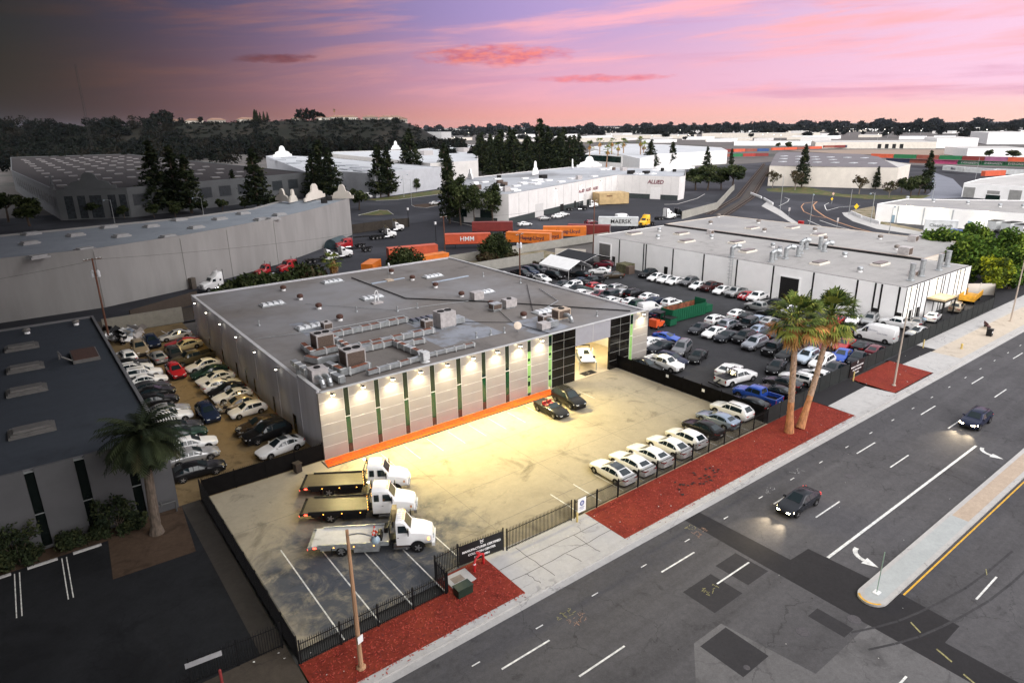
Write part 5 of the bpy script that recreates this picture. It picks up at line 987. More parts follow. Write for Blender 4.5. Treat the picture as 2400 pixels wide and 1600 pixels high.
def wood_pole(base, h, label, arms=1, cans=0, lean=(0, 0)):
    t = thing('utility_pole', label, 'utility pole', base); b = MB(); b.cyl((0, 0, -.2), (lean[0], lean[1], h), .17, .11, 8); b.build('pole', mat('pole_wood', (.13, .055, .034), .9, .3, 3, stretch=(1, 1, .1)), t)
    for k_ in range(arms):
        b = MB(); z = h - .25 - k_ * .9; b.box(-1.25, -.06, z, 1.25, .06, z + .12, rot=.25)
        b.build('crossarm', mat('arm_wood', (.10, .06, .04), .9, .2, 3), t); i_ = MB()
        for q in (-1.1, -.6, .6, 1.1): i_.lathe((q * cos(.25), q * sin(.25), z + .12), [(.05, 0), (.07, .08), (.03, .16)], 6)
        i_.build('insulator', WHITEP, t)
    for k_ in range(cans):
        b = MB(); a = k_ * 2.1 + .3; b.lathe((.42 * cos(a), .42 * sin(a), h - 2.9), [(.24, 0), (.26, .1), (.26, .85), (.15, .95), (.06, 1.1)], 10); b.build('transformer', mat('can_grey', (.55, .56, .58), .5, .1, 3), t)
    return t
wood_pole((-11.2, 58.2, 0), 13.0, 'dark leaning utility pole behind the scrap pile', 1, 2)
wood_pole((64.4, 80.8, 0), 10.4, 'reddish utility pole in front of the orange containers', 1, 0)
wood_pole((63.3, 49.4, 0), 9.9, 'reddish utility pole with three grey transformers by the parked cars', 1, 3)
wood_pole((95, 60.0, 0), 13.5, 'tall utility pole at the corner of the striped warehouse', 1, 0)
for bx, by, ty, lab in ((820 + 58, 0, 0, ''),):
    pass
for a, c_ in (((64.4, 80.8, 10.2), (63.3, 49.4, 9.7)), ((95, 60, 13.3), (64.4, 80.8, 10.2)), ((-11.2, 58.2, 12.8), (64.4, 80.8, 9.9)), ((-11.2, 58.2, 12.6), (-75, 45, 12.4))):
    w_ = MB(); A, C_ = Vector(a), Vector(c_); P = [A.lerp(C_, q / 10) - Vector((0, 0, 1.1 * 4 * (q / 10) * (1 - q / 10))) for q in range(11)]; w_.tube(P, .02, 4); w_.build('overhead_cable', BLACK, None, label={64.4: 'sagging overhead cable from the container pole to the transformer pole', 95: 'sagging overhead cable from the container pole to the warehouse corner pole'}.get(a[0], 'long overhead cable from the scrap yard pole ' + ('to the container pole' if c_[0] > 0 else 'out of the left frame edge')), cat='cable')
for bx, by, ty, lab in ((1022, 565, 520, 'slim dark post with a pale box lamp in the truck court'), (958, 532, 487, 'dark light post with two pale box heads, far side of the truck court'), (936, 420 + 90, 0, '')):
    if not lab: continue
    p = at(bx, by, 0); h_ = height(p, ty); t = thing('court_light', lab, 'light post', p); b = MB(); b.cyl((0, 0, 0), (0, 0, h_), .1, .08, 8); b.build('pole', BLACK, t); b = MB(); b.box(-.25, -.25, h_ - .7, .25, .25, h_); b.build('lamp_box', WHITEP, t)
# ---------------------------------------------------------------- small street furniture
t = thing('backflow_preventer', 'red fire backflow pipe arching over the mulch under the banner', 'fire pipe', (1.9, -23.3, 0)); REDP = mat('fire_red', (.42, .012, .015), .45, .1, 4)
b = MB(); b.cyl((0, 0, 0), (0, 0, .75), .09, n=10); b.tube([(0, 0, .75), (.25, .1, 1.05), (.75, .25, 1.05), (1.05, .35, .85)], .09, 8); b.cyl((1.05, .35, .9), (1.05, .35, .0), .09, n=10); b.build('pipe', REDP, t)
b = MB(); b.cyl((0, 0, .55), (0, 0, .62), .17, n=12); b.cyl((.45, .17, .9), (.45, .17, 1.35), .05, n=8); b.lathe((.45, .17, 1.3), [(.16, 0), (.16, .05), (.02, .06)], 10); b.build('valve', REDP, t); b = MB(); b.cyl((0, -.02, .63), (0, -.02, .72), .10, n=10); b.build('tag_plate', WHITEP, t)
t = thing('utility_cabinet', 'dark green utility cabinet at the foot of the black fence', 'utility box', (-.05, -24.75, 0), .02); GC = mat('cabinet_green', (.010, .026, .018), .5, .15, 3)
b = MB(); b.box(-.6, -.35, 0, .6, .35, .62); b.build('cabinet', GC, t); b = MB(); b.prism([(-.64, -.39), (.64, -.39), (.64, .39), (-.64, .39)], .623, .70, bot=True); b.build('lid', GC, t)
t = thing('utility_pad', 'concrete pad with a sunken cover beside the green cabinet', 'concrete pad', (.55, -23.35, 0), 0); b = MB(); b.box(-.95, -.75, 0, .95, .75, .10); b.build('slab', SIDEW, t); b = MB(); b.box(-.6, -.3, .103, .3, .35, .115); b.build('cover', mat('cover_tan', (.22, .18, .15), .8, .15, 3), t)
t = thing('cart_bin', 'dark wheeled bin standing against the black yard gate', 'bin', (-3.0, -.75, 0), .2); b = MB(); b.prism([(-.3, -.3), (.3, -.3), (.3, .3), (-.3, .3)], .1, .95); b.build('bin_body', mat('bin_dark', (.03, .022, .018), .6, .1, 3), t); b = MB(); b.box(-.34, -.36, .96, .34, .34, 1.05); b.build('lid', mat('bin_lid', (.05, .04, .03), .6, .1, 3), t)
YB = mat('bollard_yellow', (.55, .42, .16), .6, .15, 4)
for x, y, h_, lab, m in ((12.15, -23.3, .85, 'leaning yellow bollard at the notice end of the rolling gate', YB), (60.5, -22.2, 1.2, 'yellow bollard under the far banner', YB), (80.9, -22.2, 1.2, 'yellow bollard beyond the van by the grey fence', YB), (51.0, -22.0, 1.2, 'pale bollard by the gap beside the twin palms', WHITEP), (-15.6, -22.5, 1.0, 'red bollard by the dim picket fence', mat('dull_red', (.22, .03, .03), .6, .1, 3)), (-16.7, -22.9, .9, 'red bollard at the lower left frame corner', mat('dull_red', (.22, .03, .03)))):
    t = thing('bollard', lab, 'bollard', (x, y, 0)); b = MB(); b.cyl((0, 0, 0), (0, 0, h_), .085, n=12); b.lathe((0, 0, h_), [(.085, .003), (.06, .05), (.01, .07)], 12); b.build('post', m, t)
t = thing('fire_hydrant', 'yellow fire hydrant on the tan sidewalk', 'fire hydrant', at(2253, 817, 0)); b = MB(); b.lathe((0, 0, 0), [(.2, 0), (.2, .05), (.13, .06), (.13, .55), (.17, .57), (.15, .7), (.04, .8)], 12); b.build('barrel', mat('hydrant_yellow', (.55, .40, .12), .5, .1, 3), t); b = MB(); b.cyl((-.24, 0, .45), (.24, 0, .45), .07, n=8); b.build('outlet', mat('hydrant_yellow', (.55, .4, .12)), t)
p = at(2318, 787, 0); t = thing('litter_bin', 'black litter bin with a white label near the tan kerb', 'bin', p); b = MB(); b.box(-.35, -.35, 0, .35, .35, 1.0); b.build('bin_body', BLACKT, t); b = MB(); b.box(-.2, -.358, .5, .2, -.352, .8); b.build('label', WHITEP, t); b = MB(); b.prism([(-.38, -.38), (.38, -.38), (.38, .38), (-.38, .38)], 1.003, 1.12, bot=True); b.build('lid', BLACKT, t)
p = at(2322, 775, 0); t = thing('bus_bench', 'dark red bench behind the black litter bin', 'bench', (p.x + 1.2, p.y + .9, 0), .6); DR = mat('bench_red', (.10, .04, .04), .6, .1, 3); b = MB(); b.box(-.9, -.25, .42, .9, .25, .48); b.build('seat', DR, t); b = MB(); b.box(-.9, .2, .5, .9, .26, .95); b.build('backrest', DR, t)
for s_ in (-.7, .7): b = MB(); b.box(s_ - .05, -.22, 0, s_ + .05, .22, .417); b.build('leg', BLACK, t)
t = thing('median_sign_post', 'thin leaning green post at the yellow-painted median nose', 'post', (22.5, -42.55, .03)); b = MB(); b.cyl((0, 0, 0), (.5, .15, 3.0), .03, n=6); b.build('post', mat('post_green', (.22, .32, .26), .5, .1, 3), t); b = MB(); b.box(-.25, -.2, 0, .25, .2, .05); b.build('base_plate', WHITEP, t)
for i, (px, lab, col) in enumerate((((2004, 491), 'yellow diamond warning sign at the bend', (.75, .5, .02)), ((1948, 470), 'small yellow sign below the round sign across the road', (.75, .5, .02)), ((1950, 458), 'small pale round sign across the bend', (.6, .4, .3)))):
    p = at(px[0], px[1] + (14, 9, 18)[i], 0); t = thing('road_sign', lab, 'road sign', p, atan2(FWD.y, FWD.x) - pi / 2 + .2); h_ = (2.6, 1.6, 3.2)[i]; b = MB(); b.cyl((0, 0, 0), (0, 0, h_), .05, n=6); b.build('post', GALV, t)
    r_ = (1.0, .6, .6)[i]; b = MB(); b.face([(0, -.06, h_ - r_ + .5), (r_, -.06, h_ + .5), (0, -.06, h_ + r_ + .5), (-r_, -.06, h_ + .5)]); b.face([(-r_, -.02, h_ + .5), (0, -.02, h_ + r_ + .5), (r_, -.02, h_ + .5), (0, -.02, h_ - r_ + .5)]); b.build('plate', mat('sign_%d' % i, col, .5, .05, 2), t)
for i, px in enumerate((c4(188, 1215), c4(630, 1320))):
    p = at(*px, 0); t = thing('road_sign', ('square grey-backed sign on the near pavement by the red bollards', 'square grey-backed sign nearest the striped warehouse roof')[i], 'road sign', p); b = MB(); b.cyl((0, 0, 0), (0, 0, 2.6), .05, n=6); b.build('post', GALV, t); b = MB(); b.box(-.55, -.02, 2.2, .55, .02, 3.4); b.build('plate', ACGREY, t)
for i, (a, c_) in enumerate(((c4(-160, 1000), c4(-60, 1040)), (c4(-40, 1050), c4(45, 1100)), (c4(760, 1175), c4(860, 1220)), (c4(870, 1225), c4(1025, 1275)))):
    p, q = at(*a, 0), at(*c_, 0); d = q - p; t = thing('barrier', ('white barrier rail nearest the railway crossing', 'white barrier rail beside the pale cabinet', 'upper white kerb barrier along the bend', 'lower white kerb barrier with red end along the bend')[i], 'barrier', p, atan2(d.y, d.x)); b = MB(); b.box(0, -.2, .0, d.length, .2, .9); b.build('rail', WHITEP, t)
for i in range(3): 
    p = at(*c4(285 + i * 16, 1275 + i * 3), 0); t = thing('water_barrier', 'red plastic barrier block on the near pavement of the bend', 'barrier', p, .3, 'red barrier blocks at the bend'); b = MB(); b.prism([(-.6, -.25), (.6, -.25), (.6, .25), (-.6, .25)], 0, 1.1); b.build('block', REDP, t)
# ---------------------------------------------------------------- vehicles
def paint(name, col, rough=0.22, metal=0.0): return mat('paint_' + name, col, rough, 0.04, 1.2, metal=metal, coat=0.25 if max(col) > .1 else 0.0, spec=.35 if max(col) > .1 else .22)
PAINTS = {k.replace(' ', '_'): paint(k.replace(' ', '_'), v, metal=m_) for k, (v, m_) in {
 'white': ((.74, .74, .74), 0), 'black': ((.010, .010, .011), 0), 'silver': ((.40, .40, .40), .5), 'silver blue': ((.26, .31, .40), .4), 'pale blue': ((.45, .52, .60), .3), 'silver grey': ((.25, .26, .29), .5), 'grey': ((.15, .15, .16), .4), 'dark grey': ((.045, .046, .052), .3), 'charcoal': ((.022, .024, .030), .2), 'dark blue': ((.014, .022, .05), .2), 'navy': ((.013, .017, .042), .2), 'bright blue': ((.025, .08, .40), .2), 'red': ((.34, .015, .02), 0), 'maroon': ((.13, .012, .022), .1), 'dark maroon': ((.05, .012, .012), .1), 'tan': ((.30, .24, .16), .2), 'beige': ((.40, .33, .24), .3), 'cream': ((.55, .48, .30), 0), 'dark green': ((.018, .045, .032), .2), 'dark brown': ((.05, .036, .024), .2), 'olive brown': ((.085, .07, .04), .2), 'yellow': ((.75, .42, .02), 0), 'orange': ((.62, .10, .02), 0)}.items()}
CGLASS = mat('car_glass', (0.010, 0.018, 0.022), 0.05, 0, spec=0.6)
TYRE = mat('tyre_rubber', (0.011, 0.011, 0.011), 0.8, 0.1, 6, spec=.2); RIM = mat('wheel_rim', (0.36, 0.36, 0.37), 0.35, 0.1, 4, metal=0.8); TRIMB = mat('car_trim', (0.009, 0.009, 0.010), 0.55, 0.1, 5, spec=.2)
HEADL = mat('headlamp', (0.55, 0.57, 0.60), 0.12, 0.1, 8); TAILL = mat('tail_lamp', (0.34, 0.010, 0.010), 0.2, 0.1, 8); PLATE = mat('number_plate', (0.55, 0.55, 0.53), 0.5, 0.1, 10)
CHROME = mat('chrome', (0.62, 0.62, 0.63), 0.15, 0.05, 3, metal=1.0)
def loft(st, ring):
    b = MB(); R_ = [ring(s) for s in st]; n = len(R_[0]); base = 0
    for r_ in R_: b.v += r_
    for i in range(len(st) - 1):
        for k_ in range(n): l = (k_ + 1) % n; b.f.append((i * n + k_, i * n + l, (i + 1) * n + l, (i + 1) * n + k_)); b.m.append(0)
    b.f.append(tuple(range(n))); b.m.append(0); b.f.append(tuple(reversed(range((len(st) - 1) * n, len(st) * n)))); b.m.append(0)
    b.f = [tuple(reversed(f)) for f in b.f]; return b
def ring(s):
    x, zb, zl, zt, wb, wt_ = s; up = zt - zl
    h = [(0, zb), (wb * .86, zb), (wb * .97, zb + .12), (wb, zb + .62 * (zl - zb)), (wb * .965, zl), (wt_ + (wb * .965 - wt_) * (.16 if up > .2 else .45), zl + up * (.86 if up > .2 else .6)), (wt_ * .86, zt - .012), (0, zt + .012)]
    return [(x, y, z) for y, z in h] + [(x, -y, z) for y, z in h[-2:0:-1]]
# stations: x, bottom, belt, top, half width at belt, half width of roof
SHAPES = {
 'sedan': dict(st=[(2.38, .36, .56, .60, .58, .46), (2.22, .26, .66, .71, .80, .66), (1.5, .20, .80, .87, .91, .74), (.88, .20, .90, .965, .925, .76), (.02, .20, .93, 1.42, .925, .58), (-.75, .20, .94, 1.45, .925, .58), (-1.22, .20, .96, 1.36, .92, .57), (-1.92, .22, .97, 1.065, .90, .70), (-2.24, .28, .95, 1.02, .84, .66), (-2.38, .38, .82, .90, .74, .58)], g=(3, 4, 6, 7), wb=(1.42, -1.38), r=.335),
 'coupe': dict(st=[(2.32, .34, .52, .56, .60, .48), (2.12, .24, .62, .67, .84, .68), (1.4, .18, .76, .82, .94, .74), (.7, .18, .86, .92, .95, .74), (-.2, .18, .89, 1.26, .95, .56), (-.75, .18, .90, 1.28, .955, .56), (-1.2, .2, .92, 1.2, .95, .55), (-1.95, .22, .94, 1.0, .91, .70), (-2.2, .3, .9, .96, .84, .66), (-2.3, .4, .8, .86, .76, .6)], g=(3, 4, 6, 7), wb=(1.38, -1.32), r=.35),
 'suv': dict(st=[(2.36, .42, .70, .78, .66, .54), (2.2, .32, .84, .92, .86, .70), (1.5, .26, .97, 1.05, .95, .78), (.95, .26, 1.05, 1.12, .965, .80), (.25, .26, 1.07, 1.66, .965, .64), (-.7, .26, 1.08, 1.72, .965, .65), (-1.75, .26, 1.10, 1.68, .955, .63), (-2.22, .30, 1.10, 1.22, .93, .76), (-2.32, .36, .98, 1.10, .88, .72), (-2.38, .44, .88, .96, .80, .66)], g=(3, 4, 6, 7), wb=(1.42, -1.36), r=.37),
 'hatch': dict(st=[(2.12, .36, .60, .65, .60, .48), (1.98, .26, .70, .76, .80, .66), (1.35, .2, .84, .92, .88, .73), (.85, .2, .92, 1.0, .895, .74), (.1, .2, .95, 1.48, .895, .58), (-.8, .2, .97, 1.52, .895, .59), (-1.5, .2, 1.0, 1.45, .885, .57), (-1.98, .26, 1.0, 1.08, .85, .68), (-2.08, .32, .9, .97, .82, .66), (-2.14, .4, .8, .87, .74, .6)], g=(3, 4, 6, 7), wb=(1.28, -1.26), r=.325),
 'wagon': dict(st=[(2.4, .36, .57, .61, .58, .46), (2.24, .26, .67, .72, .80, .66), (1.5, .20, .81, .88, .92, .75), (.9, .20, .91, .97, .93, .76), (.05, .20, .94, 1.45, .93, .60), (-.8, .20, .95, 1.48, .93, .60), (-1.75, .20, .97, 1.42, .925, .58), (-2.25, .24, .97, 1.05, .89, .70), (-2.34, .30, .92, .99, .84, .66), (-2.42, .38, .82, .90, .76, .6)], g=(3, 4, 6, 7), wb=(1.45, -1.4), r=.34),
 'jeep': dict(st=[(2.1, .5, .9, .98, .70, .62), (2.02, .42, 1.0, 1.08, .84, .74), (1.4, .36, 1.06, 1.14, .90, .78), (.72, .34, 1.10, 1.17, .925, .80), (.48, .34, 1.12, 1.78, .925, .72), (-.7, .34, 1.12, 1.82, .925, .73), (-1.98, .34, 1.12, 1.80, .92, .72), (-2.06, .36, 1.12, 1.2, .91, .80), (-2.1, .42, 1.0, 1.08, .9, .78), (-2.14, .5, .9, .95, .84, .72)], g=(3, 4, 6, 7), wb=(1.3, -1.28), r=.40),
 'mini': dict(st=[(1.86, .34, .62, .68, .60, .48), (1.72, .26, .74, .80, .78, .64), (1.2, .2, .84, .92, .84, .70), (.8, .2, .9, .98, .855, .70), (.25, .2, .92, 1.38, .855, .62), (-.6, .2, .93, 1.41, .855, .62), (-1.4, .2, .95, 1.37, .845, .6), (-1.74, .26, .95, 1.02, .82, .66), (-1.84, .34, .86, .92, .78, .62), (-1.88, .42, .76, .82, .7, .56)], g=(3, 4, 6, 7), wb=(1.2, -1.2), r=.31),
 'panel_van': dict(st=[(2.28, .36, .78, .84, .66, .54), (2.12, .26, .90, .98, .86, .70), (1.75, .22, 1.0, 1.08, .92, .76), (1.5, .22, 1.06, 1.14, .925, .78), (.75, .22, 1.10, 1.78, .925, .70), (-.3, .22, 1.12, 1.86, .925, .74), (-2.1, .22, 1.12, 1.86, .92, .74), (-2.24, .24, 1.12, 1.7, .91, .74), (-2.28, .30, 1.0, 1.5, .90, .72), (-2.3, .36, .9, 1.3, .88, .7)], g=(3, 4, 5, 0), wb=(1.45, -1.35), r=.33),
 'van': dict(st=[(2.86, .40, .84, .92, .72, .60), (2.7, .28, 1.0, 1.10, .94, .80), (2.3, .24, 1.16, 1.26, 1.01, .84), (2.05, .24, 1.22, 1.32, 1.015, .86), (1.2, .24, 1.26, 2.30, 1.02, .80), (.3, .24, 1.30, 2.48, 1.02, .86), (-2.6, .24, 1.30, 2.48, 1.015, .86), (-2.78, .26, 1.3, 2.40, 1.01, .85), (-2.82, .30, 1.2, 2.2, 1.0, .84), (-2.85, .40, 1.0, 2.0, .98, .82)], g=(3, 4, 5, 0), wb=(1.9, -1.75), r=.37),
 'pickup': dict(st=[(2.78, .50, .86, .94, .74, .62), (2.62, .40, 1.0, 1.08, .92, .76), (1.9, .34, 1.09, 1.17, .985, .82), (1.35, .34, 1.14, 1.21, .99, .82), (.75, .34, 1.16, 1.76, .99, .66), (-.1, .34, 1.16, 1.81, .99, .67), (-.72, .34, 1.16, 1.76, .985, .66), (-.88, .34, 1.16, 1.22, .985, .80)], g=(3, 4, 6, 7), wb=(1.85, -1.75), r=.40, bed=(-.88, -2.78)),
}
def panel(b, quad, inset_=.05, off=.014, nx=3, ny=2):       # a glass pane set just proud of a body panel
    A, B, C_, D = [Vector(q) for q in quad]; nrm = (B - A).cross(D - A).normalized() * off
    P = []
    for j in range(ny + 1):
        v = inset_ + (1 - 2 * inset_) * j / ny
        for i in range(nx + 1):
            u = inset_ + (1 - 2 * inset_) * i / nx; P.append(A.lerp(B, u).lerp(D.lerp(C_, u), v) + nrm)
    for j in range(ny):
        for i in range(nx): k_ = j * (nx + 1) + i; b.face([P[k_], P[k_ + 1], P[k_ + nx + 2], P[k_ + nx + 1]])
def wheel_mesh(r, w=.22, key={}):
    k_ = (round(r, 3), w)
    if k_ in key: return key[k_]
    b = MB(); prof = [(r * .62, -w / 2 - .004), (r * .9, -w / 2), (r, -w * .3), (r, w * .3), (r * .9, w / 2), (r * .62, w / 2 + .004)]; n = 18
    for q in range(len(prof) - 1):
        for i in range(n):
            a, c_ = 2 * pi * i / n, 2 * pi * (i + 1) / n; (r0, y0), (r1, y1) = prof[q], prof[q + 1]
            b.face([(r0 * cos(a), y0, r0 * sin(a)), (r1 * cos(a), y1, r1 * sin(a)), (r1 * cos(c_), y1, r1 * sin(c_)), (r0 * cos(c_), y0, r0 * sin(c_))], 0)
    for s_ in (-1, 1):
        y = s_ * (w / 2 - .02)
        b.face([(r * .64 * cos(2 * pi * i / n * s_), y, r * .64 * sin(2 * pi * i / n * s_)) for i in range(n)][::-1], 2)
        for k2 in range(5):
            a = 2 * pi * k2 / 5; d, e = Vector((cos(a), 0, sin(a))), Vector((-sin(a), 0, cos(a))); y2 = s_ * (w / 2 + .002)
            q = [d * r * .08 + e * r * .14, d * r * .60 + e * r * .11, d * r * .60 - e * r * .11, d * r * .08 - e * r * .14]; q = [(v.x, y2, v.z) for v in q]; b.face(q if s_ > 0 else q[::-1], 1)
        b.face([(r * .17 * cos(2 * pi * i / 8 * s_), s_ * (w / 2 + .006), r * .17 * sin(2 * pi * i / 8 * s_)) for i in range(8)][::-1], 1)
    me = b.mesh('wheel', [TYRE, RIM, TRIMB], 40); key[k_] = me; return me
def make_car(kind, nm='parked_car'):
    S_ = SHAPES[kind]; st = S_['st']; t = thing(nm, 'car', 'car'); W_ = PAINTS['white']
    b = loft(st, ring)
    if 'bed' in S_:
        x1, x0 = S_['bed']; w_ = .985
        b.box(x0, -w_, .42, x1, w_, .66); b.box(x0, -w_, .66, x1, -w_ + .09, 1.16); b.box(x0, w_ - .09, .66, x1, w_, 1.16); b.box(x0, -w_ + .09, .66, x0 + .08, w_ - .09, 1.16)
    b.build('body', W_, t, smooth=38)
    if 'bed' in S_: bb = MB(); bb.box(x0 + .09, -w_ + .1, .662, x1 - .01, w_ - .1, .70); bb.build('bed_liner', TRIMB, t)
    R_ = [ring(s) for s in st]; i0, i1, i2, i3 = S_['g']
    L = lambda i, k_: Vector(R_[i][k_]); M_ = lambda i, k_: Vector(R_[i][14 - k_])
    def strip(i, j, nm_):
        g = MB(); 
        for (a, c_) in ((M_, 6), (L, 6)): pass
        panel(g, (M_(i, 6), L(i, 6), L(j, 6), M_(j, 6)), .07, .030, 4, 2); return g
    g = MB(); A, B, C_, D = M_(i0, 6), L(i0, 6), L(i1, 6), M_(i1, 6); panel(g, (A, B, C_, D), .05, .026, 4, 2); g.f = [tuple(reversed(f)) for f in g.f] if (B - A).cross(D - A).z < 0 else g.f; g.build('windshield', CGLASS, t)
    if i3:
        g = MB(); panel(g, (L(i3, 6), M_(i3, 6), M_(i2, 6), L(i2, 6)), .06, .026, 4, 2); g.build('rear_window', CGLASS, t)
    for s_ in (1, -1):
        g = MB(); side = (lambda i, k_: Vector((R_[i][k_][0], s_ * R_[i][k_][1], R_[i][k_][2])))
        def sp(i, j, f, v):   # point on the cabin side between stations i and j
            lo = side(i, 4).lerp(side(j, 4), f); hi = side(i, 5).lerp(side(j, 5), f); p = lo.lerp(hi, v); p.y += s_ * .014; return p
        last = i3 or i2
        seq = [(i0, i1, .12, .42, .10, .55), (i0, i1, .42, .96, .55, .86), (i1, i1 + 1, .0, .52, .86, .88), (i1, i1 + 1, .60, 1.0, .88, .88)]
        if i3 or kind not in ('van', 'panel_van'):
            if i2 > i1 + 1: seq += [(i1 + 1, i2, .0, .96, .88, .84)]
            if kind in ('sedan', 'sedan_b', 'sedan_c', 'coupe', 'pickup') and i3: seq += [(i2, i3, .04, .45, .80, .45)]
        else: seq = seq[:2] + [(i1, i1 + 1, .0, .35, .86, .86)]
        for i, j, f0, f1, v0, v1 in seq:
            q = [sp(i, j, f0, .08), sp(i, j, f1, .08), sp(i, j, f1, v1), sp(i, j, f0, v0)]; g.face(q if s_ < 0 else q[::-1])
        g.build('side_window', CGLASS, t)
        m_ = MB(); p = sp(i0, i1, .3, .1); m_.box(p.x - .08, p.y - .02 if s_ > 0 else p.y - .17, p.z, p.x + .08, p.y + .17 if s_ > 0 else p.y + .02, p.z + .13); m_.build('mirror', W_, t)
    wm = wheel_mesh(S_['r']); hw = max(s[4] for s in st) - .095
    for x in S_['wb']:
        for s_ in (1, -1): o = link('wheel', wm, t, (x, s_ * hw, S_['r'])); 
    u = MB(); xf, xr = st[0][0], (S_.get('bed') or (0, st[-1][0]))[1]; fw = st[1][4]
    u.box(xr + .12, -hw + .12, .17, xf - .14, hw - .12, .40)
    for x in S_['wb']:
        for s_ in (1, -1):
            y = s_ * (max(s[4] for s in st) + .004); R2 = S_['r'] * 1.17; pts = [(x + R2 * cos(pi * q / 12 - .15 + q * .025), y, S_['r'] + R2 * sin(pi * q / 12 - .15 + q * .025)) for q in range(13)]
            u.face(pts if s_ < 0 else pts[::-1])
    u.build('underbody', TRIMB, t)
    fx, fz0, fz1 = st[0][0], st[0][1], st[0][2]; g = MB(); g.box(fx - .10, -fw * .5, fz0 + .02, fx + .012, fw * .5, fz0 + .02 + (fz1 - fz0) * .62); g.build('grille', TRIMB, t)
    zh = st[1][2] - .09; zr = st[-2][2] - .10 if not S_.get('bed') else .98; xr2 = st[-2][0] if not S_.get('bed') else S_['bed'][1]; wr = st[-2][4] if not S_.get('bed') else .97
    for s_ in (1, -1):
        h = MB(); y0 = s_ * fw * .66; y1 = s_ * fw * 1.0; x0 = st[1][0]
        xh = st[0][0] + .012; yh = s_ * st[0][4] * .98; h.face([(xh, yh * .55, zh - .06), (xh, yh, zh - .06), (xh, yh, zh + .05), (xh, yh * .6, zh + .05)][::s_]); h.face([(xh, yh, zh - .06), (x0 - .16, s_ * (fw + .055), zh - .03), (x0 - .22, s_ * (fw + .04), zh + .09), (xh, yh, zh + .05)][::s_]); h.build('headlight', HEADL, t)
        h = MB(); ry0 = s_ * wr * .62
        if S_.get('bed'): h.box(xr2 - .012, min(s_ * .78, s_ * .97), .72, xr2 + .03, max(s_ * .78, s_ * .97), 1.08)
        else: xl = st[-1][0] - .014; yl = s_ * st[-1][4] * .98; h.face([(xl, s_ * wr * .42, zr - .05), (xl, s_ * wr * .42, zr + .05), (xl, yl, zr + .07), (xl, yl, zr - .08)][::s_]); h.face([(xl, yl, zr - .08), (xl, yl, zr + .07), (xr2 + .10, s_ * (wr + .035), zr + .10), (xr2 + .10, s_ * (wr + .04), zr - .04)][::s_])
        h.build('taillight', TAILL, t)
    p_ = MB(); xe = xr - (.03 if S_.get('bed') else .012); p_.box(xe, -.17, .56 if not S_.get('bed') else .6, xe + .02, .17, .68 if not S_.get('bed') else .72); p_.build('number_plate', PLATE, t)
    if kind[:3] == 'suv' or kind == 'wagon':
        zt = max(s[3] for s in st)
        for s_ in (1, -1): r_ = MB(); r_.box(-1.5, s_ * .60 - .02, zt + .0, .1, s_ * .60 + .02, zt + .06); r_.build('roof_rail', TRIMB, t)
    return t
PROTO = {}
def vary(src, dst, f):
    d = dict(SHAPES[src]); d['st'] = [f(i, *s) for i, s in enumerate(d['st'])]; SHAPES[dst] = d
vary('sedan', 'sedan_b', lambda i, x, a, b_, c_, w_, t_: ((x if x > -1.3 else x - .02) + (.10 if i == 7 else 0) + (-.10 if i == 6 else 0), a, b_ + (.03 if i > 3 else 0), c_ + (-.035 if i in (4, 5) else (.02 if i in (7, 8) else 0)) + (-.05 if i == 6 else 0), w_ + .01, t_))
vary('sedan', 'sedan_c', lambda i, x, a, b_, c_, w_, t_: (x * .95 + (.06 if i in (4, 3) else 0), a, b_ + .015, c_ + (.035 if i in (4, 5, 6) else .01), w_ * .965, t_ * .97))
vary('suv', 'suv_b', lambda i, x, a, b_, c_, w_, t_: (x * .96 + (-.25 if i == 7 else 0) * 0, a - .03, b_ - .03, c_ - (.09 if i in (4, 5, 6) else .04), w_ * .97, t_ * .97))
vary('suv', 'suv_c', lambda i, x, a, b_, c_, w_, t_: (x * 1.05, a + .02, b_ + .05, c_ + (.10 if i in (4, 5, 6) else .06), w_ * 1.03, t_ * 1.06))
VARI = {'sedan': ('sedan', 'sedan_b', 'sedan_c'), 'suv': ('suv', 'suv_b', 'suv_c')}; VN = [0]
def car(kind, color, x, y, rot, label, group=None, extra=None, z=0.0, cat=None):
    k0 = kind; VN[0] += 1
    if kind in VARI and 'roof' not in label: kind = VARI[kind][(VN[0] * 7 // 3) % 3]
    if kind not in PROTO: PROTO[kind] = make_car(kind, 'parked_' + {'suv': 'sport_utility', 'hatch': 'hatchback', 'mini': 'small_hatchback', 'pickup': 'pickup_truck', 'van': 'cargo_van', 'jeep': 'boxy_off_roader'}.get(k0, k0)); o = PROTO[kind]; first = True
    else: first = False
    p = PAINTS[color.replace(' ', '_')]
    if first:
        o['_base'] = 1; del o['_base']; kids(o)
        o.location = (x, y, z); o.rotation_euler = (0, 0, radians(rot)); o['label'] = label
        for ch in o.children:
            if ch.name.split('.')[0] in ('body', 'mirror'): ch.material_slots[0].link = 'OBJECT'; ch.material_slots[0].material = p
        if group: o['group'] = group
    else: o = dup(PROTO[kind], (x, y, z), radians(rot), label, group, {'body': p, 'mirror': p})
    o['category'] = cat or {'pickup': 'pickup truck', 'van': 'van', 'panel_van': 'van', 'suv': 'SUV'}.get(k0, 'car')
    q_ = 1 + .035 * sin(VN[0] * 12.9); o.scale = (q_, 1 + .02 * sin(VN[0] * 7.7), 1 + .03 * sin(VN[0] * 5.1))
    if not first and not group and 'group' in o: del o['group']
    return o
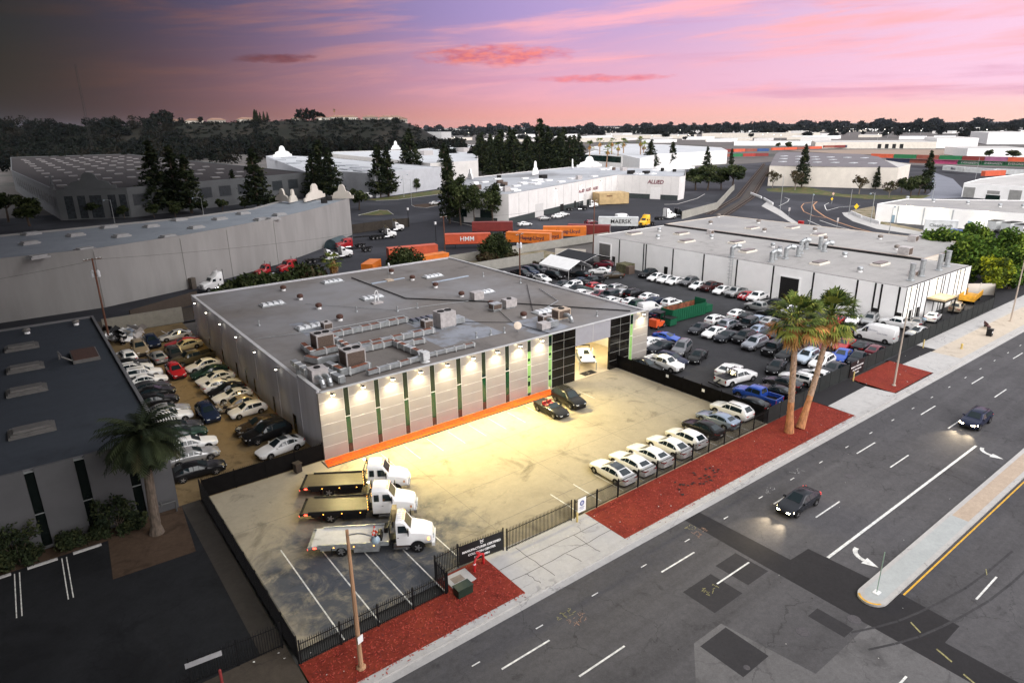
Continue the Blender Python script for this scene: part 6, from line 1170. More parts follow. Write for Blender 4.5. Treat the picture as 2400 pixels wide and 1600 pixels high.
CAR_ROWS={
 'street':[
  (19.7, -19.9, 88.9, 'sedan', 'white', 'black roof'),
  (22.3, -19.9, 88.4, 'sedan', 'white', ''),
  (24.8, -19.9, 89.6, 'sedan', 'white', ''),
  (27.7, -19.9, 88.6, 'sedan', 'white', ''),
  (30.5, -19.8, 88.3, 'hatch', 'white', ''),
  (33.7, -19.5, 89.6, 'sedan', 'black', ''),
  (36.8, -19.1, 91.7, 'sedan', 'silver blue', ''),
  (39.7, -18.8, 91.2, 'suv', 'white', ''),
 ],
 'wall':[
  (-2.9, 4.4, 187.1, 'sedan', 'white', 'sunroof'),
  (-2.9, 8.4, 184.9, 'suv', 'black', ''),
  (-2.9, 11.2, 184.1, 'sedan', 'dark brown', 'crumpled'),
  (-2.67, 16.0, 183.1, 'hatch', 'white', ''),
  (-3.05, 18.5, 182.7, 'sedan', 'tan', 'crumpled'),
  (-2.82, 21.59, 182.4, 'coupe', 'white', ''),
  (-2.9, 23.61, 182.9, 'sedan', 'black', ''),
  (-2.9, 26.1, 5.7, 'sedan', 'white', ''),
  (-2.9, 29.0, 185.3, 'sedan', 'white', ''),
  (-2.9, 31.83, 185.2, 'sedan', 'dark green', ''),
  (-2.9, 35.01, 185.2, 'sedan', 'white', ''),
  (-3.32, 38.85, 188.8, 'pickup', 'olive brown', ''),
  (-2.92, 45.94, 189.2, 'sedan', 'cream', ''),
  (-2.84, 48.07, 186.5, 'coupe', 'red', ''),
  (-2.9, 52.53, 182.9, 'sedan', 'white', ''),
 ],
 'edge':[
  (-10.6, 4.7, -3.6, 'sedan', 'black', ''),
  (-10.3, 8.0, -2.5, 'sedan', 'silver', ''),
  (-9.8, 10.7, -5.7, 'sedan', 'white', ''),
  (-10.0, 13.8, -3.6, 'sedan', 'dark green', ''),
  (-9.96, 15.99, -3.3, 'sedan', 'dark grey', ''),
  (-10.1, 19.5, -4.0, 'sedan', 'white', ''),
  (-9.9, 21.6, -5.3, 'sedan', 'silver', ''),
  (-10.3, 25.5, -4.1, 'wagon', 'black', ''),
  (-10.0, 28.7, -5.6, 'sedan', 'black', ''),
  (-10.1, 31.0, -2.3, 'sedan', 'dark grey', ''),
  (-9.91, 33.79, -2.5, 'sedan', 'white', ''),
  (-9.99, 36.49, -3.8, 'suv', 'white', ''),
  (-10.57, 39.8, -4.8, 'wagon', 'white', ''),
  (-10.6, 42.12, -2.4, 'sedan', 'black', ''),
 ],
 'middle':[
  (-6.49, 17.9, -88.7, 'suv', 'dark blue', ''),
  (-6.38, 34.96, -87.5, 'suv', 'red', ''),
  (-4.96, 42.19, -87.6, 'suv', 'dark grey', ''),
  (-7.16, 42.9, 96.0, 'sedan', 'silver', ''),
  (-8.45, 48.45, -90.3, 'suv', 'tan', ''),
  (-6.37, 51.25, -89.6, 'suv', 'dark blue', ''),
  (-10.52, 45.91, 95.7, 'suv', 'white', ''),
 ],
 'warehouse':[
  (86.4, 34.5, 182.6, 'suv', 'black', ''),
  (85.3, 31.3, 183.2, 'sedan', 'white', ''),
  (85.5, 28.9, 185.3, 'sedan', 'white', ''),
  (85.6, 26.6, 182.2, 'sedan', 'white', ''),
  (87.0, 24.1, 182.2, 'suv', 'grey', ''),
  (85.7, 21.0, 184.5, 'sedan', 'white', ''),
  (86.58, 18.5, 183.1, 'pickup', 'dark maroon', ''),
  (86.1, 15.7, 184.1, 'sedan', 'white', ''),
  (86.5, 12.8, 183.9, 'pickup', 'silver', ''),
  (85.8, 10.24, 183.4, 'mini', 'red', 'white stripes'),
  (86.58, 8.26, 186.0, 'pickup', 'white', ''),
 ],
 'tent':[
  (62.2, 53.4, -89.2, 'sedan', 'white', ''),
  (65.7, 51.8, -86.3, 'pickup', 'black', ''),
  (68.7, 52.7, -87.2, 'suv', 'dark blue', ''),
  (71.3, 53.0, -85.5, 'suv', 'dark grey', ''),
  (66.6, 46.0, -88.9, 'sedan', 'white', ''),
  (70.5, 46.3, -86.6, 'suv', 'black', ''),
  (75.1, 43.7, 101.0, 'sedan', 'black', ''),
  (80.8, 43.4, 129.3, 'sedan', 'white', ''),
  (79.9, 38.4, 150.2, 'sedan', 'dark brown', ''),
  (86.8, 48.1, 121.6, 'suv', 'maroon', ''),
  (62.4, 46.7, -89.6, 'sedan', 'black', ''),
 ],
 'back block':[
  (62.3, 39.3, -87.8, 'sedan', 'white', ''),
  (65.73, 38.91, 183.9, 'sedan', 'dark grey', ''),
  (66.62, 36.72, 186.1, 'suv', 'white', ''),
  (70.55, 39.15, 185.5, 'sedan', 'dark blue', ''),
  (72.6, 37.1, 183.9, 'pickup', 'black', ''),
  (61.72, 33.87, -86.7, 'wagon', 'silver', ''),
  (65.39, 34.52, 183.7, 'sedan', 'black', ''),
  (65.24, 32.4, 184.8, 'sedan', 'dark green', ''),
  (70.3, 34.0, 3.2, 'hatch', 'red', ''),
  (69.94, 31.37, 5.8, 'hatch', 'white', ''),
  (71.91, 29.55, 6.6, 'suv', 'silver', ''),
  (62.47, 30.03, 186.8, 'pickup', 'white', ''),
  (65.48, 28.3, 185.9, 'sedan', 'maroon', ''),
  (66.27, 26.35, 186.8, 'jeep', 'dark grey', ''),
  (70.88, 26.76, 3.1, 'sedan', 'silver', ''),
  (71.6, 24.75, 4.2, 'suv', 'black', ''),
  (64.57, 23.75, 6.9, 'sedan', 'white', ''),
  (71.7, 21.3, 6.1, 'sedan', 'white', ''),
  (66.8, 21.0, 4.6, 'sedan', 'white', ''),
  (70.66, 18.81, 6.8, 'sedan', 'dark blue', ''),
  (71.2, 15.6, 5.5, 'suv', 'white', ''),
  (61.03, 21.35, 6.3, 'sedan', 'white', ''),
  (65.84, 18.39, 4.2, 'suv', 'dark green', ''),
  (65.5, 15.6, -11.2, 'panel_van', 'white', ''),
  (64.5, 12.8, 4.8, 'sedan', 'navy', ''),
 ],
 'far row':[
  (80.42, 3.81, 90.5, 'pickup', 'silver', ''),
  (77.69, -0.4, 91.5, 'pickup', 'black', ''),
  (84.31, 3.51, 93.8, 'suv', 'dark grey', ''),
 ],
 'rear row':[
  (74.19, 3.96, 3.3, 'sedan', 'white', ''),
  (74.17, 1.93, 2.0, 'sedan', 'black', ''),
  (74.22, -0.04, 2.2, 'sedan', 'silver blue', ''),
  (73.94, -6.06, 2.7, 'sedan', 'black', ''),
  (81.62, -0.21, 5.1, 'pickup', 'white', ''),
  (74.25, -2.06, 3.5, 'sedan', 'silver', ''),
  (74.02, -4.06, 3.2, 'sedan', 'dark grey', ''),
 ],
 'centre row':[
  (68.5, 4.1, 2.4, 'suv', 'white', ''),
  (67.9, 1.2, 5.9, 'suv', 'silver grey', ''),
  (69.59, -0.87, 183.7, 'jeep', 'black', ''),
  (69.02, -3.51, 2.8, 'sedan', 'silver blue', ''),
  (68.42, -7.51, 2.2, 'sedan', 'black', ''),
  (67.82, -9.5, 2.2, 'sedan', 'white', ''),
  (69.1, -5.49, 2.7, 'sedan', 'dark grey', ''),
 ],
 'front row':[
  (62.4, 2.9, 184.7, 'sedan', 'dark grey', ''),
  (62.4, 0.2, 182.6, 'sedan', 'white', ''),
  (62.3, -2.15, 182.2, 'sedan', 'charcoal', ''),
  (63.8, -4.15, 184.0, 'suv', 'black', ''),
  (62.4, -6.9, 183.0, 'suv', 'silver grey', ''),
  (62.0, -10.0, 186.0, 'jeep', 'black', ''),
  (61.8, -12.4, 182.5, 'sedan', 'black', ''),
  (62.68, -14.72, 184.1, 'suv', 'pale blue', ''),
  (62.26, -17.06, 185.1, 'suv', 'white', ''),
  (61.13, -19.21, 183.6, 'sedan', 'dark grey', ''),
 ],
 'corner':[
  (55.28, 3.11, -82.0, 'coupe', 'bright blue', ''),
  (51.72, 3.09, -0.1, 'sedan', 'white', ''),
  (50.88, 0.76, 179.0, 'sedan', 'charcoal', ''),
  (52.32, -1.76, 201.6, 'suv', 'grey', ''),
  (51.64, -5.08, 198.1, 'sedan', 'black', ''),
  (47.9, -3.71, -84.3, 'suv', 'navy', ''),
  (45.72, -4.2, -87.0, 'pickup', 'white', ''),
  (43.44, -3.11, -82.4, 'sedan', 'black', ''),
 ],
 'gate cluster':[
  (56.09, -14.21, 193.3, 'sedan', 'black', ''),
  (54.71, -18.09, 95.0, 'wagon', 'white', ''),
  (57.2, -18.82, 93.1, 'hatch', 'white', ''),
  (51.8, -17.7, 94.0, 'sedan', 'dark grey', ''),
  (48.8, -18.5, 94.0, 'coupe', 'black', ''),
  (45.6, -18.18, 93.8, 'pickup', 'bright blue', ''),
  (43.0, -18.6, 98.9, 'sedan', 'black', ''),
  (50.7, -10.8, 6.5, 'sedan', 'white', ''),
 ],
 'east cluster':[
  (67.44, -13.59, 182.6, 'sedan', 'maroon', ''),
  (72.44, -13.12, 2.2, 'sedan', 'white', ''),
  (71.78, -15.26, 185.7, 'sedan', 'red', ''),
  (73.37, -17.15, 4.3, 'sedan', 'black', ''),
  (67.2, -17.25, 192.0, 'sedan', 'bright blue', ''),
  (72.87, -19.21, 5.6, 'sedan', 'maroon', ''),
  (67.5, -19.21, 191.6, 'sedan', 'charcoal', ''),
  (79.11, -16.27, 93.6, 'van', 'white', 'writing'),
  (85.4, -9.96, 191.2, 'sedan', 'white', ''),
  (87.29, -11.65, 191.0, 'suv', 'silver', ''),
  (88.26, -15.52, 93.0, 'pickup', 'white', ''),
  (91.93, -16.9, 13.4, 'sedan', 'grey', ''),
  (96.91, -17.22, 8.8, 'sedan', 'white', ''),
  (105.9, -17.4, 11.5, 'suv', 'beige', ''),
  (86.19, -19.21, 171.6, 'sedan', 'silver', ''),
  (82.58, -8.32, 186.7, 'sedan', 'red', ''),
  (74.12, -11.0, 184.3, 'sedan', 'red', ''),
  (80.04, -12.3, 4.6, 'sedan', 'black', ''),
 ],
}
NICE = {'suv': 'SUV', 'hatch': 'hatchback', 'mini': 'small hatchback', 'jeep': 'boxy off-roader', 'panel_van': 'panel van', 'van': 'cargo van', 'pickup': 'pickup truck'}
ORD = ['first', 'second', 'third', 'fourth', 'fifth', 'sixth', 'seventh', 'eighth', 'ninth', 'tenth', 'eleventh', 'twelfth', 'thirteenth', 'fourteenth', 'fifteenth', 'sixteenth', 'seventeenth', 'eighteenth', 'nineteenth', 'twentieth', 'twenty-first', 'twenty-second', 'twenty-third', 'twenty-fourth', 'twenty-fifth']
WHERE = {'street': ('{o} from the gate in the row along the street fence', 'cars along the street fence'),
 'wall': ('{o} from the yard gate along the grey side wall', 'cars along the side wall'),
 'edge': ('{o} from the yard gate beneath the dark roof edge', 'cars beneath the dark roof edge'),
 'middle': ('{o} from the gate in the middle of the side yard', 'cars in the middle of the side yard'),
 'warehouse': ('{o} from the tent along the striped warehouse wall', 'cars along the striped warehouse wall'),
 'tent': ('{o} around the white tent counting from the red pole', 'cars around the white tent'),
 'back block': ('{o} in the block between showroom roof and tent', 'cars packed behind the showroom'),
 'far row': ('{o} in the loose row ending behind the palm crowns', 'loose row behind the palms'),
 'rear row': ('{o} from the dumpster in the rearmost angled row', 'rearmost angled row'),
 'centre row': ('{o} from the dumpster in the middle angled row', 'middle angled row'),
 'front row': ('{o} from the dumpster in the front angled row', 'front angled row'),
 'corner': ('{o} by the lit showroom corner counting from the blue coupe', 'cars by the showroom corner'),
 'gate cluster': ('{o} by the screened gate counting from the tow pickup', 'cars by the screened gate'),
 'east cluster': ('{o} near the lettered van by the grey fence', 'cars near the lettered van')}
random.seed(3)
for row, lst in CAR_ROWS.items():
    for i, (x, y, h, kind, col, note) in enumerate(lst):
        lab = f"{col} {NICE.get(kind, kind)}" + (f" with {note}" if note in ('sunroof', 'black roof', 'white stripes') else (' with crumpled front' if note == 'crumpled' else '')) + ', ' + WHERE[row][0].format(o=ORD[i])
        o = car(kind, col, x, y, h, lab, WHERE[row][1])
        if note in ('sunroof', 'black roof'):
            b = MB(); z = 1.468
            if note == 'sunroof': b.box(-.75, -.42, z - .02, .0, .42, z + .006); b.build('sunroof', CGLASS, o)
            else: b.face([(.0, -.5, 1.447), (.0, .5, 1.447), (-.75, .5, 1.474), (-.75, -.5, 1.474)][::-1]); b.face([(-.75, -.5, 1.474), (-.75, .5, 1.474), (-1.2, .5, 1.392), (-1.2, -.5, 1.392)][::-1]); b.build('black_roof_panel', CGLASS, o)
        if note == 'white stripes':
            b = MB()
            for s_ in (-1, 1): b.face([(.82, s_ * .3 - .1, 1.006), (1.7, s_ * .3 - .1, .83), (1.7, s_ * .3 + .1, .83), (.82, s_ * .3 + .1, 1.006)][::-1 if 0 else 1])
            b.build('bonnet_stripe', WHITEP, o)
        if note == 'crumpled':
            b = MB(); rnd = random.Random(i)
            for _ in range(26):
                cx, cy, cz = 1.3 + rnd.random() * 1.2, rnd.uniform(-.9, .9), rnd.uniform(.15, 1.05); s_ = rnd.uniform(.06, .22); b.box(cx - s_, cy - s_ * 1.3, cz - s_ * .4, cx + s_, cy + s_ * 1.3, cz + s_ * .4, rot=rnd.random() * 3, mi=rnd.choice((0, 0, 1, 2)))
            b.build('crushed_front', [TRIMB, GALV, PAINTS[col.replace(' ', '_')]], o)
        if row == 'wall' and col == 'white' and kind == 'sedan' and i == 14:
            b = MB(); b.face([(.9, -.7, 1.0), (.9, .7, 1.0), (1.7, .6, 1.75), (1.7, -.6, 1.75)]); b.build('raised_hood', PAINTS['white'], o)
        if note == 'writing':
            for k_, (tx, u, z, s_) in enumerate((('THE', 1.0, 2.02, .26), ('VERTICAL', .2, 1.72, .28), ('CULTURE', -1.2, 1.42, .28))):
                text(tx, s_, mat('van_letter', (.06, .07, .16), .5, 0), face_m((u, 1.035, z), (-1, 0, 0)), parent=o, spacing=1.3)
# two black cars before the facade
car('suv', 'black', 27.9, -4.9, -95, 'glossy black SUV with chrome window line parked beside the black convertible')
SHAPES['convertible'] = dict(SHAPES['coupe']); st_ = [list(s) for s in SHAPES['coupe']['st']]
for q in (4, 5, 6): st_[q][3] = st_[q][2] + .03; st_[q][5] = .74
SHAPES['convertible']['st'] = [tuple(s) for s in st_]
cv = make_car('convertible', 'parked_convertible')
for ch in list(cv.children):
    if ch.name.split('.')[0] in ('windshield', 'rear_window', 'side_window'): bpy.data.objects.remove(ch)
for ch in cv.children:
    if ch.name.split('.')[0] in ('body', 'mirror'): ch.material_slots[0].link = 'OBJECT'; ch.material_slots[0].material = PAINTS['black']
b = MB(); b.box(-1.1, -.70, .86, .55, .70, .935); b.build('cockpit', TRIMB, cv)
b = MB(); b.face([(.75, -.66, .93), (.75, .66, .93), (.15, .56, 1.27), (.15, -.56, 1.27)]); b.face([(.15, -.56, 1.272), (.15, .56, 1.272), (.75, .66, .932), (.75, -.66, .932)]); b.build('windshield', CGLASS, cv)
for s_ in (-.38, .38): b = MB(); b.box(-.7, s_ - .25, .94, -.2, s_ + .25, 1.02); b.box(-.88, s_ - .25, .95, -.72, s_ + .25, 1.32); b.build('seat', mat('red_leather', (.22, .012, .016), .5, .1, 4), cv)
cv.location = (24.6, -5.6, 0); cv.rotation_euler = (0, 0, radians(-90)); tag(cv, 'black open convertible with red seats in front of the orange mulch strip', 'car')  # the strip's orange is lamplight put into the red mulch colour
# cars in the street: headlamps lit
HL = mat('lit_headlamp', (1, .9, .7), .3, 0, emit=60, ecol=(1, .80, .46)); TLL = mat('lit_taillamp', (.6, .02, .02), .3, 0, emit=4, ecol=(1, .05, .04))
for kind, col, x, y, lab in (('sedan', 'charcoal', 28.4, -33.3, 'dark sedan with lit headlamps driving in the near lane, below the other moving car'), ('suv', 'navy', 58.3, -36.4, 'dark blue SUV with lit headlamps driving beside the turn arrow')):
    o = car(kind, col, x, y, 180, lab); o.name = 'driving_' + ('sedan' if kind == 'sedan' else 'sport_utility'); o.location.z = -.12
    for ch in o.children:
        n_0 = ch.name.split('.')[0]
        if n_0 in ('headlight', 'taillight'): ch.material_slots[0].link = 'OBJECT'; ch.material_slots[0].material = HL if n_0 == 'headlight' else TLL
    for s_ in (-.65, .65):
        l = bpy.data.lights.new('headlamp_beam', 'SPOT'); l.energy = 1100; l.color = (1, .80, .52); l.spot_size = radians(62); l.spot_blend = 1; l.shadow_soft_size = .08; lo = bpy.data.objects.new('headlamp_beam', l); COL.objects.link(lo); lo.parent = o; lo.location = (2.5, s_, .62); lo.rotation_euler = Vector((1, 0, -.22)).to_track_quat('-Z', 'Y').to_euler()
# race car on its stand inside the showroom
rc = thing('race_car', 'white low race car with open doors on a four-post stand in the lit doorway', 'race car', (38.2, 3.1, .45), radians(-124))
b = loft([(2.35, .92, 1.08, 1.12, .80, .7), (2.1, .86, 1.16, 1.22, .98, .8), (1.4, .84, 1.28, 1.42, 1.0, .6), (.9, .84, 1.34, 1.50, 1.0, .5), (.2, .84, 1.38, 1.90, .98, .34), (-.6, .84, 1.4, 1.94, .98, .34), (-1.4, .84, 1.42, 1.62, 1.0, .5), (-2.1, .9, 1.42, 1.5, 1.0, .7), (-2.35, 1.0, 1.38, 1.44, .96, .7)], ring); b.build('body', PAINTS['white'], rc, smooth=40)
b = MB(); panel(b, ((.85, -.46, 1.52), (.85, .46, 1.52), (.2, .30, 1.92), (.2, -.30, 1.92)), .04, .03); b.build('windshield', CGLASS, rc)
b = MB(); b.box(-2.5, -.95, 1.75, -2.15, .95, 1.80); b.box(-2.45, -.9, 1.4, -2.2, -.86, 1.75); b.box(-2.45, .86, 1.4, -2.2, .9, 1.75); b.build('rear_wing', TRIMB, rc)
for s_ in (-1, 1):
    b = MB(); b.face([(.7, s_ * .75, 1.45), (-.2, s_ * .75, 1.5), (-.1, s_ * .95, 2.2), (.4, s_ * .95, 2.15)]); b.face([(.4, s_ * .951, 2.15), (-.1, s_ * .951, 2.2), (-.2, s_ * .751, 1.5), (.7, s_ * .751, 1.45)]); b.build('raised_door', PAINTS['white'], rc)
    for x in (1.4, -1.35): link('wheel', wheel_mesh(.34, .3), rc, (x, s_ * .86, 1.14))
b = MB(); b.box(2.3, -.8, .86, 2.42, .8, .95); b.build('front_splitter', TRIMB, rc)
b = MB()
for x in (-1.7, 1.8):
    for y in (-1.15, 1.15): b.cyl((x, y, 0), (x, y, 1.22), .06, n=8)
b.box(-2.1, -1.2, 1.16, 2.1, -.7, 1.225); b.box(-2.1, .7, 1.16, 2.1, 1.2, 1.225); b.build('display_stand', GALV, None, loc=(38.2, 3.1, .016), rot=radians(-124), label='low steel four-post stand under the white race car', cat='stand')
b = MB(); b.box(-1.1, -.6, 0, 1.1, .6, .012); mo = b.build('door_mat', mat('mat_black', (.02, .018, .015), .8, .1, 6), None, loc=(36.6, .9, .018), rot=.0, label='black door mat with a pale emblem at the showroom threshold', cat='mat'); text('S', .7, ACTAN, face_m((0, 0, .016), (1, 0, 0), (0, 1, 0)), parent=mo, name='emblem')
b = MB(); b.lathe((0, 0, 0), [(.3, 0), (.06, .05), (.06, .7), (.8, .72), (.8, .76)], 14)
tb = b.build('meeting_table', BLACKT, None, loc=(34.6, 9.6, .016), label='dark round table seen through the showroom doorway', cat='table')
for q in range(3):
    a = q * 2 + .4; c_ = thing('chair', ('dark chair left of the showroom table', 'dark chair behind the showroom table', 'dark chair right of the showroom table')[q], 'chair', (34.6 + 1.1 * cos(a), 9.6 + 1.1 * sin(a), .016), a); b = MB(); b.box(-.22, -.22, .42, .22, .22, .47); b.build('seat', BLACK, c_); b = MB(); b.box(.18, -.22, .48, .22, .22, .9); b.build('backrest', BLACK, c_)
    for sx in (-.18, .18):
        for sy in (-.18, .18): b = MB(); b.box(sx - .02, sy - .02, 0, sx + .02, sy + .02, .418); b.build('leg', BLACK, c_)
# ---------------------------------------------------------------- tow trucks
AMB = mat('amber_lamp', (.9, .35, .05), .3, 0, emit=7, ecol=(1, .42, .06)); REDL = mat('red_marker', (.8, .03, .02), .3, 0, emit=8, ecol=(1, .06, .03)); CLR = mat('deck_lamp', (1, .9, .7), .3, 0, emit=22, ecol=(1, .85, .5))
DECKY = ground_mat('steel_deck', (.115, .095, .065), .15, .15, .1, .25, rough=.38); ALU = ground_mat('pale_deck', (.56, .55, .54), .12, .15, .08, .2, rough=.5, stain=[(1.2, .55, .7, .35)])
def tow_truck(x, y, a, label, crew, deck, rail, lit):
    t = thing('tow_truck', label, 'tow truck', (x, y, 0), radians(a)); W_ = PAINTS['white']; cw = 1.14; cb_ = 1.15 if crew else 1.85      # cab rear x
    st = [(4.62, .75, 1.05, 1.12, .72, .60), (4.5, .62, 1.36, 1.46, .92, .72), (3.9, .60, 1.58, 1.70, 1.02, .76), (3.05, .58, 1.72, 1.84, 1.10, .82), (2.95, .58, 1.74, 1.86, cw, .90), (2.45, .58, 1.76, 2.66, cw, .92), (1.9 if crew else 2.2, .58, 1.76, 2.78, cw, .96), (cb_, .58, 1.76, 2.76, cw, .96)]
    if not crew: st = [(q[0], q[1] + .05, q[2], q[3], q[4], q[5]) for q in st]
    loft(st, ring).build('cab', W_, t, smooth=38); R_ = [ring(s) for s in st]
    g = MB(); panel(g, (R_[4][8], R_[4][6], R_[5][6], R_[5][8]), .07, .028, 4, 2); g.build('windshield', CGLASS, t)
    for s_ in (1, -1):
        for x0, x1 in (((2.02, 2.72), (1.3, 1.72)) if crew else ((2.0, 2.72),)):
            g = MB(); y0 = s_ * (cw * .968 + .012); y1 = s_ * 1.075
            q = [(x0, y0, 1.82), (x1 + (.1 if x1 > 2.5 else 0), y0, 1.82), (x1 - (.18 if x1 > 2.5 else 0), y1, 2.42), (x0, y1, 2.42)]; g.face(q if s_ < 0 else q[::-1]); g.build('side_window', CGLASS, t)
        d = MB(); yy = s_ * (cw + .006); d.box(1.9, min(yy, yy - s_ * .02), 1.40, 2.05, max(yy, yy - s_ * .02), 1.44); d.build('door_handle', BLACK, t)
        m_ = MB(); m_.box(2.75, min(s_ * 1.2, s_ * 1.45), 1.75, 2.83, max(s_ * 1.2, s_ * 1.45), 2.3); m_.build('mirror', BLACK, t)
        h = MB(); h.face([(4.60, s_ * .58, 1.02), (4.36, s_ * .985, 1.04), (4.34, s_ * .97, 1.26), (4.56, s_ * .60, 1.28)][::s_]); h.build('headlight', HEADL, t)
        h = MB(); h.face([(4.36, s_ * .992, 1.04), (4.22, s_ * 1.02, 1.05), (4.22, s_ * 1.0, 1.25), (4.34, s_ * .98, 1.26)][::s_]); h.build('turn_signal', AMB if not crew else mat('amber_off', (.5, .2, .05), .3, .1, 5), t)
    g = MB(); g.box(4.5, -.5, .85, 4.66, .5, 1.25); g.build('grille', GALV if not crew else CHROME, t); g = MB(); g.box(4.5, -1.0, .48, 4.74, 1.0, .78); g.build('bumper', CHROME if crew else W_, t)
    r_ = MB(); 
    for i in range(5): r_.box(2.35, -.62 + i * .28, 2.70 if crew else 2.72, 2.47, -.54 + i * .28, 2.80)
    r_.build('roof_marker', AMB, t)
    if not crew:
        r_ = MB()
        for i in range(7): r_.box(cb_ + .1, -.84 + i * .27, 2.775, 2.35, -.80 + i * .27, 2.81)
        r_.build('roof_rib', WHITEP, t)
        r_ = MB(); r_.box(1.45, .25, 2.0, 1.8, 1.0, 3.05); r_.build('tool_box', mat('wood_box', (.42, .32, .16), .7, .2, 3), t)
    f = MB(); f.box(-4.2, -.42, .62, 4.3, .42, .86); f.box(1.05 if crew else 1.5, -1.0, .45, 2.9, 1.0, .60, mi=0); f.build('chassis', TRIMB, t)
    tk = MB()
    for s_ in (1, -1): tk.cyl((1.6, s_ * .85, .52), (2.8, s_ * .85, .52), .27, n=12)
    tk.build('fuel_tank', CHROME, t)
    dx0, dx1 = -4.55, (.72 if crew else 1.25); d = MB(); d.box(dx0, -1.18, 1.02, dx1, 1.18, 1.12); d.build('deck', deck, t)
    r_ = MB()
    for s_ in (1, -1): r_.box(dx0 + .5, s_ * 1.20 - .05, .92, dx1, s_ * 1.20 + .05, 1.24); r_.box(dx0 - .25, s_ * 1.20 - .05, .92, dx0 + .497, s_ * 1.20 + .05, 1.10)
    r_.box(dx0 - .28, -1.14, .90, dx0 - .003, 1.14, 1.0); r_.build('deck_rail', rail, t)
    sb = MB(); sb.box(-3.9, -1.10, .62, .6, -1.02, .90); sb.box(-3.9, 1.02, .62, .6, 1.10, .90); sb.box(-1.4, -1.12, .35, .5, -.6, .90); sb.box(-1.4, .6, .35, .5, 1.12, .90); sb.build('side_box', TRIMB if crew else GALV, t)
    hr = MB(); hx = dx1 + .12; hr.box(hx - .05, -1.15, .9, hx + .05, -1.07, 2.5); hr.box(hx - .05, 1.07, .9, hx + .05, 1.15, 2.5); hr.box(hx - .05, -1.15, 2.5, hx + .05, 1.15, 2.6); hr.box(hx - .04, -1.06, 1.75, hx + .04, 1.06, 1.82); hr.build('headache_rack', BLACK, t)
    if crew:
        al = MB()
        for i in range(6): al.box(hx - .075, -1.13, 1.1 + i * .25, hx - .052, -1.05, 1.17 + i * .25); al.box(hx - .075, 1.05, 1.1 + i * .25, hx - .052, 1.13, 1.17 + i * .25)
        al.build('amber_light', AMB, t)
        wl = MB(); wl.lathe((hx - .15, .6, 2.62), [(.06, 0), (.1, .1), (.02, .16)], 8); wl.build('work_light', CLR, t)
        for wx, wy in ((-2.6, -.2), (-.6, .55)): pass
    else:
        cz = MB(); 
        wn = MB(); wn.box(.35, -.9, 1.123, .75, -.1, 1.4); wn.cyl((.55, -.9, 1.5), (.55, -.1, 1.5), .16, n=10); wn.box(.8, .1, 1.123, 1.1, .9, 1.55); wn.build('winch', BLACK, t)
    tl = MB()
    for s_ in (1, -1): tl.box(dx0 - .30, s_ * 1.0 - .12, .78, dx0 - .285, s_ * 1.0 + .12, .9); tl.box(dx0 + .15, s_ * 1.256 - .01, .95, dx0 + .4, s_ * 1.256 + .01, 1.06)
    tl.build('tail_light', REDL, t); mk = MB()
    for s_ in (1, -1):
        for i in range(3): mk.box(-2.9 + i * 1.5, s_ * 1.256 - .008, .95, -2.82 + i * 1.5, s_ * 1.256 + .008, 1.0)
    mk.build('side_marker', AMB, t)
    wm = wheel_mesh(.46, .28)
    for s_ in (1, -1):
        link('wheel', wm, t, (3.45, s_ * .98, .46)); link('wheel', wm, t, (-2.35, s_ * .96, .46)); 
        fd = MB(); yy = s_ * (1.02 if 1 else 0); pts = [(3.45 + .60 * cos(pi * q / 10), s_ * 1.118, .50 + .60 * sin(pi * q / 10)) for q in range(11)]; fd.face(pts if s_ < 0 else pts[::-1]); fd.build('wheel_arch', TRIMB, t)
        mf = MB(); mf.box(-3.05, s_ * .98 - .3, .25, -3.02, s_ * .98 + .3, .95); mf.build('mud_flap', BLACK, t)
    return t
TA = -33
tow_truck(-2.5, -15.95, TA, 'white tow truck with pale aluminium flatbed and ribbed cab roof, nearest the street', False, ALU, GALV, False)
tow_truck(-1.35, -11.15, TA, 'white crew-cab tow truck with lit amber strip, middle of the three', True, DECKY, BLACK, True)
tow_truck(.15, -7.2, TA, 'white crew-cab tow truck with lit amber strip, nearest the building', True, DECKY, BLACK, True)
for i in range(3):
    p = Vector((.05, -.75 + i * .5)); c_, s_ = cos(radians(TA)), sin(radians(TA)); q = (-2.5 + p.x * c_ - p.y * s_, -15.95 + p.x * s_ + p.y * c_, 1.123); t = thing('traffic_cone', ('orange cone on the pale flatbed, nearest the lamp post', 'orange cone on the pale flatbed between two others', 'orange cone on the pale flatbed, farthest from the lamp post')[i], 'traffic cone', q); b = MB(); b.lathe((0, 0, 0), [(.16, .03), (.03, .6), (.02, .61)], 10); b.box(-.2, -.2, 0, .2, .2, .029); b.build('cone', mat('cone_red', (.65, .05, .02), .5, .05, 4), t); b = MB(); b.lathe((0, 0, 0), [(.115, .25), (.075, .42)], 10); b.build('stripe', WHITEP, t)
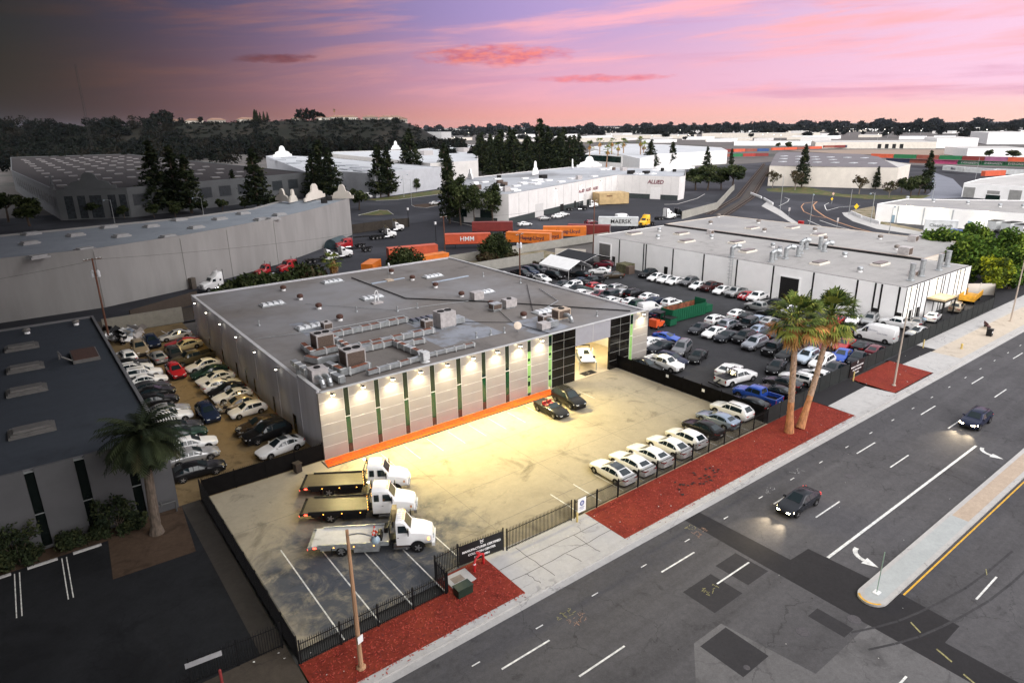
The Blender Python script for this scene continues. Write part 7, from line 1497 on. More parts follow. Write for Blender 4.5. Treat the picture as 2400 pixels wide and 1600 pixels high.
# ---------------------------------------------------------------- tractor units
def tractor(x, y, a, col, label, sleeper=True, day=False, z=0, faired=True):
    t = thing('truck_tractor', label, 'truck', (x, y, z), radians(a)); P_ = PAINTS[col]; cw = 1.2; cb_ = -.3 if sleeper else 1.0; hi = 3.7 if sleeper and faired else 2.9
    st = [(4.0, .8, 1.2, 1.3, .7, .6), (3.85, .65, 1.55, 1.7, .95, .8), (3.0, .62, 1.8, 1.95, 1.05, .85), (2.3, .6, 1.9, 2.05, cw, .95), (1.85, .6, 1.95, 2.75, cw, 1.0), (1.2, .6, 1.95, min(hi, 3.0), cw, 1.02), (.6 if sleeper else 1.1, .6, 1.95, hi, cw, 1.05), (cb_, .6, 1.95, hi, cw, 1.05)]
    loft(st, ring).build('cab', P_, t, smooth=38); R_ = [ring(s) for s in st]; g = MB(); panel(g, (R_[3][8], R_[3][6], R_[4][6], R_[4][8]), .07, .03, 3, 2); g.build('windshield', CGLASS, t)
    for s_ in (1, -1):
        g = MB(); q = [(1.25, s_ * 1.172, 1.98), (2.05, s_ * 1.172, 1.98), (1.85, s_ * 1.13, 2.5), (1.25, s_ * 1.13, 2.5)]; g.face(q if s_ < 0 else q[::-1]); g.build('side_window', CGLASS, t)
        if sleeper: g = MB(); q = [(.1, s_ * 1.172, 2.0), (.5, s_ * 1.172, 2.0), (.5, s_ * 1.15, 2.35), (.1, s_ * 1.15, 2.35)]; g.face(q if s_ < 0 else q[::-1]); g.build('sleeper_window', CGLASS, t)
        h = MB(); h.face([(3.95, s_ * .62, 1.1), (3.6, s_ * 1.02, 1.12), (3.58, s_ * 1.0, 1.4), (3.9, s_ * .64, 1.42)][::s_]); h.build('headlight', HEADL, t)
        e = MB(); e.cyl((cb_ - .15, s_ * 1.0, .8), (cb_ - .15, s_ * 1.0, hi + .5), .08, n=8); e.build('exhaust', CHROME, t)
        k_ = MB(); k_.cyl((.2, s_ * .95, .62), (1.7, s_ * .95, .62), .3, n=10); k_.build('fuel_tank', CHROME, t)
        for wx in (3.0, -2.2, -3.4): link('wheel', wheel_mesh(.5, .3 if wx > 0 else .5), t, (wx, s_ * (1.0 if wx > 0 else .92), .5))
    b = MB(); b.box(3.85, -1.05, .5, 4.12, 1.05, .85); b.build('bumper', CHROME, t); b = MB(); b.box(3.88, -.45, .9, 4.03, .45, 1.5); b.build('grille', CHROME, t)
    b = MB(); b.box(-4.2, -.45, .75, 3.6, .45, 1.0); b.box(-3.4, -.6, 1.003, -2.2, .6, 1.15); b.build('chassis', TRIMB, t); return t
cT2 = lambda x, y: (440 + x / 4.704, 500 + y / 4.704)
for px, py, a, col, lab, sl, fr in ((345, 760, 197, 'white', 'white tall-sleeper tractor alone beside the long blank wall', True, True), (925, 620, 197, 'red', 'red tractor in front of the wall, nearer the white sleeper', False, False), (1160, 575, 197, 'red', 'red sleeper tractor between bushes, farther from the white sleeper', True, False), (1640, 435, -4, 'white', 'white tractor above the fan palm with dark stack', False, False), (1480, 470, -4, 'white', 'white and blue truck partly hidden by the fan palm', False, False), (1790, 330, 176, 'red', 'red tractor turned away at the long wall corner', True, False), (2150, 225, -6, 'white', 'white tractor with open roof fairing, front of the pair by the dark fence', False, False), (2245, 150, -6, 'white', 'white tractor behind another at the dark fence', False, False)):
    p = at(*cT2(px, py), 1.4); tractor(p.x, p.y, a, col, lab, sl, faired=fr)
    if 'pair' in lab or 'behind another' in lab: 
        f_o = MB(); f_o.face([(1.1, -.9, 2.7), (1.1, .9, 2.7), (.9, .9, 3.9), (.9, -.9, 3.9)]); f_o.face([(.9, -.9, 3.9), (.9, .9, 3.9), (2.0, .8, 2.75), (2.0, -.8, 2.75)]); f_o.build('roof_fairing', PAINTS['cream'], bpy.context.scene.objects[[o.name for o in bpy.data.objects if o.get('label') == lab][0]])
for px, py, a, col, lab, sl in ((1515, 518, 196, 'yellow', 'yellow sleeper tractor in the truck court', True), (1560, 503, -10, 'white', 'white tall-sleeper tractor behind the yellow tractor', True), (1580, 498, -12, 'black', 'black tractor beyond the white sleeper at the court wall', False)):
    p = at(px, py, 1.6); tractor(p.x, p.y, a, col, lab, sl)
p = at(520 + 250, 575, 1.0); b = MB()
sr = [(-2.0, 0), (-1.95, .8), (-1.7, 1.5), (-1.2, 2.1), (-.5, 2.5), (0, 2.6), (.5, 2.5), (1.2, 2.1), (1.7, 1.5), (1.95, .8), (2.0, 0)]
for i in range(len(sr) - 1): b.face([(-3.4, *sr[i]), (3.4, *sr[i]), (3.4, *sr[i + 1]), (-3.4, *sr[i + 1])][::-1])
b.face([(3.4, *q) for q in sr][::-1]); b.face([(-3.4, *q) for q in sr]); p = at(*cT2(1640, 320), 1.2); b.build('covered_vehicle', mat('teal_tarp', (.035, .06, .07), .6, .3, .8), None, smooth=50, loc=(p.x, p.y, 0), rot=radians(40), label='rounded dark teal tarp cover behind the red tractor', cat='tarp cover')
for px, py in ((2010, 260), (1830, 400)):
    p = at(*cT2(px, py), .8); t = thing('empty_chassis', 'bare black container chassis parked ' + ('behind the front white tractor' if px > 2000 else 'below the red tractor'), 'trailer', (p.x, p.y, 0), radians(172)); b = MB(); b.box(-5, -.5, .95, 5, -.35, 1.25); b.box(-5, .35, .95, 5, .5, 1.25)
    for q in range(5): b.box(-4.8 + q * 2.4, -1.2, 1.0, -4.6 + q * 2.4, 1.2, 1.2)
    b.build('frame', TRIMB, t)
    for wx in (-4, -2.8):
        for s_ in (1, -1): link('wheel', wheel_mesh(.5, .5), t, (wx, s_ * .9, .5))
# ---------------------------------------------------------------- containers on chassis
def corr(m_name, col):
    m = bpy.data.materials.new(m_name); m.use_nodes = True; t = m.node_tree; p = t.nodes['Principled BSDF']; x = NX(t); v = t.nodes.new('ShaderNodeTexCoord').outputs['Object']
    n = x.noise(v, .6, 5, .6); t.links.new(x.mix(x.smooth(n, .3, .75), tuple(c_ * .82 for c_ in col), tuple(min(1, c_ * 1.1) for c_ in col)), p.inputs['Base Color']); p.inputs['Roughness'].default_value = .55; return m
C_COL = {'orange': corr('box_orange', (.72, .19, .018)), 'redorange': corr('box_red_orange', (.60, .10, .04)), 'maroon': corr('box_maroon', (.20, .022, .018)), 'green': corr('box_green', (.012, .16, .055)), 'navy': corr('box_navy', (.03, .04, .09)), 'pink': corr('box_pink', (.60, .08, .22)), 'white': corr('box_white', (.62, .64, .64)), 'red': corr('box_red', (.34, .03, .02)), 'rust': corr('box_rust', (.26, .07, .045)), 'lilac': corr('box_lilac', (.33, .12, .22)), 'blue': corr('box_blue', (.02, .07, .22))}
def container(name, label, col, loc, a, L=12.19, z=1.3, words=None, wm=None, chassis=True, group=None, H=2.6, ribs=40, size=1.1, wx=0.0, cat='container'):
    t = thing(name, label, cat, (loc[0], loc[1], 0), a, group); b = MB(); w_ = 1.2; m = C_COL[col]
    for s_ in (1, -1):          # corrugated long sides
        for i in range(ribs):
            x0 = -L / 2 + .15 + (L - .3) * i / ribs; dx = (L - .3) / ribs; q = [x0, x0 + dx * .3, x0 + dx * .5, x0 + dx * .8, x0 + dx]; o_ = [0, 0, .035, .035, 0]
            for k_ in range(4):
                f = [(q[k_], s_ * (w_ - o_[k_]), z + .12), (q[k_ + 1], s_ * (w_ - o_[k_ + 1]), z + .12), (q[k_ + 1], s_ * (w_ - o_[k_ + 1]), z + H - .1), (q[k_], s_ * (w_ - o_[k_]), z + H - .1)]; b.face(f if s_ < 0 else f[::-1])
        b.box(-L / 2, s_ * w_ - .06, z, L / 2, s_ * w_ + .02, z + .12); b.box(-L / 2, s_ * w_ - .06, z + H - .1, L / 2, s_ * w_ + .02, z + H)
        for e in (-1, 1): b.box(e * (L / 2 - .08) - .08, s_ * w_ - .07, z + .12, e * (L / 2 - .08) + .08, s_ * w_ + .022, z + H - .1)
    b.box(-L / 2 + .02, -w_ + .06, z + H - .08, L / 2 - .02, w_ - .06, z + H - .02); b.box(-L / 2 + .02, -w_ + .06, z + .02, L / 2 - .02, w_ - .06, z + .1)
    for e in (-1, 1): b.box(e * (L / 2 - .05) - .03, -w_ + .07, z + .1, e * (L / 2 - .05) + .03, w_ - .07, z + H - .09)
    b.build('container_box', m, t); lb = MB()
    for s_ in (-.9, -.35, .35, .9): lb.cyl((L / 2 + .01, s_, z + .15), (L / 2 + .01, s_, z + H - .15), .03, n=5)
    lb.build('locking_bar', GALV, t)
    if words: text(words, size, wm or WHITEP, face_m((wx, -w_ - .03, z + H * .5), (1, 0, 0)), parent=t, bold=.02)
    if chassis:
        c_ = MB(); c_.box(-L / 2, -.5, z - .28, L / 2, .5, z - .02); c_.box(-L / 2 + 2.6, -.7, .2, -L / 2 + 2.75, .7, z - .28); c_.build('chassis', TRIMB, t)
        for x in (L / 2 - 1.2, L / 2 - 2.4):
            for s_ in (1, -1): link('wheel', wheel_mesh(.5, .5), t, (x, s_ * .92, .5))
    return t
BLK_L = mat('letter_black', (.012, .012, .012), .6, 0); AMBK = mat('letter_dark', (.02, .02, .06), .6, 0)
def cont_px(p0, p1, **kw):      # top near edge seen from p0 to p1
    A, B = at(*p0, 3.9), at(*p1, 3.9); d = (B - A); d.z = 0; u = d.normalized(); n = Vector((-u.y, u.x, 0)); L = kw.pop('L', 12.19); an = kw.pop('anchor', 'l')
    c_ = (A + u * L / 2 if an == 'l' else B - u * L / 2) + n * 1.2; return container(loc=(c_.x, c_.y), a=atan2(u.y, u.x), L=L, **kw)
cont_px((1106, 521.7), (1210, 520), name='shipping_container', label='dark maroon shipping container beside the loading building door', col='maroon')
cont_px((1042.4, 550), (1150, 547), name='shipping_container', label='orange-red container lettered HMM partly hidden by the round shrub', col='redorange', words='HMM', size=1.7, wx=-.2)
cont_px((1180, 544), (1288, 548), name='shipping_container', label='orange container lettered Hapag-Lloyd nearest the block wall', col='orange', words='Hapag-Lloyd', wm=AMBK, size=1.35, wx=1.2, anchor='r')
cont_px((1215, 540), (1316, 543), name='shipping_container', label='orange container squeezed between two lettered orange ones', col='orange', words='Hapag-Lloyd', wm=AMBK, size=1.35, wx=2, anchor='r')
cont_px((1272.7, 531.6), (1392, 531.6), name='shipping_container', label='orange container lettered Hapag-Lloyd, rear right of the orange three', col='orange', words='Hapag-Lloyd', wm=AMBK, size=1.35, wx=1)
cont_px((1313, 526), (1429, 529), name='shipping_container', label='maroon container with a red door end behind the tall pole', col='maroon', anchor='r')
cont_px((1402.8, 509), (1503.5, 510), name='shipping_container', label='weathered pale container lettered MAERSK', col='white', words='MAERSK', wm=BLK_L, size=1.75, wx=.8)
cont_px((899.5, 584), (1026, 573), name='shipping_container', label='low red-orange container behind the left round shrub', col='redorange', anchor='r')
cont_px((960, 606), (1052, 592), name='shipping_container', label='orange container end just behind the showroom rear corner', col='orange', anchor='r')
cont_px((840, 640), (892, 606), name='shipping_container', label='tan container end left of the round shrub behind the roof', col='orange', L=6.1, anchor='r')
# long container train and the boxes beyond it
random.seed(8)
def train(x0, x1, y0, y1, n, cols, words, z, label, grp, H=2.7, wheels=False):
    for i in range(n):
        a, c_ = at(x0 + (x1 - x0) * i / n, y0 + (y1 - y0) * i / n, 0), at(x0 + (x1 - x0) * (i + .97) / n, y0 + (y1 - y0) * (i + .97) / n, 0); d = c_ - a; L = d.length
        w_ = words[i % len(words)] if words else None; cl = cols[i % len(cols)]
        container('rail_container', label.format(c=cl, o=ORD[i]), cl, ((a.x + c_.x) / 2, (a.y + c_.y) / 2), atan2(d.y, d.x), L, z, w_, WHITEP, False, grp, H, 12, 1.9 if w_ else 1)
        if wheels: pass
train(2076, 2412, 387, 399, 6, ['navy', 'rust', 'pink', 'green', 'green', 'green'], [None, None, None, 'EVERGREEN', 'EVERGREEN', 'EVERGREEN'], 2.2, '{c} lower container, {o} from the gabled warehouse end of the container train', 'containers on the train, lower tier')
train(2040, 2412, 386, 400, 7, ['redorange', 'green', 'rust', 'green', 'maroon', 'lilac', 'redorange'], None, 5.3, '{c} upper container, {o} from the gabled warehouse end of the container train', 'containers on the train, upper tier')
train(1680, 1800, 371, 369, 4, ['rust', 'green', 'red', 'maroon'], None, 1.2, '{c} container, {o} from the white flat building in the yard by the tracks', 'containers by the tracks')
train(1690, 1800, 366, 364, 4, ['maroon', 'redorange', 'rust', 'blue'], None, 3.9, '{c} stacked container, {o} from the white flat building by the tracks', 'containers stacked by the tracks')
train(1808, 1925, 355, 351, 4, ['redorange', 'redorange', 'rust', 'redorange'], None, 1.2, '{c} container, {o} behind the gabled roof', 'containers behind the gabled roof')
train(1930, 2030, 349, 347, 4, ['rust', 'maroon', 'navy', 'blue'], None, 1.2, '{c} container, {o} before the long cream shed', 'containers before the long cream shed')
for i, (x0, x1, y0, y1, cl, lab, w_) in enumerate(((2212, 2262, 403, 408, 'white', 'white road trailer at the head of the trailer row by the train', 'Mets'), (2264, 2330, 408, 413, 'white', 'white trailer with orange nose along the container train', None), (2332, 2400, 412, 415, 'white', 'white trailer running out of the right frame edge', None), (2302, 2350, 418, 416, 'redorange', 'orange trailer behind the garage building roof', None))):
    a, c_ = at(x0, y0, 0), at(x1, y1, 0); d = c_ - a; container('road_trailer', lab, cl, ((a.x + c_.x) / 2, (a.y + c_.y) / 2), atan2(d.y, d.x), d.length, 1.2, w_, AMBK, False, None, 2.8, 10, 2.2, cat='trailer')
b = at(2238, 403, 0)
# trailer, tank and boxes by the floodlit warehouse
p0, p1 = at(2166, 548, 0), at(2236, 552, 0); d = p1 - p0; ct_ = container('box_trailer', 'white box trailer lettered CleanEarth before the floodlit warehouse', 'white', ((p0.x + p1.x) / 2, (p0.y + p1.y) / 2), atan2(d.y, d.x), max(8, d.length), 1.2, 'CleanEarth', mat('letter_grey', (.12, .14, .13), .6, 0), False, None, 3.0, 6, 1.25, cat='trailer'); 
for x in (-2.5, -1.3, 2.6):
    for s_ in (1, -1): link('wheel', wheel_mesh(.5, .5), ct_, (x, s_ * .9, .5))
p = at(2268, 540, 1.5); tractor(p.x, p.y, -8, 'white', 'white cab in front of the lettered box trailer', False)
p0, p1 = at(2224, 558, 0), at(2290, 568, 0); d = p1 - p0; t = thing('blue_tank', 'blue steel roll-off tank beside the green tree mass', 'tank', ((p0.x + p1.x) / 2, (p0.y + p1.y) / 2, 0), atan2(d.y, d.x)); b = MB(); L = max(7, d.length) / 2; b.prism([(-L, -1.2), (L, -1.2), (L, 1.2), (-L, 1.2)], .3, 2.6)
for q in range(8): b.box(-L + q * L / 4 + .3, -1.26, .35, -L + q * L / 4 + .4, -1.203, 2.5)
b.build('tank_body', C_COL['blue'], t); b = MB(); b.box(-L - .5, -1, .3, -L - .01, 1, 1.9); b.build('end_gate', RUST, t)
for i, (x, y) in enumerate(((2335, 535), (2368, 540), (2398, 545))): p = at(x, y, 1.0); t = thing('box_truck', ('white box truck body nearest the blue tank', 'middle white box truck body by the right edge', 'white box truck body cut by the right edge')[i], 'truck', (p.x, p.y, 0), -.25); b = MB(); b.box(-2.6, -1.2, .9, 2.6, 1.2, 3.3); b.build('cargo_box', C_COL['white'], t); b = MB(); b.box(-2.66, -1.25, 3.303, 2.66, 1.25, 3.4); b.build('roof_edge', BLACKT, t); [link('wheel', wheel_mesh(.45, .3), t, (wx, s_ * 1.0, .45)) for wx in (-1.7, 1.8) for s_ in (1, -1)]
# ---------------------------------------------------------------- yard machines
t = thing('dumpster', 'long green open-top dumpster with rusty inside next to the forklift', 'dumpster', (67.0, 9.6, 0), radians(-1)); DG = ground_mat('dumpster_green', (.010, .085, .042), .1, .15, .1); b = MB(); L, w_, H = 4.3, 1.25, 2.3
b.box(-L, -w_, .2, L, w_, .32); b.box(-L, -w_, .32, L, -w_ + .1, H); b.box(-L, w_ - .1, .32, L, w_, H); b.box(-L, -w_ + .1, .32, -L + .1, w_ - .1, H); b.box(L - .1, -w_ + .1, .32, L, w_ - .1, H + .5)
for q in range(16): b.box(-L + .25 + q * .55, -w_ - .06, .3, -L + .33 + q * .55, -w_ - .003, H)
b.build('bin_body', DG, t); b = MB(); b.box(-L + .11, w_ - .13, .33, L - .11, w_ - .105, H - .05); b.box(-L + .11, -w_ + .11, .325, L - .11, w_ - .14, 1.2); b.build('rusty_lining', RUST, t)
t = thing('small_dumpster', 'small green bin between the forklift and the long dumpster', 'dumpster', (61.9, 8.4, 0), 0); b = MB(); b.prism([(-.8, -.9), (.8, -.9), (.8, .9), (-.8, .9)], .15, 1.3); b.build('bin_body', DG, t); b = MB(); b.box(-.85, -.95, 1.303, .85, .95, 1.38); b.build('lid', BLACKT, t)
t = thing('small_dumpster', 'small green bin at the far end of the long dumpster', 'dumpster', (72.8, 9.6, 0), 0); b = MB(); b.prism([(-.9, -.9), (.9, -.9), (.9, .9), (-.9, .9)], .15, 1.3); b.build('bin_body', DG, t); b = MB(); b.box(-.95, -.95, 1.303, .95, .95, 1.38); b.build('lid', DG, t)
t = thing('forklift', 'orange forklift with dark cage, its mast toward the green bins', 'forklift', (59.6, 8.6, 0), radians(5)); t.scale = (1.25, 1.25, 1.2); OG = mat('forklift_orange', (.62, .085, .02), .45, .1, 3); b = MB(); b.box(-1.3, -.55, .35, .5, .55, .95); b.box(-1.35, -.58, .35, -.6, .58, 1.35); b.build('body', OG, t)
b = MB()
for x, y in ((-.6, -.5), (-.6, .5), (.45, -.5), (.45, .5)): b.cyl((x, y, .95), (x * .8, y, 2.1), .04, n=6)
b.box(-.65, -.55, 2.06, .55, .55, 2.2); b.build('overhead_guard', BLACK, t); b = MB(); b.box(-.4, -.25, .953, .1, .25, 1.1); b.box(-.5, -.25, 1.1, -.38, .25, 1.5); b.build('seat', BLACK, t); b = MB(); b.box(.65, -.4, .1, .75, -.3, 2.2); b.box(.65, .3, .1, .75, .4, 2.2); b.box(.64, -.4, 2.1, .76, .4, 2.18); b.build('mast', BLACK, t); b = MB(); b.box(.77, -.35, .08, 1.8, -.25, .13); b.box(.77, .25, .08, 1.8, .35, .13); b.build('fork', GALV, t)
for x, r_ in ((-.9, .28), (.45, .34)):
    for s_ in (1, -1): link('wheel', wheel_mesh(r_, .2), t, (x, s_ * .5, r_))
def tent(label, P, m, legs=True, z=2.1, ridge=3.7):
    t = thing('canopy_tent', label, 'tent'); c_ = [Vector((*p, 0)) for p in P]; Z = Vector((0, 0, 1)); b = MB(); a, bb, cc, dd = [v + Z * z for v in c_]; m1 = (a + dd) / 2 + Z * (ridge - z); m2 = (bb + cc) / 2 + Z * (ridge - z)
    b.face([a, bb, m2, m1]); b.face([m1, m2, cc, dd])
    for s_, e in ((a, bb), (dd, cc)): b.face([s_, s_ - Z * .35, e - Z * .35, e])
    b.build('canopy', m, t); f = MB(); f.tube([a, m1, dd], .03, 6); f.tube([bb, m2, cc], .03, 6); f.build('frame', WHITEP, t)
    for s_, e in ((a, bb), (dd, cc)):
        for q in (0, .33, .66, 1): p = s_.lerp(e, q); l = MB(); l.cyl((p.x, p.y, 0), p, .035, n=6); l.build('leg', WHITEP, t)
tent('white canopy tent sheltering a black sedan in the car yard', [(71.6, 53), (71.6, 43.3), (78.3, 43.2), (78.4, 53)], mat('tent_white', (.78, .78, .78), .7, .04, 1))
tent('black canopy tent behind the white tent at the striped warehouse corner', [(81.0, 58.5), (81.0, 48.4), (89.2, 48.4), (89.2, 58.5)], mat('tent_black', (.012, .013, .016), .8, .1, 1), z=1.9, ridge=3.0)
t = thing('tarped_stack', 'camouflage-coloured wrapped stack against the striped warehouse wall', 'covered stack', (86.6, 41.2, 0)); rnd = random.Random(2); b = MB(); b.prism([(-1.4, -1.5), (1.4, -1.5), (1.4, 1.5), (-1.4, 1.5)], 0, 1.9); b.build('wrapped_load', mat('camo', (.10, .095, .05), .9, .5, 1.8), t); b = MB(); b.box(-1.6, -2.6, 0, .2, -1.6, 1.7); b.build('steel_rack', ACBROWN, t)
b = MB(); b.cyl((-1.0, .3, 0), (-1.0, .3, .9), .2, n=10); b.build('drum', WHITEP, None, loc=(86.0, 43.9, 0), label='pale drum beside the wrapped stack by the warehouse wall', cat='drum')
t = thing('yellow_trailer', 'orange-yellow truck bed in the far corner of the grey fence', 'trailer', (115.0, -16.4, 0), radians(8)); YT = mat('trailer_yellow', (.62, .32, .03), .5, .2, 1.5); b = MB(); b.prism([(-3.4, -1.2), (3.4, -1.2), (3.4, 1.2), (-3.4, 1.2)], .7, .85); b.box(-3.4, -1.2, .85, 3.4, -1.1, 1.7); b.box(-3.4, 1.1, .85, 3.4, 1.2, 1.7); b.box(-3.4, -1.1, .85, -3.3, 1.1, 1.7)
for q in range(8): b.box(-3.3 + q * .9, -1.24, .86, -3.2 + q * .9, -1.203, 1.7)
b.build('bed', YT, t); [link('wheel', wheel_mesh(.45, .3), t, (x, s_ * 1.0, .45)) for x in (-2.3, 2.0) for s_ in (1, -1)]
# wrecker pickup in the asphalt yard
tw = car('pickup', 'white', 48.8, -13.2, -8, 'white wrecker pickup with black tow boom at its tail, beside a white sedan'); tw['category'] = 'tow truck'; tw.name = 'wrecker_pickup'
b = MB(); b.box(-2.7, -.85, 1.17, -.95, .85, 1.24); b.box(-.98, -.9, 1.2, -.9, -.8, 2.0); b.box(-.98, .8, 1.2, -.9, .9, 2.0); b.box(-.98, -.9, 1.95, -.9, .9, 2.05); b.box(-.98, -.4, 1.2, -.9, -.32, 1.95); b.box(-.98, .32, 1.2, -.9, .4, 1.95); b.cyl((-1.4, 0, 1.3), (-3.6, 0, .7), .12, n=8); b.box(-3.8, -.9, .45, -3.55, .9, .62); b.build('tow_boom', BLACK, tw)
# the yard's scrap pile: each recognisable lump its own thing
rnd = random.Random(21)
for i in range(9):
    x, y = rnd.uniform(-11.2, -7.2), rnd.uniform(51.5, 60.5); t = thing('scrap_part', ('crumpled white body panel heap low in the scrap pile', 'pale bumper bundle leaning in the scrap pile', 'round grey drum-like part on the scrap pile', 'white door shell standing up in the scrap pile', 'twisted blue-grey panel in the scrap pile', 'white fender pile nearest the dark roof edge', 'wheel-like ring on top of the scrap pile', 'white hood leaning by the yard wall', 'grey engine cover among the scrap panels')[i], 'car part', (x, y, 0), rnd.random() * 3, 'scrap pile of car parts'); b = MB()
    for q in range(7):
        z = rnd.uniform(.2, 1.9); s_ = rnd.uniform(.3, 1.0); a = rnd.uniform(0, 6); u = Vector((cos(a), sin(a), rnd.uniform(-.5, .8))).normalized() * s_; v = u.orthogonal().normalized() * s_ * .6; c_ = Vector((rnd.uniform(-.6, .6), rnd.uniform(-.6, .6), z)); n_v = u.cross(v).normalized() * .05
        P = [c_ - u - v, c_ + u - v + n_v * 3, c_ + u + v, c_ - u + v - n_v * 2]; b.face(P); b.face([p - n_v for p in P][::-1])
    b.build('sheet_metal', (WHITEP, GALV, ACGREY, WHITEP, PAINTS['silver_blue'], WHITEP, TRIMB, WHITEP, TRIMB)[i], t); b = MB(); b.cyl((-.3, 0, 0), (-.2, .1, 1.1), .25, .18, 9); b.build('core', ACGREY, t)
# cars by the loading building
for px, py, col, a, lab in ((1230, 525, 'white', -12, 'white sedan nearest the white dock door of the loading building'), (1276, 512, 'silver', -10, 'silver sedan second along the loading building wall'), (1307, 507, 'white', -8, 'white sedan third along the loading building wall'), (1320, 502, 'white', -8, 'white sedan tucked behind another along the loading building wall'), (1018, 476, 'white', 8, 'white sedan on the kerb of the dirt island'), (1036, 473, 'pale blue', 8, 'pale green-blue sedan beside the white one at the dirt island')):
    p = at(px, py, .6); car('sedan', col, p.x, p.y, a, lab)
p = at(860, 460, .8); car('van', 'white', p.x, p.y, -60, 'white van at the corner of the blank white-roofed warehouse')
p = at(1460, 505, 1.8); car('van', 'white', p.x, p.y, -10, 'white van roof showing behind the lettered pale container')
p = at(1385, 517, 1.2); car('suv', 'maroon', p.x, p.y, -10, 'dark red car between the maroon and pale containers')
for px, py, lab in ((1352, 487, 'dark truck backed to a dock door, left of the wooden crate'), (1378, 481, 'white truck cab backed to a dock door beside the wooden crate')): p = at(px, py, 1); tractor(p.x, p.y, -30, 'black' if 'dark' in lab else 'white', lab, False)
p0, p1 = at(1400, 480, 0), at(1437, 484, 0); t = thing('wooden_crate', 'big tan wooden crate in the truck court', 'crate', at(1430, 477, 0), radians(-22)); b = MB(); b.box(-6.5, -4.0, .2, 6.5, 4.0, 4.6)
for q in range(9): b.box(-6.4 + q * 1.55, -4.06, .2, -6.25 + q * 1.55, -4.003, 4.6)
b.build('crate_body', mat('plywood', (.46, .33, .17), .8, .15, .5), t)
b = MB(); b.box(-3.4, -4.09, 3.3, -.9, -4.065, 3.7); b.build('stencil', mat('letter_brown', (.12, .05, .02), .7, .4, 3), t)
# ---------------------------------------------------------------- trees
def leafmat(name, col): return mat(name, col, .8, .35, .9, spec=.06 if max(col) < .05 else .2)
F_CON = [leafmat('needle_dark', (.012, .018, .010)), leafmat('needle_mid', (.022, .030, .014)), leafmat('needle_olive', (.036, .042, .018))]
F_BRD = [leafmat('leaf_dark', (.016, .024, .010)), leafmat('leaf_mid', (.032, .044, .016)), leafmat('leaf_light', (.060, .072, .026))]
F_GRN = [leafmat('hedge_dark', (.020, .040, .007)), leafmat('hedge_mid', (.06, .115, .014)), leafmat('hedge_light', (.14, .20, .024))]
F_LIT = [leafmat('lamplit_leaf_dark', (.05, .075, .010)), leafmat('lamplit_leaf_mid', (.15, .19, .012)), leafmat('lamplit_leaf_light', (.30, .32, .015))]  # green leaves, yellow lamplight put into their colours
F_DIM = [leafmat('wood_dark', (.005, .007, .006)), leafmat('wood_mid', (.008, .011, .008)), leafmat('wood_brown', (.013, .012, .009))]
F_BROWN = [leafmat('dry_dark', (.035, .020, .012)), leafmat('dry_mid', (.06, .045, .022)), leafmat('dry_olive', (.05, .055, .022))]
BARK = mat('bark', (.07, .05, .038), .9, .3, 3, stretch=(1, 1, .2)); BARKP = mat('pale_bark', (.20, .17, .14), .9, .3, 2, stretch=(1, 1, .2))
def leaf(b, c, s, mi, rnd, flat=0.0):
    u = Vector((rnd.gauss(0, 1), rnd.gauss(0, 1), rnd.gauss(0, 1) * (1 - flat))).normalized(); v = u.orthogonal().normalized(); v = (v * cos(rnd.random() * 6) + u.cross(v) * sin(rnd.random() * 6)).normalized()
    a = s * rnd.uniform(.7, 1.3); b.face([c - u * a, c + v * a * .5, c + u * a, c - v * a * .5], mi)
def conifer_mesh(seed, H=16, R=3.4, n=2600, ls=.42, sparse=0.0, mats=F_CON):
    rnd = random.Random(seed); b = MB(); nl = 26; tot = 0
    tips = []
    for l in range(nl):
        t = (l + rnd.random()) / nl; z = H * (.10 + .90 * t); rr = R * (1 - t) ** .75 * (.55 + .45 * min(1, t * 7)) + .12
        for k in range(max(3, int(9 * (1 - t) + 3))):
            if rnd.random() < sparse: continue
            a = rnd.random() * 2 * pi; r = rr * rnd.uniform(.65, 1.15); tips.append((a, r, z, rr))
    per = max(4, n // len(tips))
    for a, r, z, rr in tips:
        cm = rnd.choice((0, 0, 1, 1, 2)); d = Vector((cos(a), sin(a), 0))
        for _ in range(per):
            q = rnd.random() ** .6; c = d * r * q + Vector((rnd.gauss(0, .22), rnd.gauss(0, .22), z - .35 * r * q * .5 + rnd.gauss(0, .25))); leaf(b, c, ls, cm if rnd.random() < .7 else rnd.randrange(3), rnd, .3)
    return b.mesh('crown', mats)
def broad_mesh(seed, W=4, H=6, z0=2, nc=22, per=95, ls=.36, mats=F_BRD, cs=.33):
    rnd = random.Random(seed); b = MB()
    for _ in range(nc):
        u = Vector((rnd.gauss(0, 1), rnd.gauss(0, 1), rnd.gauss(0, 1))).normalized() * rnd.random() ** .4; c = Vector((u.x * W * .75, u.y * W * .75, z0 + H / 2 + u.z * H * .40)); s = min(W, H) * cs * rnd.uniform(.6, 1.2); cm = rnd.choice((0, 1, 1, 2)) 
        for _ in range(per):
            v = Vector((rnd.gauss(0, 1), rnd.gauss(0, 1), rnd.gauss(0, 1))).normalized() * rnd.random() ** .45 * s; leaf(b, c + v, ls, cm if rnd.random() < .65 else rnd.randrange(3), rnd)
    return b.mesh('crown', mats)
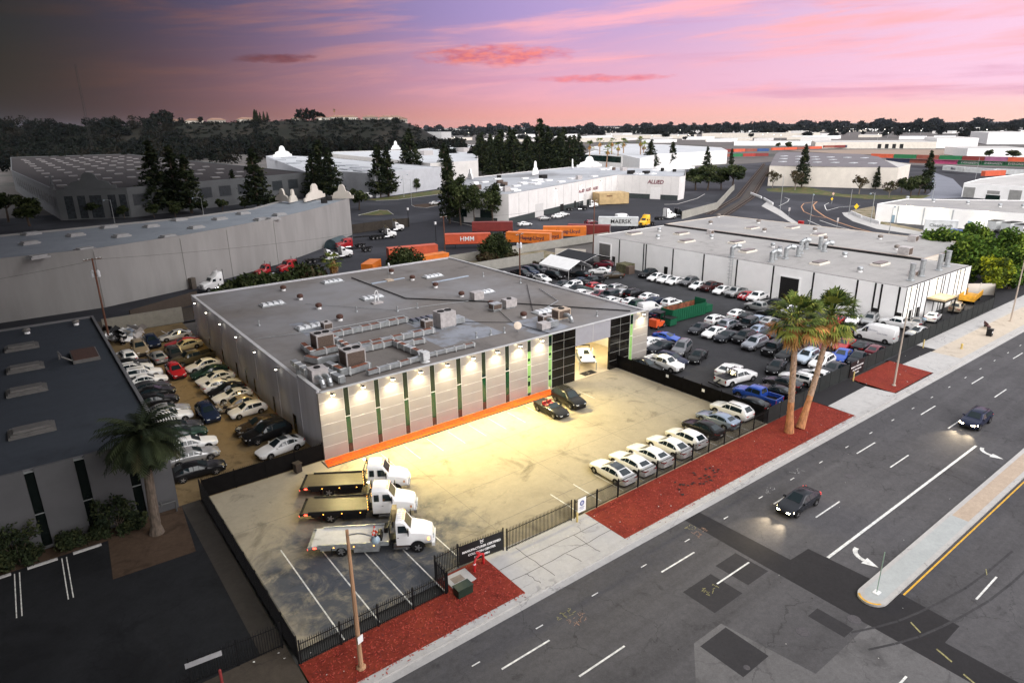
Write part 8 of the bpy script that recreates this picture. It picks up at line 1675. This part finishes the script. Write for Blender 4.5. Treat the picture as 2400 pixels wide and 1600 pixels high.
def trunk_mesh(seed, h, r, forks=4, spread=1.6, z1=None, m=None):
    rnd = random.Random(seed); b = MB(); z1 = z1 or h * .55; p = [Vector((0, 0, -.2)), Vector((rnd.uniform(-.2, .2), rnd.uniform(-.2, .2), z1))]; b.cyl(p[0], p[1], r, r * .65, 8)
    for k in range(forks):
        a = 2 * pi * k / forks + rnd.random(); e = p[1] + Vector((cos(a) * spread, sin(a) * spread, (h - z1) * rnd.uniform(.5, .95))); mid = p[1].lerp(e, .5) + Vector((0, 0, .3)); b.cyl(p[1], mid, r * .5, r * .3, 6); b.cyl(mid, e, r * .3, r * .1, 5)
    return b.mesh('trunk', m or BARK)
CON = [conifer_mesh(i, sparse=(0, .1, .3)[i % 3], R=(3.6, 3.0, 3.3)[i % 3]) for i in range(3)]; CON_T = trunk_mesh(1, 14, .30, 0, z1=14)
BRD = [broad_mesh(10 + i, 3.2, 5.5, 2.2) for i in range(3)]; BRD_T = trunk_mesh(2, 6, .22)
SPARSE = [broad_mesh(30 + i, 3.2, 4.8, 2.0, 26, 26, .30, F_BROWN, .22) for i in range(2)]; SPARSE_T = trunk_mesh(3, 6.2, .2, 7, 2.4, 1.8, BARKP)
TALL = [broad_mesh(40 + i, 3.0, 9, 3.0, 30, 80, .34, F_BRD, .42) for i in range(2)]; TALL_T = trunk_mesh(4, 10, .22, 4, 1.2, 4)
FAR_ = [broad_mesh(50 + i, 4.5, 7.5, 1.0, 16, 26, .95, F_DIM, .42) for i in range(4)]; FAR_T = trunk_mesh(5, 5, .3, 0, z1=4)
def tree(name, loc, crown, trunk, label, s=1.0, group=None, sz=None, cat='tree', rot=None):
    t = thing(name, label, cat, loc, random.random() * 6 if rot is None else rot, group); t.scale = (s, s, sz or s)
    link('trunk', trunk, t); link('crown', crown, t); return t
random.seed(77)
def px_tree(name, bx, by, ty, crown, trunk, h0, label, ws=1.0, group=None):
    p = at(bx, by, 0); h = height(p, ty); s = h / h0; return tree(name, p, crown, trunk, label, s * ws, group, s)
for i, (bx, by, ty, k, ws, lab) in enumerate(((375, 501, 333, 0, 1.0, 'leftmost dark tall conifer before the mission warehouse'), (418, 497, 340, 1, .9, 'middle dark conifer of three before the mission warehouse'), (450, 500, 362, 2, 1.0, 'right dark conifer of three before the mission warehouse'), (552, 478, 398, 2, .9, 'small thin conifer by the mission warehouse long wall'), (607, 490, 348, 2, 1.05, 'dark conifer standing before the curved building gables'), (738, 466, 362, 0, 1.0, 'left dark conifer of the cluster above the gabled parapet'), (756, 460, 326, 1, .9, 'tallest conifer of the cluster above the gabled parapet'), (779, 468, 347, 0, 1.0, 'right conifer of the cluster above the gabled parapet'), (891, 462, 338, 1, 1.05, 'left one of the paired conifers by the driveway'), (911, 460, 345, 2, 1.0, 'right one of the paired conifers by the driveway'), (964, 425, 303, 0, 1.1, 'tall dense conifer before the blank white-roofed wall'), (846, 378, 345, 0, 1.0, 'short conifer before the column-fronted warehouse'), (1044, 425, 335, 2, 1.2, 'broad ragged conifer left of the brownish one'), (1054, 524, 352, 2, .62, 'slim brownish conifer at the loading building corner'), (1131, 408, 312, 0, .95, 'leftmost conifer of the big dark cluster behind the loading building'), (1152, 416, 342, 0, 1.0, 'shorter rounded conifer in front of the big dark cluster'), (1174, 411, 302, 1, 1.0, 'third conifer of the big dark cluster'), (1196, 406, 298, 0, 1.0, 'fourth conifer of the big dark cluster'), (1205, 411, 305, 0, 1.1, 'fifth conifer of the big dark cluster'), (1235, 406, 318, 0, 1.1, 'sixth conifer of the big dark cluster'), (1265, 399, 277, 1, .95, 'tallest conifer of all, tip above the horizon'), (1284, 399, 297, 0, 1.0, 'conifer right of the tallest one'), (1320, 391, 299, 0, 1.15, 'broad conifer at the right end of the dark cluster'), (1356, 386, 314, 2, 1.0, 'thin ragged conifer right of the dark cluster'), (1524, 396, 328, 0, 1.15, 'broad cone-shaped conifer left of the pair before the white flat building'), (1574, 391, 332, 1, 1.1, 'cone-shaped conifer right of the pair before the white flat building'), (1656, 394, 343, 2, .9, 'thin conifer above the dark broadleaf clump'), (1713, 388, 348, 1, .8, 'dark narrow conifer by the railway'), (1878, 440, 338, 2, .75, 'tall slim conifer before the gabled warehouse'), (2052, 443, 390, 2, .8, 'small conifer at the gabled warehouse corner'), (2168, 452, 353, 2, .7, 'tall slim conifer crossing the container train'))):
    px_tree('conifer', bx, by, ty, CON[k], CON_T, 16.2, lab, ws * 1.38)
for i, (bx, by, ty, cr, tr_, h0, ws, lab) in enumerate(((1080, 528, 405, 'T', 0, 12, 1.0, 'first slender tree before the loading building end wall'), (1112, 529, 424, 'T', 1, 12, 1.0, 'second slender tree before the loading building end wall'), (1156, 528, 425, 'T', 0, 12, 1.25, 'bushy tree before the loading building end wall'), (842, 492, 441, 'B', 0, 7.7, 1.2, 'round tree at the curved building corner'), (975, 450, 418, 'B', 1, 7.7, 1.2, 'low round tree by the paired street lamps'), (1024, 440, 410, 'B', 2, 7.7, 1.0, 'low tree before the blank wall, right of the lamps'), (1094, 412, 382, 'B', 0, 7.7, 1.1, 'small light tree before the column-fronted warehouse'), (1630, 446, 388, 'B', 0, 7.7, 1.4, 'left dark broadleaf tree at the loading building right corner'), (1658, 446, 386, 'B', 1, 7.7, 1.3, 'middle dark broadleaf tree at the loading building right corner'), (1716, 446, 386, 'B', 2, 7.7, 1.4, 'right dark broadleaf tree beside the railway wall'), (1690, 444, 392, 'B', 1, 7.7, 1.2, 'dark broadleaf filling between two larger ones by the railway'), (1810, 440, 398, 'S', 0, 6.8, 1.1, 'bare-branched tree at the gabled warehouse left corner'), (1863, 446, 397, 'S', 1, 6.8, 1.1, 'bare-branched tree under the tall slim conifer'), (2013, 455, 410, 'S', 0, 6.8, 1.2, 'spreading bare-branched tree alone before the gabled warehouse'), (2083, 464, 421, 'S', 1, 6.8, 1.1, 'spreading tree on the verge left of the denser ones'), (2112, 452, 415, 'B', 0, 7.7, 1.1, 'dense tree at the right end of the gabled warehouse'), (2134, 461, 413, 'B', 1, 7.7, 1.1, 'dense verge tree with pale trunk, left of two'), (2152, 459, 411, 'B', 2, 7.7, 1.1, 'dense verge tree with pale trunk, right of two'), (1824, 347, 334, 'B', 0, 7.7, 1.5, 'small round tree behind the gabled roof'), (1847, 350, 332, 'B', 1, 7.7, 1.5, 'larger round tree behind the gabled roof'), (2317, 372, 350, 'B', 0, 7.7, 1.4, 'round tree above the container train, smaller'), (2372, 373, 351, 'B', 1, 7.7, 2.2, 'wide round tree above the container train'), (362, 510, 478, 'B', 0, 7.7, 1.3, 'dim round bush tree below the three dark conifers'), (412, 510, 470, 'B', 1, 7.7, 1.3, 'dim round tree between the three conifers and the wall'), (475, 500, 470, 'B', 2, 7.7, 1.3, 'dim round tree by the curved lamp at left'), (522, 495, 465, 'B', 0, 7.7, 1.3, 'dim round tree right of the curved lamp'), (575, 492, 462, 'B', 1, 7.7, 1.3, 'dim round tree before the curved building roof'), (226, 513, 473, 'B', 2, 7.7, 1.3, 'dim tree covering the mission gable windows'), (292, 512, 480, 'B', 0, 7.7, 1.2, 'dim tree at the right end of the mission gable'), (70, 530, 458, 'B', 1, 7.7, 1.5, 'large dim tree at far left beside the mission warehouse'), (20, 520, 450, 'B', 2, 7.7, 1.5, 'dim tree cut by the left frame edge'), (660, 500, 450, 'B', 0, 7.7, 1.2, 'dim tree behind the stepped parapet'))):
    cr_, tk_ = {'T': (TALL[tr_ % 2], TALL_T), 'B': (BRD[tr_ % 3], BRD_T), 'S': (SPARSE[tr_ % 2], SPARSE_T)}[cr]; px_tree('broadleaf_tree', bx, by, ty, cr_, tk_, h0, lab, ws)
# the tall green trees at the right edge
GRN_ = [broad_mesh(60 + i, 4.6, 9, .6, 46, 130, .40, F_GRN, .34) for i in range(3)]; LITM = broad_mesh(66, 4.0, 8, .8, 40, 130, .36, F_LIT, .34); GT = trunk_mesh(7, 7, .35, 5, 2)
for i, (x, y, s, k, lab) in enumerate(((126.5, -11.0, 1.05, 0, 'big green tree rising behind the warehouse corner'), (131, -17.5, .95, 2, 'big green tree overhanging the grey fence corner'), (135.5, -9.5, 1.0, 1, 'green tree behind the brightest yellow-green one'), (139, -17.5, .95, 0, 'green tree right of the yellow-green one'), (146, -12, 1.05, 1, 'green tree near the frame edge behind the lamp post'), (148, -19.5, 1.0, 2, 'green tree at the right frame edge above the sidewalk'), (157, -14, 1.1, 0, 'rear green tree cut by the right frame edge'), (153, -3, 1.0, 1, 'green tree behind the others below the blue tank'), (142, -1.0, 1.0, 2, 'green tree closest to the blue tank'))):
    tree('green_tree', (x, y, 0), GRN_[k], GT, lab, s, None, s)
tree('lamplit_green_tree', (125.2, -16.6, 0), LITM, GT, 'bright yellow-green tree lit by the warehouse corner lamp', .82, None, .85)  # green tree, yellow lamplight put into its leaf colours
# bushes
BUSH = [broad_mesh(80 + i, 2.2, 2.6, -.2, 20, 120, .22, F_BRD, .38) for i in range(2)]; BST = trunk_mesh(8, 1.6, .12, 5, .8, .3); DRYB = broad_mesh(86, 2.2, 2.4, -.2, 20, 90, .22, F_BROWN, .38)
DIMB = broad_mesh(88, 2.2, 2.6, -.2, 20, 120, .22, F_CON, .38); BIGB = broad_mesh(90, 4.6, 6.2, -.3, 54, 190, .26, F_BRD, .30)
def bush(x, y, s, m, lab, sz=None, name='bush', cat='bush'): return tree(name, (x, y, 0), m, BST, lab, s, None, sz or s, cat)
p = aty(948, 592, 66); bush(p.x, p.y, 1.2, BIGB, 'large round green shrub behind the left rear of the showroom roof', 1.15)
p = aty(1160, 585, 68); bush(p.x, p.y, 1.15, BIGB, 'large round green shrub on the bank before the lettered red container', 1.2)
p = aty(1140, 612, 66); bush(p.x, p.y, 1.5, DRYB, 'tangled dry brown brush under the right round shrub'); p = aty(1185, 614, 66); bush(p.x, p.y, 1.5, DRYB, 'tangled dry brown brush beside the transformer pole')
for i, (px, py) in enumerate(((562, 648), (590, 640), (617, 633), (650, 640), (672, 638), (700, 618), (722, 616), (637, 650))):
    p = aty(px, py, 66 + (i % 3)); bush(p.x, p.y, max(1.2, p.z / 2.6), BUSH[i % 2] if i not in (2, 6) else DRYB, ('leftmost', 'second', 'brown third', 'fourth', 'fifth', 'bright sixth', 'brown seventh', 'rear')[i] + ' bush in the row behind the showroom roof')
for i, (px, py) in enumerate(((1255, 617), (1275, 612), (1292, 605), (1310, 600), (1330, 598), (1350, 592), (1240, 608))):
    p = at(px, py, .5); bush(p.x, p.y, .45, DRYB, 'dry grassy tuft, ' + ORD[i] + ' along the bank before the block wall')
for i, (px, py, s, m) in enumerate(((255, 1168, .78, 'S'), (305, 1215, .62, 'B'), (160, 1245, .6, 'B'), (40, 1250, .8, 'S'), (225, 1215, .5, 'B'), (60, 1290, .6, 'B'), (5, 1300, .7, 'B'))):
    p = at(px, py, .9); p.y = min(p.y, -1.0)
    if m == 'S': tree('shrub_tree', (p.x, p.y - .3, 0), broad_mesh(200 + i, 2.4, 2.6, 1.2, 24, 46, .16, F_CON, .28), trunk_mesh(9 + i, 3.4, .08, 6, 1.5, .5, BARK), ('open-branched shrub tree left of the date palm', '', '', 'open-branched shrub tree at the left frame edge')[i], .9, None, .9)
    else: bush(p.x, p.y, s, DIMB, ('', 'dark bush at the foot of the dim wall beside the date palm', 'dark bush below the second dim window strip', '', 'small dark bush under the open-branched shrub', 'low dark bush by the left wheel stops', 'dark bush cut by the left frame edge')[i])
# ---------------------------------------------------------------- palms
P_GRN = [leafmat('palm_dark', (.025, .042, .012)), leafmat('palm_mid', (.085, .12, .022)), leafmat('palm_light', (.20, .22, .04))]
P_DRY = [leafmat('dead_frond', (.34, .16, .045)), leafmat('dead_frond_pale', (.50, .30, .11)), leafmat('dead_frond_dark', (.15, .065, .02))]
def fan_frond(b, base, d, L, rnd, mi, blades=13, droop=.25):
    d = d.normalized(); tip = base + d * L * .55; side = d.cross(Vector((0, 0, 1)));
    if side.length < .05: side = Vector((1, 0, 0))
    side.normalize(); w = L * .018; b.face([base - side * w, base + side * w, tip + side * w, tip - side * w], mi)
    nrm = side.cross(d).normalized()
    for k in range(blades):
        a = (k / (blades - 1) - .5) * 2.7; e = (d * cos(a) + side * sin(a)); l = L * .5 * (1 - .28 * abs(a) / 1.35) * rnd.uniform(.85, 1.1); mid = tip + e * l * .6 + nrm * rnd.uniform(-.04, .04); end = tip + e * l - Vector((0, 0, 1)) * l * droop * rnd.uniform(.5, 1.6); s = (side * cos(a) - d * sin(a)) * L * .028
        b.face([tip, mid - s, end, mid + s], mi if rnd.random() < .75 else rnd.randrange(3))
def fan_palm(name, base, top, label, seed, L=2.3, nf=46, skirt=1.0, r0=.34, r1=.24, curve=0.0):
    rnd = random.Random(seed); base, top = Vector(base), Vector(top); t = thing(name, label, 'palm tree', base); H = top - base; b = MB(); P = [H * q + Vector((H.x, H.y, 0)) * (curve * sin(pi * q)) for q in [i / 14 for i in range(15)]]
    for i in range(14):
        ra = r0 + (r1 - r0) * i / 14 + (.16 * (1 - i / 2.5) if i < 2.5 else 0); rb = r0 + (r1 - r0) * (i + 1) / 14 + (.16 * (1 - (i + 1) / 2.5) if i + 1 < 2.5 else 0); b.cyl(P[i], P[i + 1], ra, rb, 12)
        if i >= 4:
            for k in range(12):
                a = k * 2 * pi / 12 + i; q = P[i].lerp(P[i + 1], rnd.random()); d = Vector((cos(a), sin(a), 0)); b.face([q + d * ra * .98 + Vector((0, 0, -.12)), q + d * (ra + .06) + Vector((-sin(a) * .07, cos(a) * .07, .1)), q + d * (ra + .06) + Vector((sin(a) * .07, -cos(a) * .07, .1))], 1)
    for q in range(48): b.m[q + q // 12 * 2] = 2
    b.build('trunk', [mat('palm_trunk', (.33, .22, .15), .9, .35, 5, stretch=(1, 1, .5)), mat('boot_pale', (.46, .36, .28), .9, .3, 6), mat('palm_base_orange', (.38, .17, .075), .9, .3, 4, stretch=(1, 1, .4))], t); top_l = H; c = MB()
    for k in range(nf):
        a = rnd.random() * 2 * pi; e = rnd.uniform(-.45 if nf < 60 else -.85, 1.4); d = Vector((cos(a) * cos(e), sin(a) * cos(e), sin(e))); fan_frond(c, top_l + d * .2, d, L * rnd.uniform(.8, 1.1), rnd, rnd.choice((0, 1, 1, 2)) if e > -.1 else (rnd.choice((2, 3)) if nf > 60 else rnd.choice((1, 2))))
    c.build('crown', P_GRN + [P_DRY[0]], t); s = MB()
    for k in range(int(75 * skirt)):
        a = rnd.random() * 2 * pi; z = rnd.uniform(-1.7, .1) * skirt; r = rnd.uniform(.2, .55) + .45 * max(0, 1 + z / 1.5); q = top_l + Vector((cos(a) * r * .5, sin(a) * r * .5, z + .3)); d = Vector((cos(a) * .45, sin(a) * .45, -1)); fan_frond(s, q, d, L * rnd.uniform(.45, .75), rnd, rnd.randrange(3), 9, .3)
    if s.v: s.build('dead_fronds', P_DRY, t)
    return t
fan_palm('fan_palm', (40.9, -25.1, 0), (39.9, -24.9, 12.5), 'left fan palm of the twin pair in the red mulch, brown frond skirt', 5, 3.1, 74, 1.0, .36, .25)
fan_palm('fan_palm', (42.7, -25.3, 0), (46.6, -25.0, 11.6), 'right leaning fan palm of the twin pair in the red mulch', 6, 3.1, 74, 1.0, .34, .24, .12)
p = aty(780, 612, 67); fan_palm('fan_palm', (p.x, p.y, 0), (p.x, p.y, p.z), 'short fan palm with brown skirt behind the showroom roof', 7, 2.2, 40, .9, .3, .25)
for i, (bx, by, ty) in enumerate(((1381, 394, 333), (1405, 389, 327), (1421, 394, 345), (1432, 389, 327), (1447, 394, 336), (1460, 389, 328), (1500, 394, 325), (1506, 389, 335))):
    p = at(bx, by, 0); h = height(p, ty); fan_palm('slim_palm', p, (p.x + random.uniform(-1, 1), p.y, h - 2.2), ORD[i] + ' slim palm from the left in the row behind the loading building', 20 + i, 4.4, 18, .5, .5, .36)
p = Vector((-15.6, -3.2, 0)); dp = thing('date_palm', 'large dark date palm with a bushy crown before the dim white wall', 'palm tree', p); b = MB(); rnd = random.Random(4)
for i in range(12): b.cyl((.03 * i, .0, i * .72), (.03 * (i + 1), 0, (i + 1) * .72), .40 - .008 * i + (.2 if i == 0 else 0), .392 - .008 * i, 12)
b.build('trunk', mat('date_trunk', (.085, .065, .05), .9, .4, 4, stretch=(1, 1, .4)), dp); c = MB(); DKP = [leafmat('date_dark', (.016, .022, .012)), leafmat('date_mid', (.030, .038, .018)), leafmat('date_olive', (.055, .055, .025))]
for k in range(190):
    a = rnd.random() * 2 * pi; e = rnd.uniform(-.95, 1.45); L = rnd.uniform(2.9, 3.8) * (1 if e > -.2 else .8); d = Vector((cos(a), sin(a), 0)); P = []; o = Vector((.36, 0, 8.6)); mi = rnd.choice((0, 0, 1, 2 if e < .2 else 1))
    for q in range(9): t_ = q / 8; ang_ = e - t_ * 1.35 * (1 if e > 0 else .6); o = o + (d * cos(ang_) + Vector((0, 0, sin(ang_)))) * (L / 8 if q else .1); P.append(o.copy())
    sd = d.cross(Vector((0, 0, 1))).normalized()
    for q in range(8):
        A, B = P[q], P[q + 1]; w = .02; c.face([A - sd * w, A + sd * w, B + sd * w, B - sd * w], mi)
        for sub in (0, .5):
            C_ = A.lerp(B, sub); l = .74 * (1 - abs(q / 8 - .4) * .9); f = (B - A).normalized()
            for s_ in (-1, 1): e_ = C_ + (sd * s_ * .75 + f * .65 - Vector((0, 0, .28))) * l; n_ = f * .085; c.face([C_ - n_, C_ + n_, e_ + n_ * .2, e_ - n_ * .3], mi)
c.build('crown', DKP, dp)
# ---------------------------------------------------------------- distant trees
random.seed(31)
for i in range(16):
    px = random.uniform(1120, 1345); by = random.uniform(392, 404); p = at(px, by, 0); h = height(p, random.uniform(306, 338)); tree('conifer', p, CON[i % 2], CON_T, 'dark conifer deep inside the big cluster behind the loading building', h / 16.2 * 1.3, 'inner conifers of the big cluster', h / 16.2)
for i in range(40):
    px = random.uniform(1000, 1360); by = random.uniform(362, 392); p = at(px, by, 0); h = random.uniform(11, 19); tree('background_tree', p, random.choice(FAR_), FAR_T, 'dark rounded tree between the conifers behind the loading building', h / 8.5, 'rounded trees among the conifers', h / 8.5)
for i in range(120):
    px = random.uniform(560, 1090); by = random.uniform(348, 374); p = at(px, by, 0); h = random.uniform(12, 24) * (1.0 if px < 860 else .8)
    tree('background_tree', p, random.choice(FAR_), FAR_T, 'dark tree in the loose belt below the hill', h / 8.5 * random.uniform(.8, 1.1), 'tree belt below the hill', h / 8.5)
for i in range(230):
    px = random.uniform(990, 2430); by = random.choice((random.uniform(303, 309), random.uniform(305, 318), random.uniform(308, 334))) + (1200 - px) * .0085; p = at(px, by, 0); h = random.uniform(.7, 1.5) * 11 * (p - CAM).length / FOC
    tree('distant_tree', p, random.choice(FAR_), FAR_T, 'dark distant tree among the small roofs of the far plain', h / 8.5 * random.uniform(.8, 1.7), 'trees on the far plain', h / 8.5)
for i, (px, h, k) in enumerate([(598, 16, 1), (604, 18, 1), (612, 18, 1), (620, 17, 1), (630, 14, 1), (640, 15, 1), (648, 14, 1), (700, 17, 0), (712, 19, 0), (724, 17, 0), (738, 12, 0), (445, 9, 0), (480, 10, 0), (375, 20, 0), (395, 18, 0), (355, 18, 0)]):
    xs = (-300, 0, 250, 400, 600, 800, 930, 985, 1040); fi = [k2 for k2 in range(8) if xs[k2] <= px][-1]; p = hs(fi + (px - xs[fi]) / (xs[fi + 1] - xs[fi]), 1.01)
    tree('hilltop_tree', p, CON[0] if k else random.choice(FAR_), CON_T if k else FAR_T, 'pointed dark tree on the hill brow' if k else 'round dark tree on the hill brow', h / (16 if k else 8.5), 'pointed trees on the brow' if k else 'round trees on the brow')
p = hs(4 + (768 - 600) / 200, 1.01); fan_palm('slim_palm', p, (p.x, p.y, p.z + 14), 'lone palm against the sky on the hill brow', 60, 3.5, 16, .3, .4, .3)
wd = MB(); rnd = random.Random(9)                 # the wood covering the slope at left: one mass of crowns
def wood_crown(b, c, w, h, n, ls):
    cm = rnd.choice((0, 0, 1, 2))
    for _ in range(n):
        u = Vector((rnd.gauss(0, 1), rnd.gauss(0, 1), rnd.gauss(0, 1))).normalized() * rnd.random() ** .35; leaf(b, Vector((c[0] + u.x * w, c[1] + u.y * w, c[2] + h * .5 + u.z * h * .5)), ls, cm if rnd.random() < .7 else rnd.randrange(3), rnd)
for i in range(560):
    px = rnd.uniform(-180, 640); xs = (-300, 0, 250, 400, 600, 800, 930, 985, 1040); fi = [k2 for k2 in range(8) if xs[k2] <= px][-1]; tt = rnd.random() ** 1.2 * 1.0
    if px > 420 and tt > .45: continue
    p = hs(fi + (px - xs[fi]) / (xs[fi + 1] - xs[fi]), tt); wood_crown(wd, p, rnd.uniform(5, 10), rnd.uniform(8, 15), 95, 1.7)
for i in range(260):
    px = rnd.uniform(-160, 560 if i % 3 else 640); r_ = ray(px, 300); u = Vector((r_.x, r_.y, 0)).normalized(); p = CAM + u * rnd.uniform(700, 1000); wood_crown(wd, (p.x, p.y, -1), rnd.uniform(5, 10), rnd.uniform(9, 18), 95, 1.7)
for i in range(900):
    px = rnd.uniform(380, 985); xs = (-300, 0, 250, 400, 600, 800, 930, 985, 1040); fi = [k2 for k2 in range(8) if xs[k2] <= px][-1]; p = hs(fi + (px - xs[fi]) / (xs[fi + 1] - xs[fi]), rnd.uniform(.25, .98)); wood_crown(wd, p, rnd.uniform(2, 5), rnd.uniform(1.5, 4), 26, 1.1)
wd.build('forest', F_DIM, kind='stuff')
fw = MB(); rnd = random.Random(12)
for i in range(1500):
    px = rnd.uniform(960, 2460); d = rnd.choice((rnd.uniform(2200, 3500), rnd.uniform(3000, 7000), rnd.uniform(2600, 4200))); r_ = ray(px, 290); u = Vector((r_.x, r_.y, 0)).normalized(); p = Vector((CAM.x, CAM.y, 0)) + u * d; s = rnd.uniform(10, 26) * (d / 3000) ** .5; wood_crown(fw, (p.x, p.y, -1), s * 1.6, rnd.uniform(9, 17) + (d - 2200) / 1500, 16, s * .42)
fw.build('far_woodland', F_DIM, kind='stuff')
# lit lamps scattered over the far plain
for i in range(60):
    px = random.uniform(1050, 2400); by = random.uniform(301, 336) + (1200 - px) * .0085; p = at(px, by, 0); d = (p - CAM).length; s = .30 * d / 1000; t = thing('distant_lamp', 'tiny lit floodlight on the far plain', 'lamp', p, 0, 'lit lamps on the far plain'); b = MB(); b.cyl((0, 0, 0), (0, 0, 9), .15 * d / 1000, n=4); b.build('pole', GALV, t); b = MB(); b.lathe((0, 0, 9), [(s, 0), (s * 1.3, s), (s, 2 * s), (.01, 2.2 * s)], 6); b.build('lens', mat('far_lamp', (1, .9, .8), .4, 0, emit=5, ecol=(1, .92, .8)), t)

# unseen slab added overhead, out of view, to shade the left side
cl = MB(); hx_ = ray(770, 300); su = Vector((hx_.x, hx_.y, 0)).normalized(); lu = Vector((-su.y, su.x, 0)); rnd = random.Random(3); NS, NL = 40, 30; G_ = []
from mathutils import noise as mn
for i in range(NS + 1):
    s_ = -170 + 500 * i / NS; rw = []
    for k in range(NL + 1):
        l_ = -6 + 14 * mn.noise(Vector((s_ * .02, 0, 0))) + 340 * (k / NL) ** 1.4; p = Vector((CAM.x, CAM.y, 0)) + su * s_ + lu * l_; z = 37 + .20 * max(s_, 0) + 7 * abs(mn.noise(p * .03)) + 3 * abs(mn.noise(p * .09)); rw.append((p.x, p.y, z))
    G_.append(rw)
for i in range(NS):
    for k in range(NL):
        a, b_, c_, d = G_[i][k], G_[i + 1][k], G_[i + 1][k + 1], G_[i][k + 1]; cl.face([a, b_, c_, d]); up = lambda q: (q[0], q[1], q[2] + 22 * min(1, k / 6)); 
        cl.face([(q[0], q[1], q[2] + 3 + 25 * sin(pi * min(1, max(0, (kk) / NL)))) for q, kk in ((d, k + 1), (c_, k + 1), (b_, k), (a, k))])
cl.build('unseen_shade_slab', mat('shade_slab_dark', (.20, .19, .20), 1.0, .15, .05), smooth=180, kind='structure')

# dusk air
hz_m = bpy.data.materials.new('haze_air'); hz_m.use_nodes = True; ht = hz_m.node_tree; ht.nodes.clear(); pv = ht.nodes.new('ShaderNodeVolumePrincipled'); pv.inputs['Color'].default_value = (.60, .68, .85, 1); pv.inputs['Density'].default_value = 0.000013; pv.inputs['Anisotropy'].default_value = .2
ho = ht.nodes.new('ShaderNodeOutputMaterial'); ht.links.new(pv.outputs[0], ho.inputs['Volume'])
b = MB(); b.box(-R9 - 50, -R9 - 50, -1.5, R9 + 50, R9 + 50, 150); b.build('haze', hz_m, kind='stuff')
